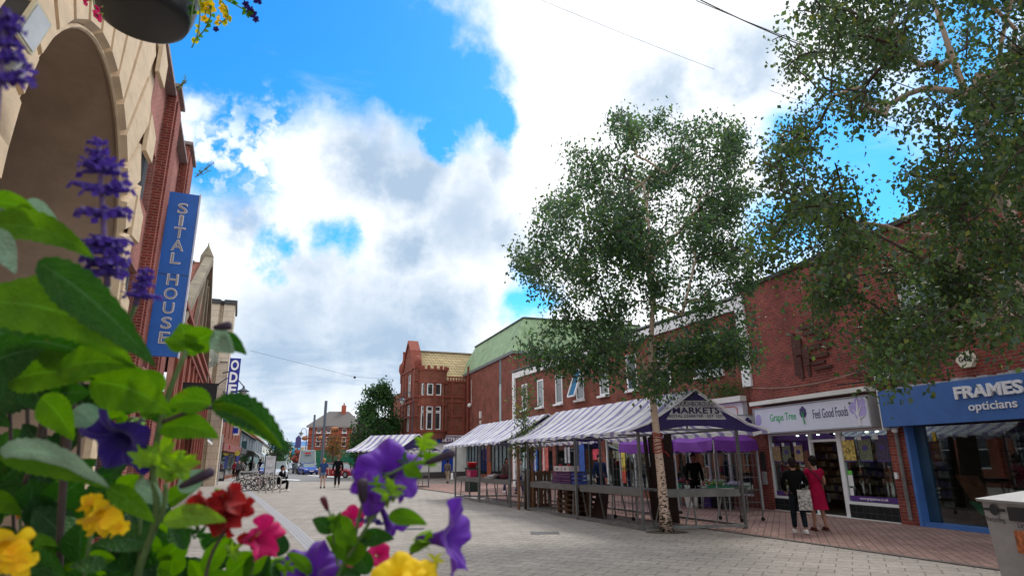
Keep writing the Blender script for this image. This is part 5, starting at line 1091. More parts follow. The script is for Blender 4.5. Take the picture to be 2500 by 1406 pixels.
# recycling bin, right edge
p1=GR(2391,1216,1.08); p2=GR(2500,1224,1.08); d=(p2-p1); d.z=0; rz=math.atan2(d.y,d.x); t=thing('recycling_bin','grey steel twin recycling and litter bin with white pyramid lid, bottom right corner','bin',(p1.x,p1.y,0),rz)
STL=pm('bin_steel',(.30,.285,.29),.45,.14,4,.12,metal=.2,dirt=.35); w=.92; dp=.55
m=MB(); m.add([(.05,.05,0),(w-.05,.05,0),(w-.05,dp-.05,0),(.05,dp-.05,0),(.012,.012,1.045),(w-.012,.012,1.045),(w-.012,dp,1.045),(.012,dp,1.045)],[(0,3,2,1),(4,5,6,7),(0,1,5,4),(1,2,6,5),(2,3,7,6),(3,0,4,7)]); m.build('bin_body',STL,t)
ld=MB().box(-.02,w+.02,-.03,dp+.03,1.05,1.075).build('lid_rim',pm('lid_grey',(.25,.25,.26),.4,.1,4),t); MB().add([(-.03,-.04,1.078),(w+.03,-.04,1.078),(w+.03,dp+.04,1.078),(-.03,dp+.04,1.078),(w/2,dp/2,1.20)],[(0,1,4),(1,2,4),(2,3,4),(3,0,4),(0,3,2,1)]).build('lid',pm('lid_white',(.80,.81,.83),.35,.05,4),t)
m=MB(); m.lathe([(.001,.0),(.062,.0)],20,Matrix.Translation((.185,.0,.965))@Matrix.Rotation(PI/2,4,'X')@Matrix.Translation((0,0,.006))).box(.03,.34,-.003,-.002,.95,.98); m.build('recycling_slot',BLK,t)
MB().box(.37,.72,-.003,-.001,.86,1.01).build('litter_slot',BLK,t)
text('Recycling',(.185,-.004,.85),(1,0,0),(0,0,1),.26,.065,pm('letters_black',(.03,.028,.03)),t,'lettering',.002,.005); text('Litter',(.56,-.004,.82),(1,0,0),(0,0,1),.17,.055,MATS['letters_black'],t,'lettering',.002,.005)
MB().box(.40,.68,-.004,-.001,.52,.76).build('food_poster',pm('poster_food',(.35,.10,.03),.5,.9,18),t)
# ================================================================ people
SKN={'a':pm('skin_tan',(.36,.19,.13),.6,.08,9),'b':pm('skin_pale',(.58,.36,.28),.6,.08,9),'c':pm('skin_brown',(.20,.09,.055),.6,.08,9)}
def cloth(n,c): return pm('cloth_'+n,c,.95,.22,7,.25,spec=.08)
def person(label,loc,face,h=1.7,skin_='a',top=None,tc_='dark',bot=None,hair=None,shoe=None,stride=.10,arms=None,sleeve='long',dress=None,shorts=False,hairlong=False,seat=False,lean=0.,fingers=False,group=None,turn=0.):
    t=thing('person',label,'person',loc,face,group); S_=SKN[skin_]; V=lambda x,y,z:Vector((x*h,(y+lean*max(0,z-.5))*h,z*h))
    if seat:
        hip=.27; P={'pel':V(0,0,hip),'wa':V(0,.0,hip+.09),'ch':V(0,.03,hip+.20),'nk':V(0,.05,hip+.31),'h0':V(0,.07,hip+.355),'h1':V(0,.075,hip+.43)}
        K_=[V(s*.075,.25,hip+.03) for s in(-1,1)]; A_=[V(s*.08,.24,.045) for s in (-1,1)]; T_=[V(s*.085,.33,.02) for s in (-1,1)]; Hp=[V(s*.055,.02,hip-.01) for s in(-1,1)]; Sh=[V(s*.105,.03,hip+.285) for s in(-1,1)]
    else:
        P={'pel':V(0,0,.53),'wa':V(0,0,.61),'ch':V(0,0,.72),'nk':V(0,0,.83),'h0':V(0,.01,.868),'h1':V(0,.012,.94)}
        Hp=[V(s*.05,0,.51) for s in(-1,1)]; Sh=[V(s*.105,0,.80) for s in(-1,1)]
        K_=[V(-.055,stride*.55+.02,.285),V(.055,-stride*.35+.03,.285)]; A_=[V(-.055,stride,.045),V(.055,-stride,.06)]; T_=[V(-.06,stride+.085,.018),V(.06,-stride+.085,.022)]
    dz=P['nk'].z/h-.83
    arms=arms or [((-.145,-.02,.63),(-.15,.03,.49)),((.145,-.02,.63),(.15,.05,.49))]
    El=[V(a[0][0],a[0][1],a[0][2]+dz) for a in arms]; Wr=[V(a[1][0],a[1][1],a[1][2]+dz) for a in arms]
    vs=[P['pel'],P['wa'],P['ch'],P['nk'],P['h0'],P['h1']]; rr=[.050,.045,.055,.030,.045,.052]; es=[(0,1),(1,2),(2,3),(3,4),(4,5)]
    def add(a,v,r): vs.append(v); rr.append(r); es.append((a,len(vs)-1)); return len(vs)-1
    for i in (0,1):
        s=add(2,Sh[i],.034); e=add(s,El[i],.024); w_=add(e,Wr[i],.018); dh=(Wr[i]-El[i]).normalized(); pl=add(w_,Wr[i]+dh*.035*h,.022)
        if fingers:
            for k,(fl,fo) in enumerate(((.030,-.016),(.034,-.006),(.033,.005),(.027,.015))): 
                f1=add(pl,Wr[i]+dh*(.058*h)+Vector((fo*.3,fo,0))*h,.0062); add(f1,Wr[i]+dh*(.058+fl)*h+Vector((fo*.3,fo+.006,-.004))*h,.005)
            add(w_,Wr[i]+dh*.03*h+Vector((0,.028,.0))*h,.007)
        else: add(pl,Wr[i]+dh*.085*h,.012)
        hh=add(0,Hp[i],.045); k=add(hh,K_[i],.034); a_=add(k,A_[i],.022); add(a_,T_[i],.018)
    rr=[r*h for r in rr]; body=skin('body',vs,es,rr,S_,t,1)
    hd=P['h1']; fy=.05*h; m=MB().ball(hd+Vector((0,.004*h,-.02*h)),.050*h,.060*h,.072*h,12); 
    m.ball(hd+Vector((0,.064*h,-.022*h)),.009*h,.012*h,.014*h,6)
    for s in (-1,1): m.ball(hd+Vector((s*.051*h,-.002*h,-.022*h)),.006*h,.012*h,.017*h,6)
    m.build('head',S_,t,True) 
    m=MB()
    for s in (-1,1): m.ball(hd+Vector((s*.019*h,.058*h,-.008*h)),.006*h,.004*h,.004*h,6)
    m.ball(hd+Vector((0,.056*h,-.048*h)),.014*h,.005*h,.0035*h,6); m.build('face_features',pm('face_dark',(.05,.02,.02)),t)
    if hair:
        m=MB().ball(hd+Vector((0,-.008*h,.012*h)),.057*h,.062*h,.066*h,12).ball(hd+Vector((0,-.034*h,-.030*h)),.046*h,.036*h,.048*h,8)
        if hairlong: m.ball(hd+Vector((0,-.045*h,-.06*h)),.058*h,.035*h,.11*h,10).ball(hd+Vector((0,-.05*h,-.13*h)),.05*h,.03*h,.09*h,10)
        elif hairlong is None: m.ball(hd+Vector((0,-.062*h,.02*h)),.032*h,.036*h,.036*h,8)
        m.build('hair',cloth(*hair),t,True)
    e_=.010
    if top:
        tv=[P['pel']+Vector((0,0,-.055*h)),P['wa'],P['ch'],P['nk']+Vector((0,0,-.005*h))]; te=[(0,1),(1,2),(2,3)]; tr=[.092,.080,.090,.040]
        for i in (0,1):
            tv.append(Sh[i]); tr.append(.050); te.append((2,len(tv)-1)); 
            if sleeve=='long': tv.append(El[i]); tr.append(.036); te.append((len(tv)-2,len(tv)-1)); tv.append(Wr[i]); tr.append(.026); te.append((len(tv)-2,len(tv)-1))
            else: tv.append(Sh[i].lerp(El[i],.6)); tr.append(.042); te.append((len(tv)-2,len(tv)-1))
        skin('top',tv,te,[r*h for r in tr],cloth(*top),t,1)
    if bot:
        bv=[P['pel']+Vector((0,0,.05*h))]; be=[]; brr=[.078]
        for i in (0,1):
            bv.append(Hp[i]+Vector((0,0,-.02*h))); brr.append(.062); be.append((0,len(bv)-1))
            if shorts: bv.append(Hp[i].lerp(K_[i],.42)); brr.append(.056); be.append((len(bv)-2,len(bv)-1))
            else:
                bv.append(K_[i]); brr.append(.045); be.append((len(bv)-2,len(bv)-1)); bv.append(A_[i]+Vector((0,0,.01*h))); brr.append(.034); be.append((len(bv)-2,len(bv)-1))
        skin('trousers' if not shorts else 'shorts',bv,be,[r*h for r in brr],cloth(*bot),t,1)
    if dress:
        m=MB(); lv=[(.815,.055,.05),(.79,.115,.07),(.74,.112,.082),(.66,.092,.072),(.60,.085,.068),(.53,.108,.088),(.45,.118,.096),(.36,.128,.104),(.285,.142,.118)]
        n=20; pts=[]
        for z,rx,ry in lv:
            for k in range(n+1): a=2*PI*k/n; rp=1+(.05*math.sin(a*5) if z<.5 else 0); pts.append(V(rx*math.cos(a)*rp,ry*math.sin(a)*rp,z))
        m.grid(pts,len(lv),n+1); m.build('dress',cloth(*dress),t,True)
        tv=[]; te=[]; tr=[]
        for i in (0,1): tv+= [P['ch'].lerp(Sh[i],.6)+Vector((0,0,.04*h)),Sh[i],Sh[i].lerp(El[i],.5)]; 
        for i in (0,1): skin('sleeve',tv[3*i:3*i+3],[(0,1),(1,2)],[.05*h,.05*h,.042*h],cloth(*dress),t,1)
    for i in (0,1):
        d_=(T_[i]-A_[i]); d_.z=0; d_=d_.normalized() if d_.length>1e-5 else Vector((0,1,0)); c=A_[i]+d_*.035*h; c.z=max(.026*h,A_[i].z-.022*h)
        MB().ball(c,.030*h,.075*h,.028*h,10).box(c.x-.027*h,c.x+.027*h,c.y-.065*h,c.y+.07*h,max(0.001,c.z-.026*h),c.z-.012*h).build('shoe',cloth(*shoe) if shoe else BLK,t,False)
    return t,P
fw=lambda deg:rad(-deg)   # facing bearing (clockwise from +Y) to z rotation
BK=('black',(.006,.006,.007)); 
pw,_=person('person in a magenta red dress with crossbody bag, back turned to us',GR(2006,1296),fw(-6),1.60,'a',dress=('magenta_red',(.30,.008,.045)),hair=('hair_black',(.02,.015,.015)),hairlong=None,shoe=('sandal_brown',(.09,.035,.025)),stride=.05,arms=[((-.17,.04,.66),(-.13,.16,.64)),((.155,.02,.64),(.13,.10,.56))],fingers=True)
bg=thing('crossbody_bag','small black bag on a thin strap across the magenta dress','bag',GR(2006,1296),fw(-6)); MB().tube([(-.13,-.11,1.30),(0,-.155,1.15),(.16,-.13,.92),(.20,-.03,.80)],.010,5).tube([(-.13,-.11,1.30),(-.12,.0,1.36),(-.02,.12,1.2),(.17,.12,.9),(.20,.02,.80)],.010,5).build('strap',BLK,bg); MB().box(.165,.235,-.13,.10,.62,.80).build('pouch',BLK,bg)
pmn,_=person('person in black top and dark trousers with white trainers, beside the magenta dress',GR(1956,1301),fw(14),1.56,'a',top=BK,bot=('navy_dark',(.012,.018,.025)),hair=('hair_black',(.02,.015,.015)),shoe=('trainer_white',(.72,.72,.72)),stride=.09,arms=[((-.165,.03,.66),(-.12,.12,.55)),((.16,.06,.65),(.11,.16,.60))],fingers=True,lean=.06)
tbg=thing('tote_bag','white shopping bag with black leaf print held between the two people','bag',(GR(1975,1303)+Vector((0,0,0))),fw(14)); MB().add([(-.14,-.05,.48),(.14,-.05,.48),(.16,.05,.48),(-.12,.05,.48),(-.13,-.02,.90),(.13,-.02,.90),(.13,.02,.90),(-.13,.02,.90)],[(0,3,2,1),(4,5,6,7),(0,1,5,4),(1,2,6,5),(2,3,7,6),(3,0,4,7)]).build('bag_body',pm('bag_print',(.32,.31,.30),.8,1.,22),tbg); MB().tube([(-.08,0,.90),(-.05,0,1.03),(.05,0,1.03),(.08,0,.90)],.008,5).build('handle',BLK,tbg)
lf=tag(MB().add([(-.10,0,0),(.10,0,0),(.08,.12,.12),(-.12,.12,.12)],[(0,1,2,3)]).add([(.0,0,.02),(.2,.02,.03),(.18,.13,.15),(-.02,.13,.14)],[(0,1,2,3)]).build('leaflet',WHITE,None),'white leaflet held up in front of the black top','leaflet'); lf.location=GR(1966,1301)+Vector((.02,.22,.98)); lf.rotation_euler=(0,0,fw(14))
person('person with blond tied hair in blue t-shirt and denim shorts, walking away',GR(787,1191),fw(-18),1.76,'b',top=('blue_shirt',(.035,.075,.22)),sleeve='short',bot=('denim',(.20,.28,.42)),shorts=True,hair=('hair_blond',(.38,.24,.12)),hairlong=None,stride=.06,shoe=BK,arms=[((-.15,0,.63),(-.16,.04,.50)),((.16,.02,.63),(.175,.07,.50))])
person('person in black hoodie and black trousers walking away beside the blue t-shirt',GR(822,1189),fw(-20),1.95,'b',top=('black2',(.010,.010,.012)),bot=('black3',(.016,.016,.018)),hair=('hair_light',(.20,.13,.08)),stride=.04,shoe=('trainer_grey',(.5,.48,.46)),arms=[((-.15,0,.64),(-.15,.05,.51)),((.15,0,.64),(.15,.05,.51))])
person('person in dark green jacket mostly hidden behind the big purple petunia',GR(872,1184),fw(170),1.85,'a',top=('dark_green',(.015,.04,.04)),bot=BK,hair=('hair_black',(.02,.015,.015)))
st=GR(679,1199); person('bearded person in black sitting on the bike rack, hands at the mouth',st,fw(75),1.82,'a',top=BK,bot=BK,hair=('hair_black',(.02,.015,.015)),shoe=('trainer_white',(.72,.72,.72)),seat=True,arms=[((-.10,.16,.66),(-.03,.14,.86)),((.10,.16,.66),(.03,.15,.86))])
person('person in grey cardigan and beige trousers walking by the blue arched window',GR(1092,1179),fw(20),1.62,'c',top=('grey_brown',(.12,.10,.085)),bot=('beige',(.34,.28,.20)),hair=('hair_black',(.02,.015,.015)),shoe=BK)
tb_=tag(MB().box(-.08,.08,-.12,.12,.5,.95).tube([(0,-.06,.95),(0,0,1.1),(0,.06,.95)],.01,4).build('carrier_bag',WHITE,None),'white carrier bag carried by the person in beige trousers','bag'); tb_.location=GR(1092,1179)+Vector((.33,0,-.25))
person('person in red jacket and black trousers on the left pavement',GR(571,1167),fw(160),1.72,'b',top=('red_jacket',(.30,.02,.04)),bot=BK,hair=('hair_brown',(.06,.03,.02)),hairlong=True)
person('person with long dark hair and grey coat, nearest walker on the left pavement',GR(580,1173),fw(165),1.78,'b',top=('grey_coat',(.07,.07,.075)),bot=BK,hair=('hair_black',(.02,.015,.015)),hairlong=True,shoe=BK)
person('person in pale patterned coat behind the grey coat on the left pavement',GR(590,1160),fw(170),1.7,'b',top=('pale_coat',(.30,.28,.27)),bot=BK,hair=('hair_brown',(.06,.03,.02)))
person('person in black carrying a pale bag in the pavement crowd',GR(600,1153),fw(150),1.85,'c',top=BK,bot=BK,hair=('hair_black',(.02,.015,.015)))
person('person in dark brown jacket right of the pavement crowd',GR(609,1154),fw(-10),1.85,'c',top=('dark_brown',(.035,.025,.022)),bot=BK,hair=('hair_black',(.02,.015,.015)))
person('tall person in long black coat behind the notice board',GR(633,1160),fw(-15),1.95,'c',top=BK,bot=BK,hair=('hair_black',(.02,.015,.015)),stride=.03)
person('person in dark clothes and black trousers far down the left pavement',GR(618,1150),fw(160),1.7,'b',top=('mid_grey',(.16,.16,.17)),bot=BK,hair=('hair_black',(.02,.015,.015)))
person('person with very long dark hair behind the second stall table',GR(1237,1203),fw(150),1.66,'c',top=('brown_top',(.09,.06,.055)),bot=('blue_jeans',(.05,.06,.16)),hair=('hair_black',(.02,.015,.015)),hairlong=True,shoe=('trainer_white',(.72,.72,.72)),stride=.07)
person('grey haired person in navy jacket leaning over the stall crates',inA(4.3,3.2),fw(100),1.75,'b',top=('navy_jacket',(.015,.025,.07)),bot=BK,hair=('hair_grey',(.30,.30,.30)),lean=.15)
person('person in black standing left of the grey haired person behind the stall',inA(5.1,3.4),fw(200),1.7,'c',top=BK,bot=BK,hair=('hair_black',(.02,.015,.015)),lean=.1)
person('person in dark blue standing behind the short dark boards of the nearest stall',GR(1468,1226),fw(160),1.75,'b',top=('dark_blue',(.015,.03,.08)),bot=('dark_navy',(.01,.02,.035)),hair=('hair_black',(.02,.015,.015)))
person('person in a long black coat under the purple gazebo',GR(1702,1240),fw(190),1.72,'c',top=BK,bot=BK,hair=('hair_black',(.02,.015,.015)),stride=.02)
person('person in white top near the parked black container behind the second stall',GR(1268,1206),fw(120),1.6,'b',top=('dirty_white',(.35,.34,.34)),bot=('blue_jeans',(.05,.06,.16)),hair=('hair_brown',(.06,.03,.02)))
# ================================================================ cars
TY=pm('tyre',(.02,.02,.02),.9,.2,5); RIM=pm('wheel_rim',(.35,.36,.37),.3,.1,4,metal=.6); LAMP=glass('headlamp',(.65,.68,.72),.1)
def car(label,p,face,col,L=4.3,Wc=1.8,hc=1.45,van=False,plate=True,group='vehicles on the road'):
    t=thing('van' if van else 'car',label,'van' if van else 'car',p,face,group); CP=glass('car_paint_%d_%d_%d'%tuple(int(c*99) for c in col),col,.22,.6,.06,1)
    # front towards +y
    h=hc; st=[(L/2,.34,.52,.70),(L/2-.12,.24,.66,.86),(L/2-.9,.20,.88 if not van else 1.0,.90),(L/2-1.25,.20,.93 if not van else 1.15,.90),(0,.20,.95 if not van else 1.2,.90),(-L/2+.5,.20,.97 if not van else 1.2,.90),(-L/2+.08,.26,.92 if not van else 1.2,.87),(-L/2,.36,.7,.8)]
    m=MB(); pts=[]; n=8
    for (y,zb,zt,w) in st:
        w=w*Wc/1.8
        for (a,b) in ((-w*.94,zb),(-w,lerp(zb,zt,.35)),(-w*.98,lerp(zb,zt,.8)),(-w*.86,zt),(w*.86,zt),(w*.98,lerp(zb,zt,.8)),(w,lerp(zb,zt,.35)),(w*.94,zb),(-w*.94,zb)): pts.append((a,y,b))
    m.grid(pts,len(st),9); m.add(pts[:8],[tuple(range(8))]); m.add(pts[-9:-1],[tuple(range(8))[::-1]]); m.build('body',CP,t)
    zb=st[4][2]-.02; f0,f1=(L/2-1.15,L/2-1.95) if not van else (L/2-.85,L/2-1.35); r0,r1=(-L/2+.25,-L/2+.75) if not van else (-L/2+.06,-L/2+.15); wb,wt=(.80,.62) if not van else (.86,.76); k=Wc/1.8; wb*=k; wt*=k
    B=[(-wb,f0,zb-.04),(wb,f0,zb-.04),(wb,r0,zb),(-wb,r0,zb)]; T=[(-wt,f1,h-.05),(wt,f1,h-.05),(wt,r1,h-.08),(-wt,r1,h-.08)]
    MB().add(B+T,[(0,1,5,4),(1,2,6,5),(2,3,7,6),(3,0,4,7),(4,5,6,7)]).build('window_glass',glass('car_glass',(.10,.15,.17),.05,.9),t)
    T2=[(a*1.02,b+(.04 if b>0 else -.04),h-.05) for a,b,_ in T]; T3=[(a*.9,b*.96,h) for a,b,_ in T]; r=MB().add(T2+T3,[(0,1,5,4),(1,2,6,5),(2,3,7,6),(3,0,4,7),(4,5,6,7)])
    for i in range(4): r.bar(B[i],T[i],.07)
    if van: 
        for s in (-1,1): r.add([(s*wb*1.005,f0-.9,zb),(s*wb*1.005,r0,zb),(s*wt*1.02,r1,h-.05),(s*wt*1.02,f1-.7,h-.05)],[(0,1,2,3)])
    r.build('roof',CP,t)
    for sx in (-1,1):
        for y in (L/2-.8,-L/2+.75):
            wh=MB().lathe([(.20,-.10),(.31,-.10),(.33,-.06),(.33,.06),(.31,.10),(.20,.10)],16,Matrix.Translation((sx*(Wc/2-.08),y,.33))@Matrix.Rotation(PI/2,4,'Y')).build('wheel',TY,t); MB().lathe([(.01,-.09),(.20,-.08),(.2,.08),(.01,.09)],10,Matrix.Translation((sx*(Wc/2-.08),y,.33))@Matrix.Rotation(PI/2,4,'Y')).build('rim',RIM,wh)
        MB().ball((sx*Wc*.36,L/2-.10,.66),.17,.12,.07,8).build('headlight',LAMP,t); MB().ball((sx*Wc*.52,L/2-1.3,.98),.11,.06,.07,8).build('mirror',CP,t)
    MB().box(-.5,.5,L/2-.02,L/2+.012,.36,.52).build('grille',BLK,t)
    if plate: MB().box(-.26,.26,L/2+.013,L/2+.02,.40,.51).build('number_plate',WHITE,t)
    return t
car('blue hatchback facing the camera left of the tall post',GR(751,1158),fw(150),(.02,.06,.36),group=None)
car('dark car parked just left of the blue hatchback',GR(735,1155),fw(150),(.03,.03,.05))
car('dark red hatchback side-on behind the walking couple',GR(832,1166),fw(118),(.30,.008,.02),L=4.3,group=None)
car('silver car approaching, left of the dark parked car',GR(717,1149),fw(160),(.42,.47,.56))
vn=car('white minibus with red lettering facing the camera behind the blue hatchback',HD(748,1150,92),fw(162),(.68,.68,.69),L=5.6,Wc=2.2,hc=2.75,van=True,group=None)
MB().box(-.4,.4,2.0,2.05,2.25,2.45).build('red_lettering',pm('lettering_red',(.5,.02,.02)),vn)
car('silver people carrier nearest the notice board, facing the camera',GR(678,1168),fw(160),(.55,.57,.60),hc=1.62,group=None)
car('deep blue car tucked behind the notice board',GR(652,1162),fw(160),(.05,.06,.25))
car('white van far down the road beyond the people carrier',GR(703,1142),fw(165),(.70,.70,.70),L=5,hc=2.1,van=True)
car('grey car queued behind the people carrier',GR(692,1147),fw(165),(.30,.31,.33))
car('pale car just in front of the far white van',GR(698,1144.5),fw(165),(.5,.5,.5))
for px,py,lb,c in ((712,1141.5,'small dark car at the far end of the road',(.05,.05,.07)),(721,1142,'small silver car at the far end of the road',(.45,.46,.48)),(727,1141,'tiny white car at the far end of the road',(.65,.65,.65))): car(lb,GR(px,py),fw(165),c)
# ================================================================ bicycles, rack, notice board
def bike(label,p,rz,col,lean=0.):
    t=thing('bicycle',label,'bicycle',p,rz,'bicycles at the rack'); t.rotation_euler=(0,lean,rz); R_=.34; w=[(0,-.52,R_),(0,.52,R_)]; MT=pm('bike_%d_%d_%d'%tuple(int(c*99) for c in col),col,.4,.1,3)
    for c in w:
        wh=MB(); M_=Matrix.Translation(c)@Matrix.Rotation(PI/2,4,'Y'); wh.lathe([(R_-.03,-.018),(R_,-.012),(R_,.012),(R_-.03,.018),(R_-.03,-.018)],24,M_); o=wh.build('wheel',TY,t)
        s=MB().lathe([(R_-.045,-.01),(R_-.028,-.01),(R_-.028,.01),(R_-.045,.01)],24,M_)
        for k in range(12): a=PI*k/6; s.bar(c,(0,c[1]+(R_-.035)*math.cos(a),c[2]+(R_-.035)*math.sin(a)),.004)
        s.build('rim',RIM,o)
    bb=(0,-.08,.30); st=(0,-.22,.80); hd=(0,.34,.82); hb=(0,.40,.62)
    m=MB()
    for a,b in ((bb,st),(st,hd),(bb,hb),(hd,hb),(st,w[0]),(bb,w[0])): m.tube([a,b],.017,6)
    m.build('frame',MT,t); MB().tube([hb,w[1]],.015,6).build('fork',BLK,t)
    MB().tube([(-.27,.30,.98),(-.1,.38,1.0),(0,.36,.97),(.1,.38,1.0),(.27,.30,.98)],.013,6).tube([(0,.35,.97),hd],.014,6).build('handlebar',BLK,t)
    MB().ball((0,-.26,.90),.07,.13,.03,8).tube([st,(0,-.25,.89)],.014,6).build('saddle',BLK,t); MB().lathe([(.09,-.005),(.09,.005)],14,Matrix.Translation(bb)@Matrix.Rotation(PI/2,4,'Y'),True).bar((.05,-.08,.30),(.05,-.02,.14),.02).build('chainset',DSTEEL,t); return t
for px,py,c,a,lb in ((603,1201,(.05,.05,.05),62,'leftmost bicycle at the rack, grey with a tilted front wheel'),(611,1196,(.25,.25,.26),70,'second bicycle from the left at the rack, silver'),(622,1201,(.35,.36,.38),64,'third bicycle from the left, pale frame leaned on the rack'),(634,1200,(.28,.02,.06),66,'bicycle with a dark red frame at the rack'),(648,1199,(.03,.03,.03),72,'black bicycle nearest the seated person'),(668,1197,(.06,.06,.06),80,'bicycle partly behind the seated person')):
    bike(lb,GR(px,py-3),fw(a+15),c,rad(10 if px<640 else 4))
for i,(px,py) in enumerate(((648,1202),(666,1203),(625,1190))):
    p=GR(px,py); t=tag(MB().tube([(-.4,0,0),(-.4,0,.70),(-.36,0,.80),(-.28,0,.84),(.28,0,.84),(.36,0,.80),(.4,0,.70),(.4,0,0)],.035,8).build('cycle_stand',pm('stand_steel',(.45,.43,.40),.35,.1,5,metal=.5),None),['pale steel hoop cycle stand in front of the red bicycle','pale steel hoop cycle stand beside the seated person','pale steel hoop cycle stand behind the leftmost bicycles'][i],'cycle stand','hoop cycle stands'); t.location=p; t.rotation_euler=(0,0,rad(-8))
p=GR(655,1188); t=thing('notice_board','two panel white notice board on posts behind the bicycles','notice board',p,rad(18)); m=MB().bar((-.33,0,0),(-.33,0,2.1),.06).bar((.33,0,0),(.33,0,2.1),.06).box(-.36,.36,-.03,.03,2.02,2.1); m.build('frame',DSTEEL,t)
for z in (.75,1.38): q_=MB().box(-.3,.3,-.05,-.02,z,z+.58).build('panel',pm('notice_white',(.6,.62,.66),.4,.1,4),t); MB().box(-.24,.24,-.053,-.051,z+.46,z+.5).box(-.24,.1,-.053,-.051,z+.38,z+.41).build('printed_lines',pm('print_grey',(.25,.25,.3)),q_)
t=thing('planter_box','white flat topped street cabinet behind the bicycles','cabinet',GR(605,1186),rad(20)); MB().box(-.6,.6,-.25,.25,.9,.98).box(-.62,-.55,-.2,.2,0,.9).box(.55,.62,-.2,.2,0,.9).build('cabinet_body',pm('cabinet_grey',(.40,.40,.38),.5),t)
t=thing('a_board','small black pavement board at the foot of the shops','sign',GR(537,1174),rad(20)); MB().box(-.3,.3,-.04,.0,0,1.0).box(-.3,.3,.3,.34,0,1.0).build('board_panel',BLK,t); MB().box(-.22,.22,-.045,-.041,.2,.8).build('printed_panel',pm('print_pale',(.35,.35,.35),.7,.9,6),t)
t=thing('road_sign','small white sign plate on a grey post right of the red car','sign',GR(906,1168),rad(10)); MB().bar((0,0,0),(0,0,2.5),.07).build('post',GALV,t); MB().box(-.24,.24,-.05,-.03,2.2,2.75).build('plate',WHITE,t)
t=thing('road_sign','small white bus stop flag on a dark post by the grey shop','sign',GR(602,1154),rad(10)); MB().bar((0,0,0),(0,0,2.7),.07).build('post',DSTEEL,t); MB().box(-.22,.22,-.05,-.03,2.2,2.9).build('plate',WHITE,t)
t=thing('steel_pole','pale pole standing on the left pavement before the shops','post',GR(530,1183),0); MB().tube([(0,0,0),(0,0,3.6)],.05,8).build('column',pm('pole_pale',(.4,.42,.44)),t)
t=thing('flower_tower','tall planter of red and orange flowers in the middle of the road','planter',HD(722,1150,98),0); MB().lathe([(.5,0),(.6,1.),(.5,1.1)],12).build('tub',DSTEEL,t); m=MB(); [m.ball((random.gauss(0,.35),random.gauss(0,.3),1.3+random.random()*1.5),.28,n=6) for _ in range(26)]; m.build('flowers',pm('flowers_orange_red',(.25,.06,.04),.8,.9,3),t); MB().bar((0,0,1),(0,0,3.4),.12).build('pole',pm('pole_purple',(.10,.08,.16)),t); MB().add([(-.4,0,3.3),(.4,0,3.3),(.4,0,4.7),(0,0,5.1),(-.4,0,4.7),(-.4,.08,3.3),(.4,.08,3.3),(.4,.08,4.7),(0,.08,5.1),(-.4,.08,4.7)],[(0,1,2,3,4),(9,8,7,6,5),(0,5,6,1),(1,6,7,2),(2,7,8,3),(3,8,9,4),(4,9,5,0)]).build('banner',pm('banner_violet',(.08,.07,.22)),t)
# ================================================================ trees
def leafmat(name,c,var=.6,tr=.48,sc=1.6):
    if name in MATS: return MATS[name]
    m=pm(name,c,.5,var,sc,trans=tr,spec=.35); return m
def grow(root,stem,pts,bf=.35,seed=0):
    "join crown points to the stem: each hangs on the nearest earlier node, weighted by path length"
    nodes=[np.array(p) for p in stem]; par=[-1]+list(range(len(stem)-1)); cost=[0.0]
    for i in range(1,len(stem)): cost.append(cost[-1]+np.linalg.norm(nodes[i]-nodes[i-1]))
    pts=np.array(pts); axis=np.array(stem); order=np.argsort([np.min(np.linalg.norm(axis-p,axis=1)) for p in pts])
    NP=np.zeros((len(stem)+len(pts),3)); NC=np.zeros(len(stem)+len(pts)); n=len(stem); NP[:n]=np.array(nodes); NC[:n]=cost
    for i in order:
        p=pts[i]; d=np.linalg.norm(NP[:n]-p,axis=1); up=(NP[:n,2]-p[2])        # prefer growing upward and outward
        c=d*(1+.5*np.clip(up/np.maximum(d,.01),0,1))+bf*NC[:n]*.3; j=int(np.argmin(c+ (d<.02)*9)); NP[n]=p; NC[n]=NC[j]+d[j]; par.append(j); n+=1
    return NP[:n],par
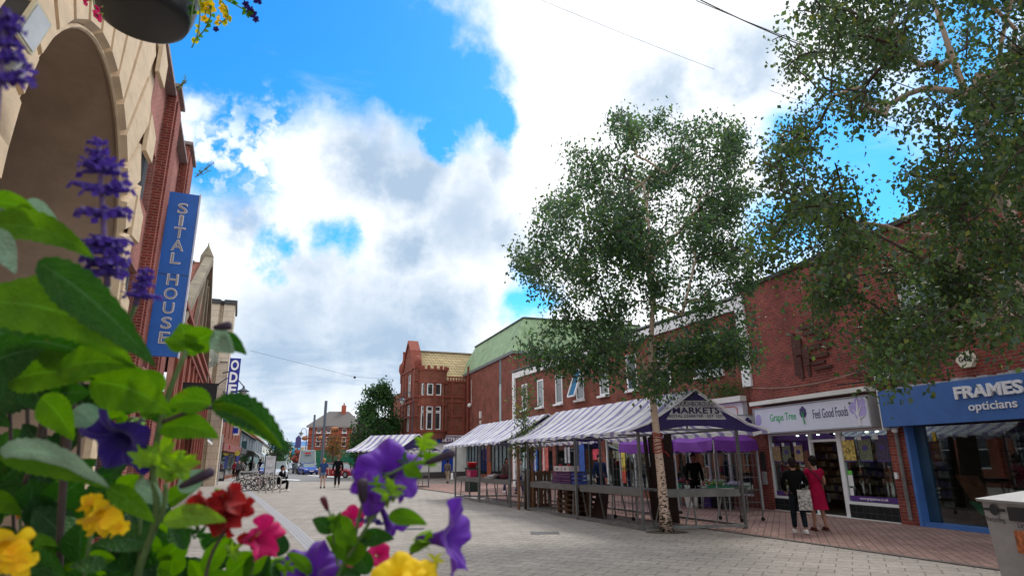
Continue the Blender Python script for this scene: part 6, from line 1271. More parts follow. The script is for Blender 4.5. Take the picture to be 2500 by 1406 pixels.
def tree(label,base,stem,pts,r0,leaf_n,leaf_s,lm,bark,name='tree',spread=.22,droop=.6,tip=.004,group=None,stem_tip=.03,extra=None,seed=1,kids_leaf=1.0,wide=.62):
    rng=np.random.default_rng(seed); t=thing(name,label,'tree',base,0,group); P,par=grow(None,stem,pts); n=len(P); ns=len(stem)
    w=np.zeros(n); cnt=np.zeros(n)
    ch=[[] for _ in range(n)]
    for i in range(1,n): ch[par[i]].append(i)
    # pipe radii
    order=sorted(range(n),key=lambda i:-i); R_=np.zeros(n)
    import sys
    sys.setrecursionlimit(10000)
    depth=np.zeros(n,int)
    topo=[]; st=[0]
    while st: i=st.pop(); topo.append(i); st+=ch[i]
    for i in reversed(topo): R_[i]=tip if not ch[i] else (sum(R_[c]**2.3 for c in ch[i]))**(1/2.3)
    k=r0/R_[0]; 
    for i in range(n): R_[i]=max(tip*.8,R_[i]*k) if i<ns else max(tip*.8,min(R_[i]*k,R_[par[i]]*.9 if par[i]>0 else R_[i]*k))
    for i in range(ns): R_[i]=lerp(r0,stem_tip,(i/(ns-1))**.8)
    b=MB(); b.cur=0; b.tube([P[i] for i in range(ns)],[R_[i]*(1.35 if i==0 else 1) for i in range(ns)],14)
    for i in range(ns,n):
        b.cur=0 if R_[i]>.022 else 1
        a=Vector(P[par[i]]); c=Vector(P[i]); r_=min(R_[par[i]],R_[i]*1.35); mid=a.lerp(c,.5)+Vector((0,0,.06*(c-a).length)); b.tube([a,mid,c],[r_,(r_+R_[i])/2,R_[i]],5 if R_[i]>.012 else 3,False)
    b.build('trunk',[bark,pm('twig_brown',(.075,.05,.04),.8,.3,6)],t,True)
    # leaves
    src=np.array([i for i in range(ns,n)]); m=len(src)*leaf_n
    idx=np.repeat(src,leaf_n); u=rng.random(m)[:,None]; A=P[idx]; Bp=P[np.array(par)[idx]]; seg=(Bp-A); L=np.linalg.norm(seg,axis=1)[:,None]; q=A+seg*u*np.minimum(1,.55/np.maximum(L,.01))
    off=rng.normal(0,spread,(m,3)); off[:,2]-=np.abs(rng.normal(0,spread*droop,m)); q=q+off
    dirv=rng.normal(0,1,(m,3)); dirv[:,2]-=1.3; dirv/=np.linalg.norm(dirv,axis=1)[:,None]; rr=rng.normal(0,1,(m,3)); side=np.cross(dirv,rr); side/=np.linalg.norm(side,axis=1)[:,None]; nr=np.cross(dirv,side)
    s=leaf_s*rng.uniform(.6,1.25,(m,1)); bend=nr*s*.18
    v0=q; v1=q+dirv*s*.42+side*s*wide*.5+bend*.6; v2=q+dirv*s-bend; v3=q+dirv*s*.42-side*s*wide*.5+bend*.6
    V=np.stack([v0,v1,v2,v3],1).reshape(-1,3); me=bpy.data.meshes.new('crown'); me.vertices.add(len(V)); me.vertices.foreach_set('co',V.ravel())
    me.loops.add(m*4); me.loops.foreach_set('vertex_index',np.arange(m*4,dtype=np.int32)); me.polygons.add(m); me.polygons.foreach_set('loop_start',np.arange(0,m*4,4,dtype=np.int32)); me.polygons.foreach_set('loop_total',np.full(m,4,dtype=np.int32))
    for x in (lm if isinstance(lm,list) else [lm]): me.materials.append(x)
    if isinstance(lm,list): me.polygons.foreach_set('material_index',rng.choice(len(lm),m,p=extra or None).astype(np.int32))
    me.update(); me.validate(); o=bpy.data.objects.new('crown',me); COL.objects.link(o); o.parent=t
    return t
def birchbark():
    if 'birch_bark' in MATS: return MATS['birch_bark']
    m,nt,N,L,b=_mat('birch_bark'); tc=N.new('ShaderNodeTexCoord'); mp=N.new('ShaderNodeMapping'); mp.inputs['Scale'].default_value=(1,1,2.6); L.new(tc.outputs['Object'],mp.inputs[0])
    n=N.new('ShaderNodeTexNoise'); n.inputs['Scale'].default_value=13; n.inputs['Detail'].default_value=5; n.inputs['Roughness'].default_value=.6; L.new(mp.outputs[0],n.inputs['Vector'])
    sp=N.new('ShaderNodeSeparateXYZ'); L.new(tc.outputs['Object'],sp.inputs[0])
    th=N.new('ShaderNodeMapRange'); th.inputs[1].default_value=0.; th.inputs[2].default_value=3.; th.inputs[3].default_value=.47; th.inputs[4].default_value=.68; L.new(sp.outputs[2],th.inputs[0])
    s=N.new('ShaderNodeMath'); s.operation='SUBTRACT'; L.new(n.outputs[0],s.inputs[0]); L.new(th.outputs[0],s.inputs[1])
    r=N.new('ShaderNodeMapRange'); r.inputs[1].default_value=0; r.inputs[2].default_value=.03; L.new(s.outputs[0],r.inputs[0])
    n2=N.new('ShaderNodeTexNoise'); n2.inputs['Scale'].default_value=3; n2.inputs['Detail'].default_value=5; L.new(tc.outputs['Object'],n2.inputs['Vector'])
    c=N.new('ShaderNodeMix'); c.data_type='RGBA'; L.new(n2.outputs[0],c.inputs[0]); c.inputs[6].default_value=(.68,.54,.45,1); c.inputs[7].default_value=(.52,.37,.28,1)
    mx=N.new('ShaderNodeMix'); mx.data_type='RGBA'; L.new(r.outputs[0],mx.inputs[0]); L.new(c.outputs[2],mx.inputs[6]); mx.inputs[7].default_value=(.035,.022,.016,1)
    L.new(mx.outputs[2],b.inputs['Base Color']); b.inputs['Roughness'].default_value=.8
    bp=N.new('ShaderNodeBump'); bp.inputs['Strength'].default_value=.6; bp.inputs['Distance'].default_value=.01; bp.invert=True; L.new(r.outputs[0],bp.inputs['Height']); L.new(bp.outputs[0],b.inputs['Normal'])
    MATS['birch_bark']=m; return m
BB=birchbark(); LF1=leafmat('birch_leaf_dark',(.070,.150,.065)); LF2=leafmat('birch_leaf_green',(.115,.22,.055)); LF3=leafmat('birch_leaf_light',(.16,.23,.06))
LG_=leafmat('leaf_glossy_grey',(.09,.14,.10),tr=.25)
# main birch: crown limits to left and right of the trunk by height, read off the photo
bb=GR(1628,1298); right=Vector((math.cos(rad(12)),-math.sin(rad(12))*0+0,0)); right=Vector((1,.0,0))
Hs=[2.6,3.1,3.7,4.2,4.8,5.3,5.9,6.4,7.0,7.6,8.2,8.8,9.4,10.0,10.6,11.0]
Ls=[.3,1.3,2.9,2.95,2.6,2.8,3.1,3.4,3.55,3.0,2.4,2.3,2.25,1.6,1.0,.4]
Rs=[.6,1.9,2.2,2.1,1.9,2.0,2.0,2.0,2.0,2.1,1.9,1.8,1.75,1.6,.7,.3]
rng=np.random.default_rng(5)
def inside(z,th):
    l=np.interp(z,Hs,Ls); r=np.interp(z,Hs,Rs); c=math.cos(th); a=(r if c>0 else l); d=(l+r)/2*.9
    return 1/math.sqrt((c/a)**2+(math.sin(th)/d)**2)
stem=[(0,0,0),(-.02,0,.5),(-.04,.0,1.2),(-.07,0,2.0),(-.1,0,2.8),(-.12,.02,3.4),(-.05,.05,4.2),(.05,.0,5.2),(.02,-.05,6.3),(.1,0,7.4),(.05,.05,8.5),(.1,0,9.6),(.05,0,10.6)]
poly=[(1495,300),(1500,262),(1545,285),(1590,300),(1600,250),(1625,236),(1650,290),(1700,300),(1725,262),(1745,300),(1775,300),(1815,290),(1810,360),(1795,400),(1820,440),(1850,475),(1830,500),(1790,510),(1800,560),(1850,600),(1845,680),(1835,740),(1860,800),(1850,870),(1800,920),(1740,925),(1700,955),(1560,950),(1500,925),(1400,905),(1300,900),(1275,860),(1300,800),(1345,780),(1350,735),(1310,720),(1300,690),(1260,640),(1250,610),(1245,560),(1300,530),(1330,480),(1380,450),(1375,400),(1370,345),(1400,350),(1440,345),(1480,360),(1490,330)]
def inpoly(x,y):
    c=False; n=len(poly); j=n-1
    for i in range(n):
        xi,yi=poly[i]; xj,yj=poly[j]
        if (yi>y)!=(yj>y) and x<(xj-xi)*(y-yi)/(yj-yi)+xi: c=not c
        j=i
    return c
cl=[];pts=[]; stem=stem[:11]; D0=float(np.dot(np.array(bb)-np.array([0,0,H]),CF)); holes_=[(1480,655,26),(1640,520,20),(1540,700,26),(1700,640,24),(1420,560,18),(1600,640,24),(1455,760,20),(1570,820,22),(1740,420,16),(1560,420,18),(1390,690,20),(1660,760,22)]
while len(cl)<146:
    x=rng.uniform(1240,1870); y=rng.uniform(236,985)
    if not inpoly(x,y) or any(math.hypot(x-g[0],y-g[1])<g[2]+12 for g in holes_): continue
    hw=max(.6,min(2.6,.012*min(abs(x-1240),abs(1870-x))+.5)); zt=(y-236)/750; cl.append((x,y,rng.uniform(-1,1)*hw*(.4+.6*math.sin(PI*min(1,.15+zt)))))
cl+=[(1622,262,.1),(1512,292,-.3),(1735,288,.3),(1797,318,.1),(1600,300,0),(1660,320,.4)]
limbs=[[(1598,935),(1560,870),(1520,815),(1470,760),(1410,700),(1350,640)],[(1606,930),(1640,860),(1665,770),(1690,670),(1715,560),(1740,450),(1762,340)],[(1604,900),(1592,800),(1575,700),(1550,600),(1530,480),(1515,360)],[(1610,850),(1640,760),(1650,620),(1640,480),(1625,330)],[(1600,960),(1660,905),(1730,860),(1800,820)],[(1597,950),(1510,905),(1420,870),(1340,850)]]
for li,lb_ in enumerate(limbs):
    dl=(.5,-.4,.7,-.6,-.3,.3)[li]
    for a_,b_ in zip(lb_[:-1],lb_[1:]):
        for u_ in (0,.33,.66):
            x_,y_=lerp(a_[0],b_[0],u_),lerp(a_[1],b_[1],u_); r_=ray(x_,y_); fr_=(960-y_)/600.; pts.append(np.array([0,0,H])+r_*((bb.y+dl*fr_)/r_[1])-np.array(bb))
def depthfix(x,y): # depth of the vertical trunk plane at this height
    r=ray(x,y); return (bb.y)/r[1]
for (x,y,dd) in cl:
    for k in range(11):
        x2=x+rng.normal(0,23); y2=y+rng.normal(0,20)
        if not inpoly(x2,y2): continue
        r=ray(x2,y2); t_=(bb.y+dd+rng.normal(0,.25))/r[1]; pts.append(np.array([0,0,H])+r*t_-np.array(bb))
bt=tree('birch tree with pale spotted trunk and dense crown standing in front of the nearest stall',bb,stem,pts,.125,26,.106,[LF1,LF2,LF3,LG_],BB,name='birch_tree',spread=.165,extra=[.5,.27,.05,.18],seed=3)
m=MB(); random.seed(2)
for z in (1.72,1.78,1.86,1.93,2.02,2.08,2.13):
    r=.118; m.tube([(-.06+r*math.cos(a),r*math.sin(a),z+.02*math.sin(a*2+z*9)) for a in [2*PI*k/14 for k in range(15)]],.012,5,False)
m.tube([(.06,-.1,1.74),(.12,-.13,1.68),(.15,-.12,1.62)],.012,4); m.build('red_ribbon',pm('ribbon_red',(.30,.012,.012),.6,.2,8),bt)
pit=MB().lathe([(.001,.012),(.3,.012),(.40,.0)],9,Matrix.Translation((bb.x,bb.y,0))@Matrix.Diagonal((1.25,.9,1,1))); struct(pit,'tree_pit_soil',pm('soil',(.075,.065,.052),.95,.5,9,.6))
# big tree at the right, trunk just outside the frame
tb=GR(2640,1400); tb=Vector((7.35,7.9,0)); pts=[]
poly=[(1960,-40),(1975,60),(1930,110),(1925,190),(1930,260),(1880,320),(1850,375),(1900,430),(1890,520),(1800,560),(1795,650),(1815,710),(1860,700),(1950,730),(2050,745),(2090,830),(2130,865),(2190,880),(2230,840),(2330,830),(2420,800),(2500,800),(2600,820),(2900,700),(3000,-300),(2200,-400)]
def inpoly(x,y):
    c=False; n=len(poly); j=n-1
    for i in range(n):
        xi,yi=poly[i]; xj,yj=poly[j]
        if (yi>y)!=(yj>y) and x<(xj-xi)*(y-yi)/(yj-yi)+xi: c=not c
        j=i
    return c
gaps=[(2185,350,85),(2110,480,50),(2290,90,45),(1890,500,30),(2060,330,35),(2420,130,40),(2160,510,45),(1960,420,30),(2330,240,28),(2240,560,25)]
cl=[]
while len(cl)<215:
    x=rng.uniform(1790,2950) if rng.random()<.4 else rng.uniform(1790,2560); y=rng.uniform(-350,930)
    if not inpoly(x,y) or any(math.hypot(x-g[0],y-g[1])<g[2]*1.15 for g in gaps): continue
    f=(x-1800)/700.; D=rng.uniform(7.2,11.5)-1.2*min(1,max(0,f)); cl.append((x,y,D))
for (x,y,D) in cl:
    for k in range(9):
        q=PD(x+rng.normal(0,26),y+rng.normal(0,24),D+rng.normal(0,.3)); 
        px=x; pts.append(np.array(q-tb))
for i in range(26):  # hanging fringe of twigs at the lower edge
    x=rng.choice([2000,2100,2150,2215,2245,2260,2320,2340,2400,1980,2430,2280]); D=rng.uniform(7.5,9.5); y0=770 if x>2080 else 690; 
    for k in range(4): pts.append(np.array(PD(x+rng.normal(0,14),y0+rng.uniform(0,150 if x<2300 else 110),D)-tb))
def gp(p):
    q=np.array(p)+np.array(tb)-np.array([0,0,H]); z=q@CF; return CX+F*(q@CR)/z, CY-F*(q@CU)/z
pts=[p for p in pts if not (gp(p)[0]>2310 and gp(p)[1]>815) and not (gp(p)[0]>2180 and gp(p)[1]>880) and not any(math.hypot(gp(p)[0]-g[0],gp(p)[1]-g[1])<g[2]*.8 for g in gaps)]
stem=[(0,0,0),(.02,.02,.8),(.0,.05,1.6),(-.05,.1,2.5),(-.15,.15,3.4),(-.3,.1,4.3),(-.4,.2,5.3),(-.5,.15,6.3),(-.6,.2,7.4),(-.7,.2,8.6)]
LR1=leafmat('tree_leaf_dark',(.065,.12,.040)); LR2=leafmat('tree_leaf_green',(.10,.17,.04)); LR3=leafmat('tree_leaf_yellow',(.20,.23,.045))
tree('large leafy tree overhanging from the right edge, its branches covering the opticians wall',tb,stem,pts,.17,33,.072,[LR1,LR2,LR3,LG_],BB,name='broadleaf_tree',spread=.145,extra=[.50,.29,.05,.16],seed=8,wide=.72)
# staked sapling between the stalls
sp_=GR(1283,1243); pts=[(rng.normal(0,.28),rng.normal(0,.28),rng.uniform(1.7,4.3)) for _ in range(110)]
ts=tree('thin sapling tied between two timber stakes, in front of the gap between stalls',sp_,[(0,0,0),(0,0,1.2),(.03,0,2.4),(0,0,3.4),(.03,0,4.6)],pts,.03,9,.10,[LR1,LR2,LR3],pm('twig_bark',(.10,.08,.06)),name='sapling',spread=.12,stem_tip=.008,tip=.003,extra=[.4,.4,.2])
for i,s in enumerate((-.22,.25)):
    t=tag(MB().tube([(0,0,0),(0,0,1.95)],.045,8).build('tree_stake',pm('stake_wood',(.22,.11,.06),.8,.3,6,.3),None),('left' if i==0 else 'right')+' round timber stake beside the staked sapling','stake'); t.location=sp_+Vector((s,-.02,0))
t=tag(MB().tube([(-.24,0,1.85),(-.1,-.05,1.83),(.05,.0,1.88),(.26,0,1.86)],.02,5).build('tree_tie',BLK,None),'black rubber tie joining the two sapling stakes','tie'); t.location=sp_
# street trees further off
def blobtree(label,px,py,D,ztop,wd,zlo,lm,n=150,ln=26,ls=.34,sp=.45,name='street_tree',mix_=None):
    p=HD(px,py,D); p.z=0; rg=np.random.default_rng(int(px)); pts=[]
    cen=[]
    for i in range(n):
        if cen and rg.random()<.82:
            c0=cen[rg.integers(len(cen))]; pts.append(tuple(np.array(c0)+rg.normal(0,.10*wd+.06,3))); continue
        z=rg.uniform(zlo,ztop); u=(z-zlo)/(ztop-zlo); r=wd*(math.sin(PI*min(1,.18+.82*u))**.6)*(1.05-.45*u); th=rg.uniform(0,2*PI); q=rg.uniform(.3,1.)**.5*r; pts.append((q*math.cos(th),q*math.sin(th),z)); cen.append(pts[-1])
    return tree(label,p,[(0,0,0),(0,0,zlo*.6),(.05,0,zlo+.5),(0,.05,lerp(zlo,ztop,.5)),(0,0,ztop*.95)],pts,.16,ln,ls,lm,pm('bark_brown',(.07,.05,.04),.9,.3,6),name=name,spread=sp,extra=mix_,seed=int(px))
SG1=leafmat('street_leaf_dark',(.030,.090,.028)); SG2=leafmat('street_leaf_green',(.060,.15,.03))
blobtree('full green street tree left of the ornate corner building',916,1150,63.,9.0,2.5,1.7,[SG1,SG2],300,40,.28,.36,mix_=[.6,.4])
AU1=leafmat('autumn_leaf',(.30,.12,.03)); AU2=leafmat('autumn_green',(.14,.11,.03))
blobtree('small tree with rusty orange leaves in front of the green hoarding',810,1150,84.,4.9,2.0,2.0,[AU1,AU2],70,12,.26,.40,mix_=[.5,.5])
blobtree('slim dark tree on the left pavement far down the street',672,1140,110.,6.6,1.5,2.4,[SG1],50,20,.35,.4)
blobtree('dark leafy tree by the far end of the left terrace',690,1138,135.,5.0,2.4,1.5,[SG1,SG2],50,20,.45,.5,mix_=[.7,.3])
blobtree('low round tree behind the parked people carrier',684,1138,150.,4.5,2.,1.,[SG2],50,20,.45,.5)
# small weeds on the parapets
for (s,z,n,w,lb) in ((14.6,10.0,26,.22,'small weed growing on the parapet above the brick pilaster'),(20.6,10.4,60,.5,'straggly buddleia sprouting from the parapet beyond the second pilaster')):
    t=thing('weed',lb,'plant',LO,LRZ); m=MB(); lv=MB()
    for k in range(5):
        a=Vector((s+random.uniform(-.05,.05),-.1,z)); b=a+Vector((random.uniform(-.3,.3)*w*2,-random.uniform(.2,1.)*w,w*random.uniform(.6,1.5))); m.tube([a,b],.008,4)
        for j in range(n//5): c=a.lerp(b,random.uniform(.3,1.)); d=Vector((random.uniform(-1,1),random.uniform(-1,1),random.uniform(-.3,.6))).normalized()*.11; o=d.orthogonal().normalized()*.018; lv.add([c,c+d*.5+o,c+d,c+d*.5-o],[(0,1,2,3)])
    m.build('stem',pm('stem_dry',(.12,.10,.05)),t); lv.build('foliage',LR2,t)
# ================================================================ foreground planting
VR,VU,VF=Vector(CR),Vector(CU),Vector(CF)
def plantleaf(name,c,c2,tr=.5,rough=.52,sheen=0.):
    if name in MATS: return MATS[name]
    m,nt,N,L,b=_mat(name); uv=N.new('ShaderNodeUVMap'); sp=N.new('ShaderNodeSeparateXYZ'); L.new(uv.outputs[0],sp.inputs[0])
    def M(op,a,bb=None,cc=None):
        n=N.new('ShaderNodeMath'); n.operation=op
        for i,q in enumerate((a,bb,cc)):
            if q is None: continue
            if hasattr(q,'links'): L.new(q,n.inputs[i])
            else: n.inputs[i].default_value=q
        return n.outputs[0]
    av=M('ABSOLUTE',sp.outputs[1]); w=M('FRACT',M('SUBTRACT',M('MULTIPLY',sp.outputs[0],8.),M('MULTIPLY',av,2.2)))
    d=M('ABSOLUTE',M('SUBTRACT',w,.5)); r1=N.new('ShaderNodeMapRange'); r1.inputs[1].default_value=.42; r1.inputs[2].default_value=.5; L.new(d,r1.inputs[0])
    r2=N.new('ShaderNodeMapRange'); r2.inputs[1].default_value=.075; r2.inputs[2].default_value=.02; L.new(av,r2.inputs[0]); vein=M('MAXIMUM',M('MULTIPLY',r1.outputs[0],.5),r2.outputs[0])
    tc=N.new('ShaderNodeTexCoord'); n=N.new('ShaderNodeTexNoise'); n.inputs['Scale'].default_value=45; n.inputs['Detail'].default_value=8; L.new(tc.outputs['Object'],n.inputs['Vector'])
    rm=N.new('ShaderNodeMapRange'); rm.inputs[1].default_value=.35; rm.inputs[2].default_value=.65; L.new(n.outputs[0],rm.inputs[0])
    mx=N.new('ShaderNodeMix'); mx.data_type='RGBA'; L.new(rm.outputs[0],mx.inputs[0]); mx.inputs[6].default_value=(*c,1); mx.inputs[7].default_value=(*c2,1)
    m2=N.new('ShaderNodeMix'); m2.data_type='RGBA'; L.new(M('MULTIPLY',vein,.7),m2.inputs[0]); L.new(mx.outputs[2],m2.inputs[6]); m2.inputs[7].default_value=(*[min(1,q*1.7+.05) for q in c],1)
    nb=N.new('ShaderNodeTexNoise'); nb.inputs['Scale'].default_value=70; nb.inputs['Detail'].default_value=6; nb.inputs['Roughness'].default_value=.7; L.new(tc.outputs['Object'],nb.inputs['Vector'])
    rb=N.new('ShaderNodeMapRange'); rb.inputs[1].default_value=.64; rb.inputs[2].default_value=.70; rb.inputs[4].default_value=.6; L.new(nb.outputs[0],rb.inputs[0])
    m3=N.new('ShaderNodeMix'); m3.data_type='RGBA'; L.new(rb.outputs[0],m3.inputs[0]); L.new(m2.outputs[2],m3.inputs[6]); m3.inputs[7].default_value=(.16,.13,.03,1); m2=m3
    L.new(m2.outputs[2],b.inputs['Base Color']); b.inputs['Roughness'].default_value=rough; b.inputs['Specular IOR Level'].default_value=.28
    if sheen: b.inputs['Sheen Weight'].default_value=sheen
    bp=N.new('ShaderNodeBump'); bp.inputs['Strength'].default_value=.9; bp.inputs['Distance'].default_value=.0015; bp.invert=True; vo=N.new('ShaderNodeTexVoronoi'); vo.feature='DISTANCE_TO_EDGE'; vo.inputs['Scale'].default_value=260; L.new(tc.outputs['Object'],vo.inputs['Vector'])
    vr=N.new('ShaderNodeMapRange'); vr.inputs[1].default_value=.0; vr.inputs[2].default_value=.25; vr.inputs[3].default_value=.6; vr.inputs[4].default_value=0.; L.new(vo.outputs['Distance'],vr.inputs[0])
    L.new(M('MAXIMUM',vein,vr.outputs[0]),bp.inputs['Height']); L.new(bp.outputs[0],b.inputs['Normal'])
    tb_=N.new('ShaderNodeBsdfTranslucent'); hs=N.new('ShaderNodeHueSaturation'); hs.inputs['Hue'].default_value=.485; hs.inputs['Saturation'].default_value=1.15; hs.inputs['Value'].default_value=1.25; L.new(m2.outputs[2],hs.inputs['Color']); L.new(hs.outputs[0],tb_.inputs[0])
    ms=N.new('ShaderNodeMixShader'); ms.inputs[0].default_value=tr; L.new(b.outputs[0],ms.inputs[1]); L.new(tb_.outputs[0],ms.inputs[2]); L.new(ms.outputs[0],N['Material Output'].inputs[0])
    MATS[name]=m; return m
LB=plantleaf('leaf_bright',(.055,.190,.003),(.095,.26,.004)); LD=plantleaf('leaf_deep',(.014,.080,.012),(.026,.115,.014),.3); LL=plantleaf('leaf_lime',(.16,.34,.03),(.22,.42,.05),.45); LP=plantleaf('leaf_pale_sheen',(.16,.30,.20),(.26,.40,.30),.25,.35,.5); LK=plantleaf('leaf_shade',(.012,.055,.015),(.02,.08,.02),.25)
STG=pm('stem_green',(.10,.17,.06),.6,.25,40); STB=pm('stem_brown_purple',(.07,.05,.05),.6,.25,40)
CAMP=Vector((0,0,H))
def leaf(par,B,T,w,mat,bend=.18,roll=0.,fold=.25,ser=.05,bside=0.,name='leaf'):
    "B, T: base and tip points; w: width in metres; bend: arch upward as a share of length"
    B=Vector(B);T=Vector(T);ax=T-B;Ln=ax.length;ax.normalize(); n0=(CAMP-(B+T)/2).normalized(); s=ax.cross(n0).normalized(); n=s.cross(ax).normalized()
    R_=Matrix.Rotation(roll,3,ax); s=R_@s; n=R_@n; up=Vector((0,0,1)); C=(B+T)/2+up*bend*Ln+s*bside*Ln
    nu,nv=26,9; pts=[];uvs=[]
    for i in range(nu):
        u=i/(nu-1); p=B*(1-u)**2+C*2*u*(1-u)+T*u*u; tg=((C-B)*2*(1-u)+(T-C)*2*u).normalized(); s2=(s-tg*s.dot(tg)).normalized(); n2=s2.cross(tg)
        wd=w*.5*(math.sin(PI*u**.78)**.85)*(1-.25*u)*1.12+.0004; 
        for j in range(nv):
            v=(j/(nv-1))*2-1; e=abs(v); k=wd*v*(1+(ser*(1 if i%2 else -1) if e>.95 else 0)); q=p+s2*k*math.cos(fold*e)+n2*(e*wd*math.sin(fold)+.010*Ln*math.sin(u*8*PI*1.-e*6)*e*.6)
            pts.append(q); uvs.append((u,v))
    m=MB().grid(pts,nu,nv); return m.build(name,mat,par,True,uvs=uvs)
def L2(par,b,t,wpx,mat,D=.5,D2=None,**k): D2=D2 or D; return leaf(par,PD(*b,D),PD(*t,D2),wpx*(D+D2)/2/F,mat,**k)
def stem(par,pts,rpx,mat,D=.5,name='stem'):
    P=[PD(q[0],q[1],q[2] if len(q)>2 else D) for q in pts]; out=[]
    for i in range(len(P)-1):
        for k in range(4): out.append(P[i].lerp(P[i+1],k/4))
    out.append(P[-1])
    for _ in range(2): out=[out[0]]+[(out[i-1]+out[i]*2+out[i+1])/4 for i in range(1,len(out)-1)]+[out[-1]]
    return MB().tube(out,[rpx*D/F*lerp(1.2,.8,i/len(out)) for i in range(len(out))],8).build(name,mat,par,True)
def petal_mat(name,c,c2,tr=.3):
    if name in MATS: return MATS[name]
    m,nt,N,L,b=_mat(name); uv=N.new('ShaderNodeUVMap'); sp=N.new('ShaderNodeSeparateXYZ'); L.new(uv.outputs[0],sp.inputs[0])
    w=N.new('ShaderNodeMath'); w.operation='MULTIPLY'; w.inputs[1].default_value=2*PI*25; L.new(sp.outputs[1],w.inputs[0]); s=N.new('ShaderNodeMath'); s.operation='SINE'; L.new(w.outputs[0],s.inputs[0])
    r=N.new('ShaderNodeMapRange'); r.inputs[1].default_value=-1; r.inputs[2].default_value=1; r.inputs[4].default_value=.35; L.new(s.outputs[0],r.inputs[0]); r2=N.new('ShaderNodeMapRange'); r2.inputs[1].default_value=.75; r2.inputs[2].default_value=.15; L.new(sp.outputs[0],r2.inputs[0])
    a=N.new('ShaderNodeMath'); a.operation='MAXIMUM'; L.new(r.outputs[0],a.inputs[0]); L.new(r2.outputs[0],a.inputs[1])
    mx=N.new('ShaderNodeMix'); mx.data_type='RGBA'; L.new(a.outputs[0],mx.inputs[0]); mx.inputs[6].default_value=(*c,1); mx.inputs[7].default_value=(*c2,1); L.new(mx.outputs[2],b.inputs['Base Color']); b.inputs['Roughness'].default_value=.6; b.inputs['Sheen Weight'].default_value=.2; b.inputs['Specular IOR Level'].default_value=.25
    t=N.new('ShaderNodeBsdfTranslucent'); L.new(mx.outputs[2],t.inputs[0]); ms=N.new('ShaderNodeMixShader'); ms.inputs[0].default_value=tr; L.new(b.outputs[0],ms.inputs[1]); L.new(t.outputs[0],ms.inputs[2]); L.new(ms.outputs[0],N['Material Output'].inputs[0])
    MATS[name]=m; return m
PV=petal_mat('petal_violet',(.13,.022,.42),(.065,.008,.22)); PN=petal_mat('petal_indigo',(.022,.008,.15),(.010,.004,.06)); PM_=petal_mat('petal_magenta',(.62,.005,.14),(.40,.003,.09)); PY=petal_mat('petal_yellow',(.95,.70,.010),(.90,.52,.006)); PR=petal_mat('petal_red',(.36,.004,.006),(.20,.002,.004)); PO=petal_mat('petal_orange',(.80,.30,.004),(.6,.2,.003)); PS=petal_mat('petal_salvia',(.15,.07,.60),(.07,.03,.32)); BUDD=pm('bud_dark_purple',(.035,.022,.045),.7,.3,40)
def petunia(par,M_,R,Lt,mat,seed=0,lob=.16,ruff=.10,open_=1.,name='flower',flat=.30):
    "mouth centre M_, axis = direction the flower faces (tuple of two px points or vector)"
    c,axis=M_; c=Vector(c); z=Vector(axis).normalized(); x=z.orthogonal().normalized(); y=z.cross(x); rg=random.Random(seed); ph=rg.random()*6
    rings=[(0,.10),(.25,.12),(.5,.16),(.75,.24),(.88,.36),(.95,.52),(1.,.70),(1.02,.86),(1.0,1.0)]; nt_=60; pts=[];uvs=[]
    for i,(t,rf) in enumerate(rings):
        e=i/(len(rings)-1)
        for k in range(nt_+1):
            a=2*PI*k/nt_; lobe=1-lob*abs(math.cos(2.5*a+ph))**3*max(0,e-.4)*1.6; rr=R*rf*lobe*open_**(e>.6); zz=-Lt*(1-t)+R*ruff*max(0,e-.45)*2*(math.sin(5*a*1.+ph*2)+.5*math.sin(11*a+ph))*.6 - R*flat*max(0,e-.7)
            pts.append(c+x*rr*math.cos(a)+y*rr*math.sin(a)+z*zz); uvs.append((e,k/nt_))
    f=MB().grid(pts,len(rings),nt_+1).build(name,mat,par,True,uvs=uvs)
    cal=MB(); b=c-z*Lt
    for k in range(5):
        a=2*PI*k/5; d=x*math.cos(a)+y*math.sin(a); cal.add([b-z*.004,b+d*R*.16-d.cross(z)*R*.05+z*R*.1,b+d*R*.30+z*R*.50,b+d*R*.16+d.cross(z)*R*.05+z*R*.1],[(0,1,2,3)])
    cal.build('calyx',LL,f); return f
def faceaxis(dx,dy,tow): return (VR*dx+VU*dy-VF*tow)     # right, up, toward the viewer
def bud(par,a,b,rpx,mat,D=.5,name='bud'):
    A=PD(*a,D);B=PD(*b,D); return MB().tube([A,A.lerp(B,.15),A.lerp(B,.4),A.lerp(B,.75),A.lerp(B,.93),B],[q*rpx*D/F for q in (.45,.65,.85,1.,.95,.35)],10).build(name,mat,par,True)
def cluster(par,c,rpx,n,mat,D=.5,seed=0,wr=.45,up=.3):
    rg=random.Random(seed)
    for k in range(n):
        a=2*PI*k/n+rg.uniform(-.3,.3); r=rpx*rg.uniform(.55,1.1); b=(c[0]+rg.uniform(-.18,.18)*rpx,c[1]+rg.uniform(-.15,.3)*rpx); t=(c[0]+r*math.cos(a),c[1]-r*math.sin(a)*.9-up*rpx*.3); L2(par,b,t,r*wr,mat,D+rg.uniform(-.02,.02),bend=.12,roll=rg.uniform(-1,1),fold=.5)
root=lambda px,D: (px,1560,D)
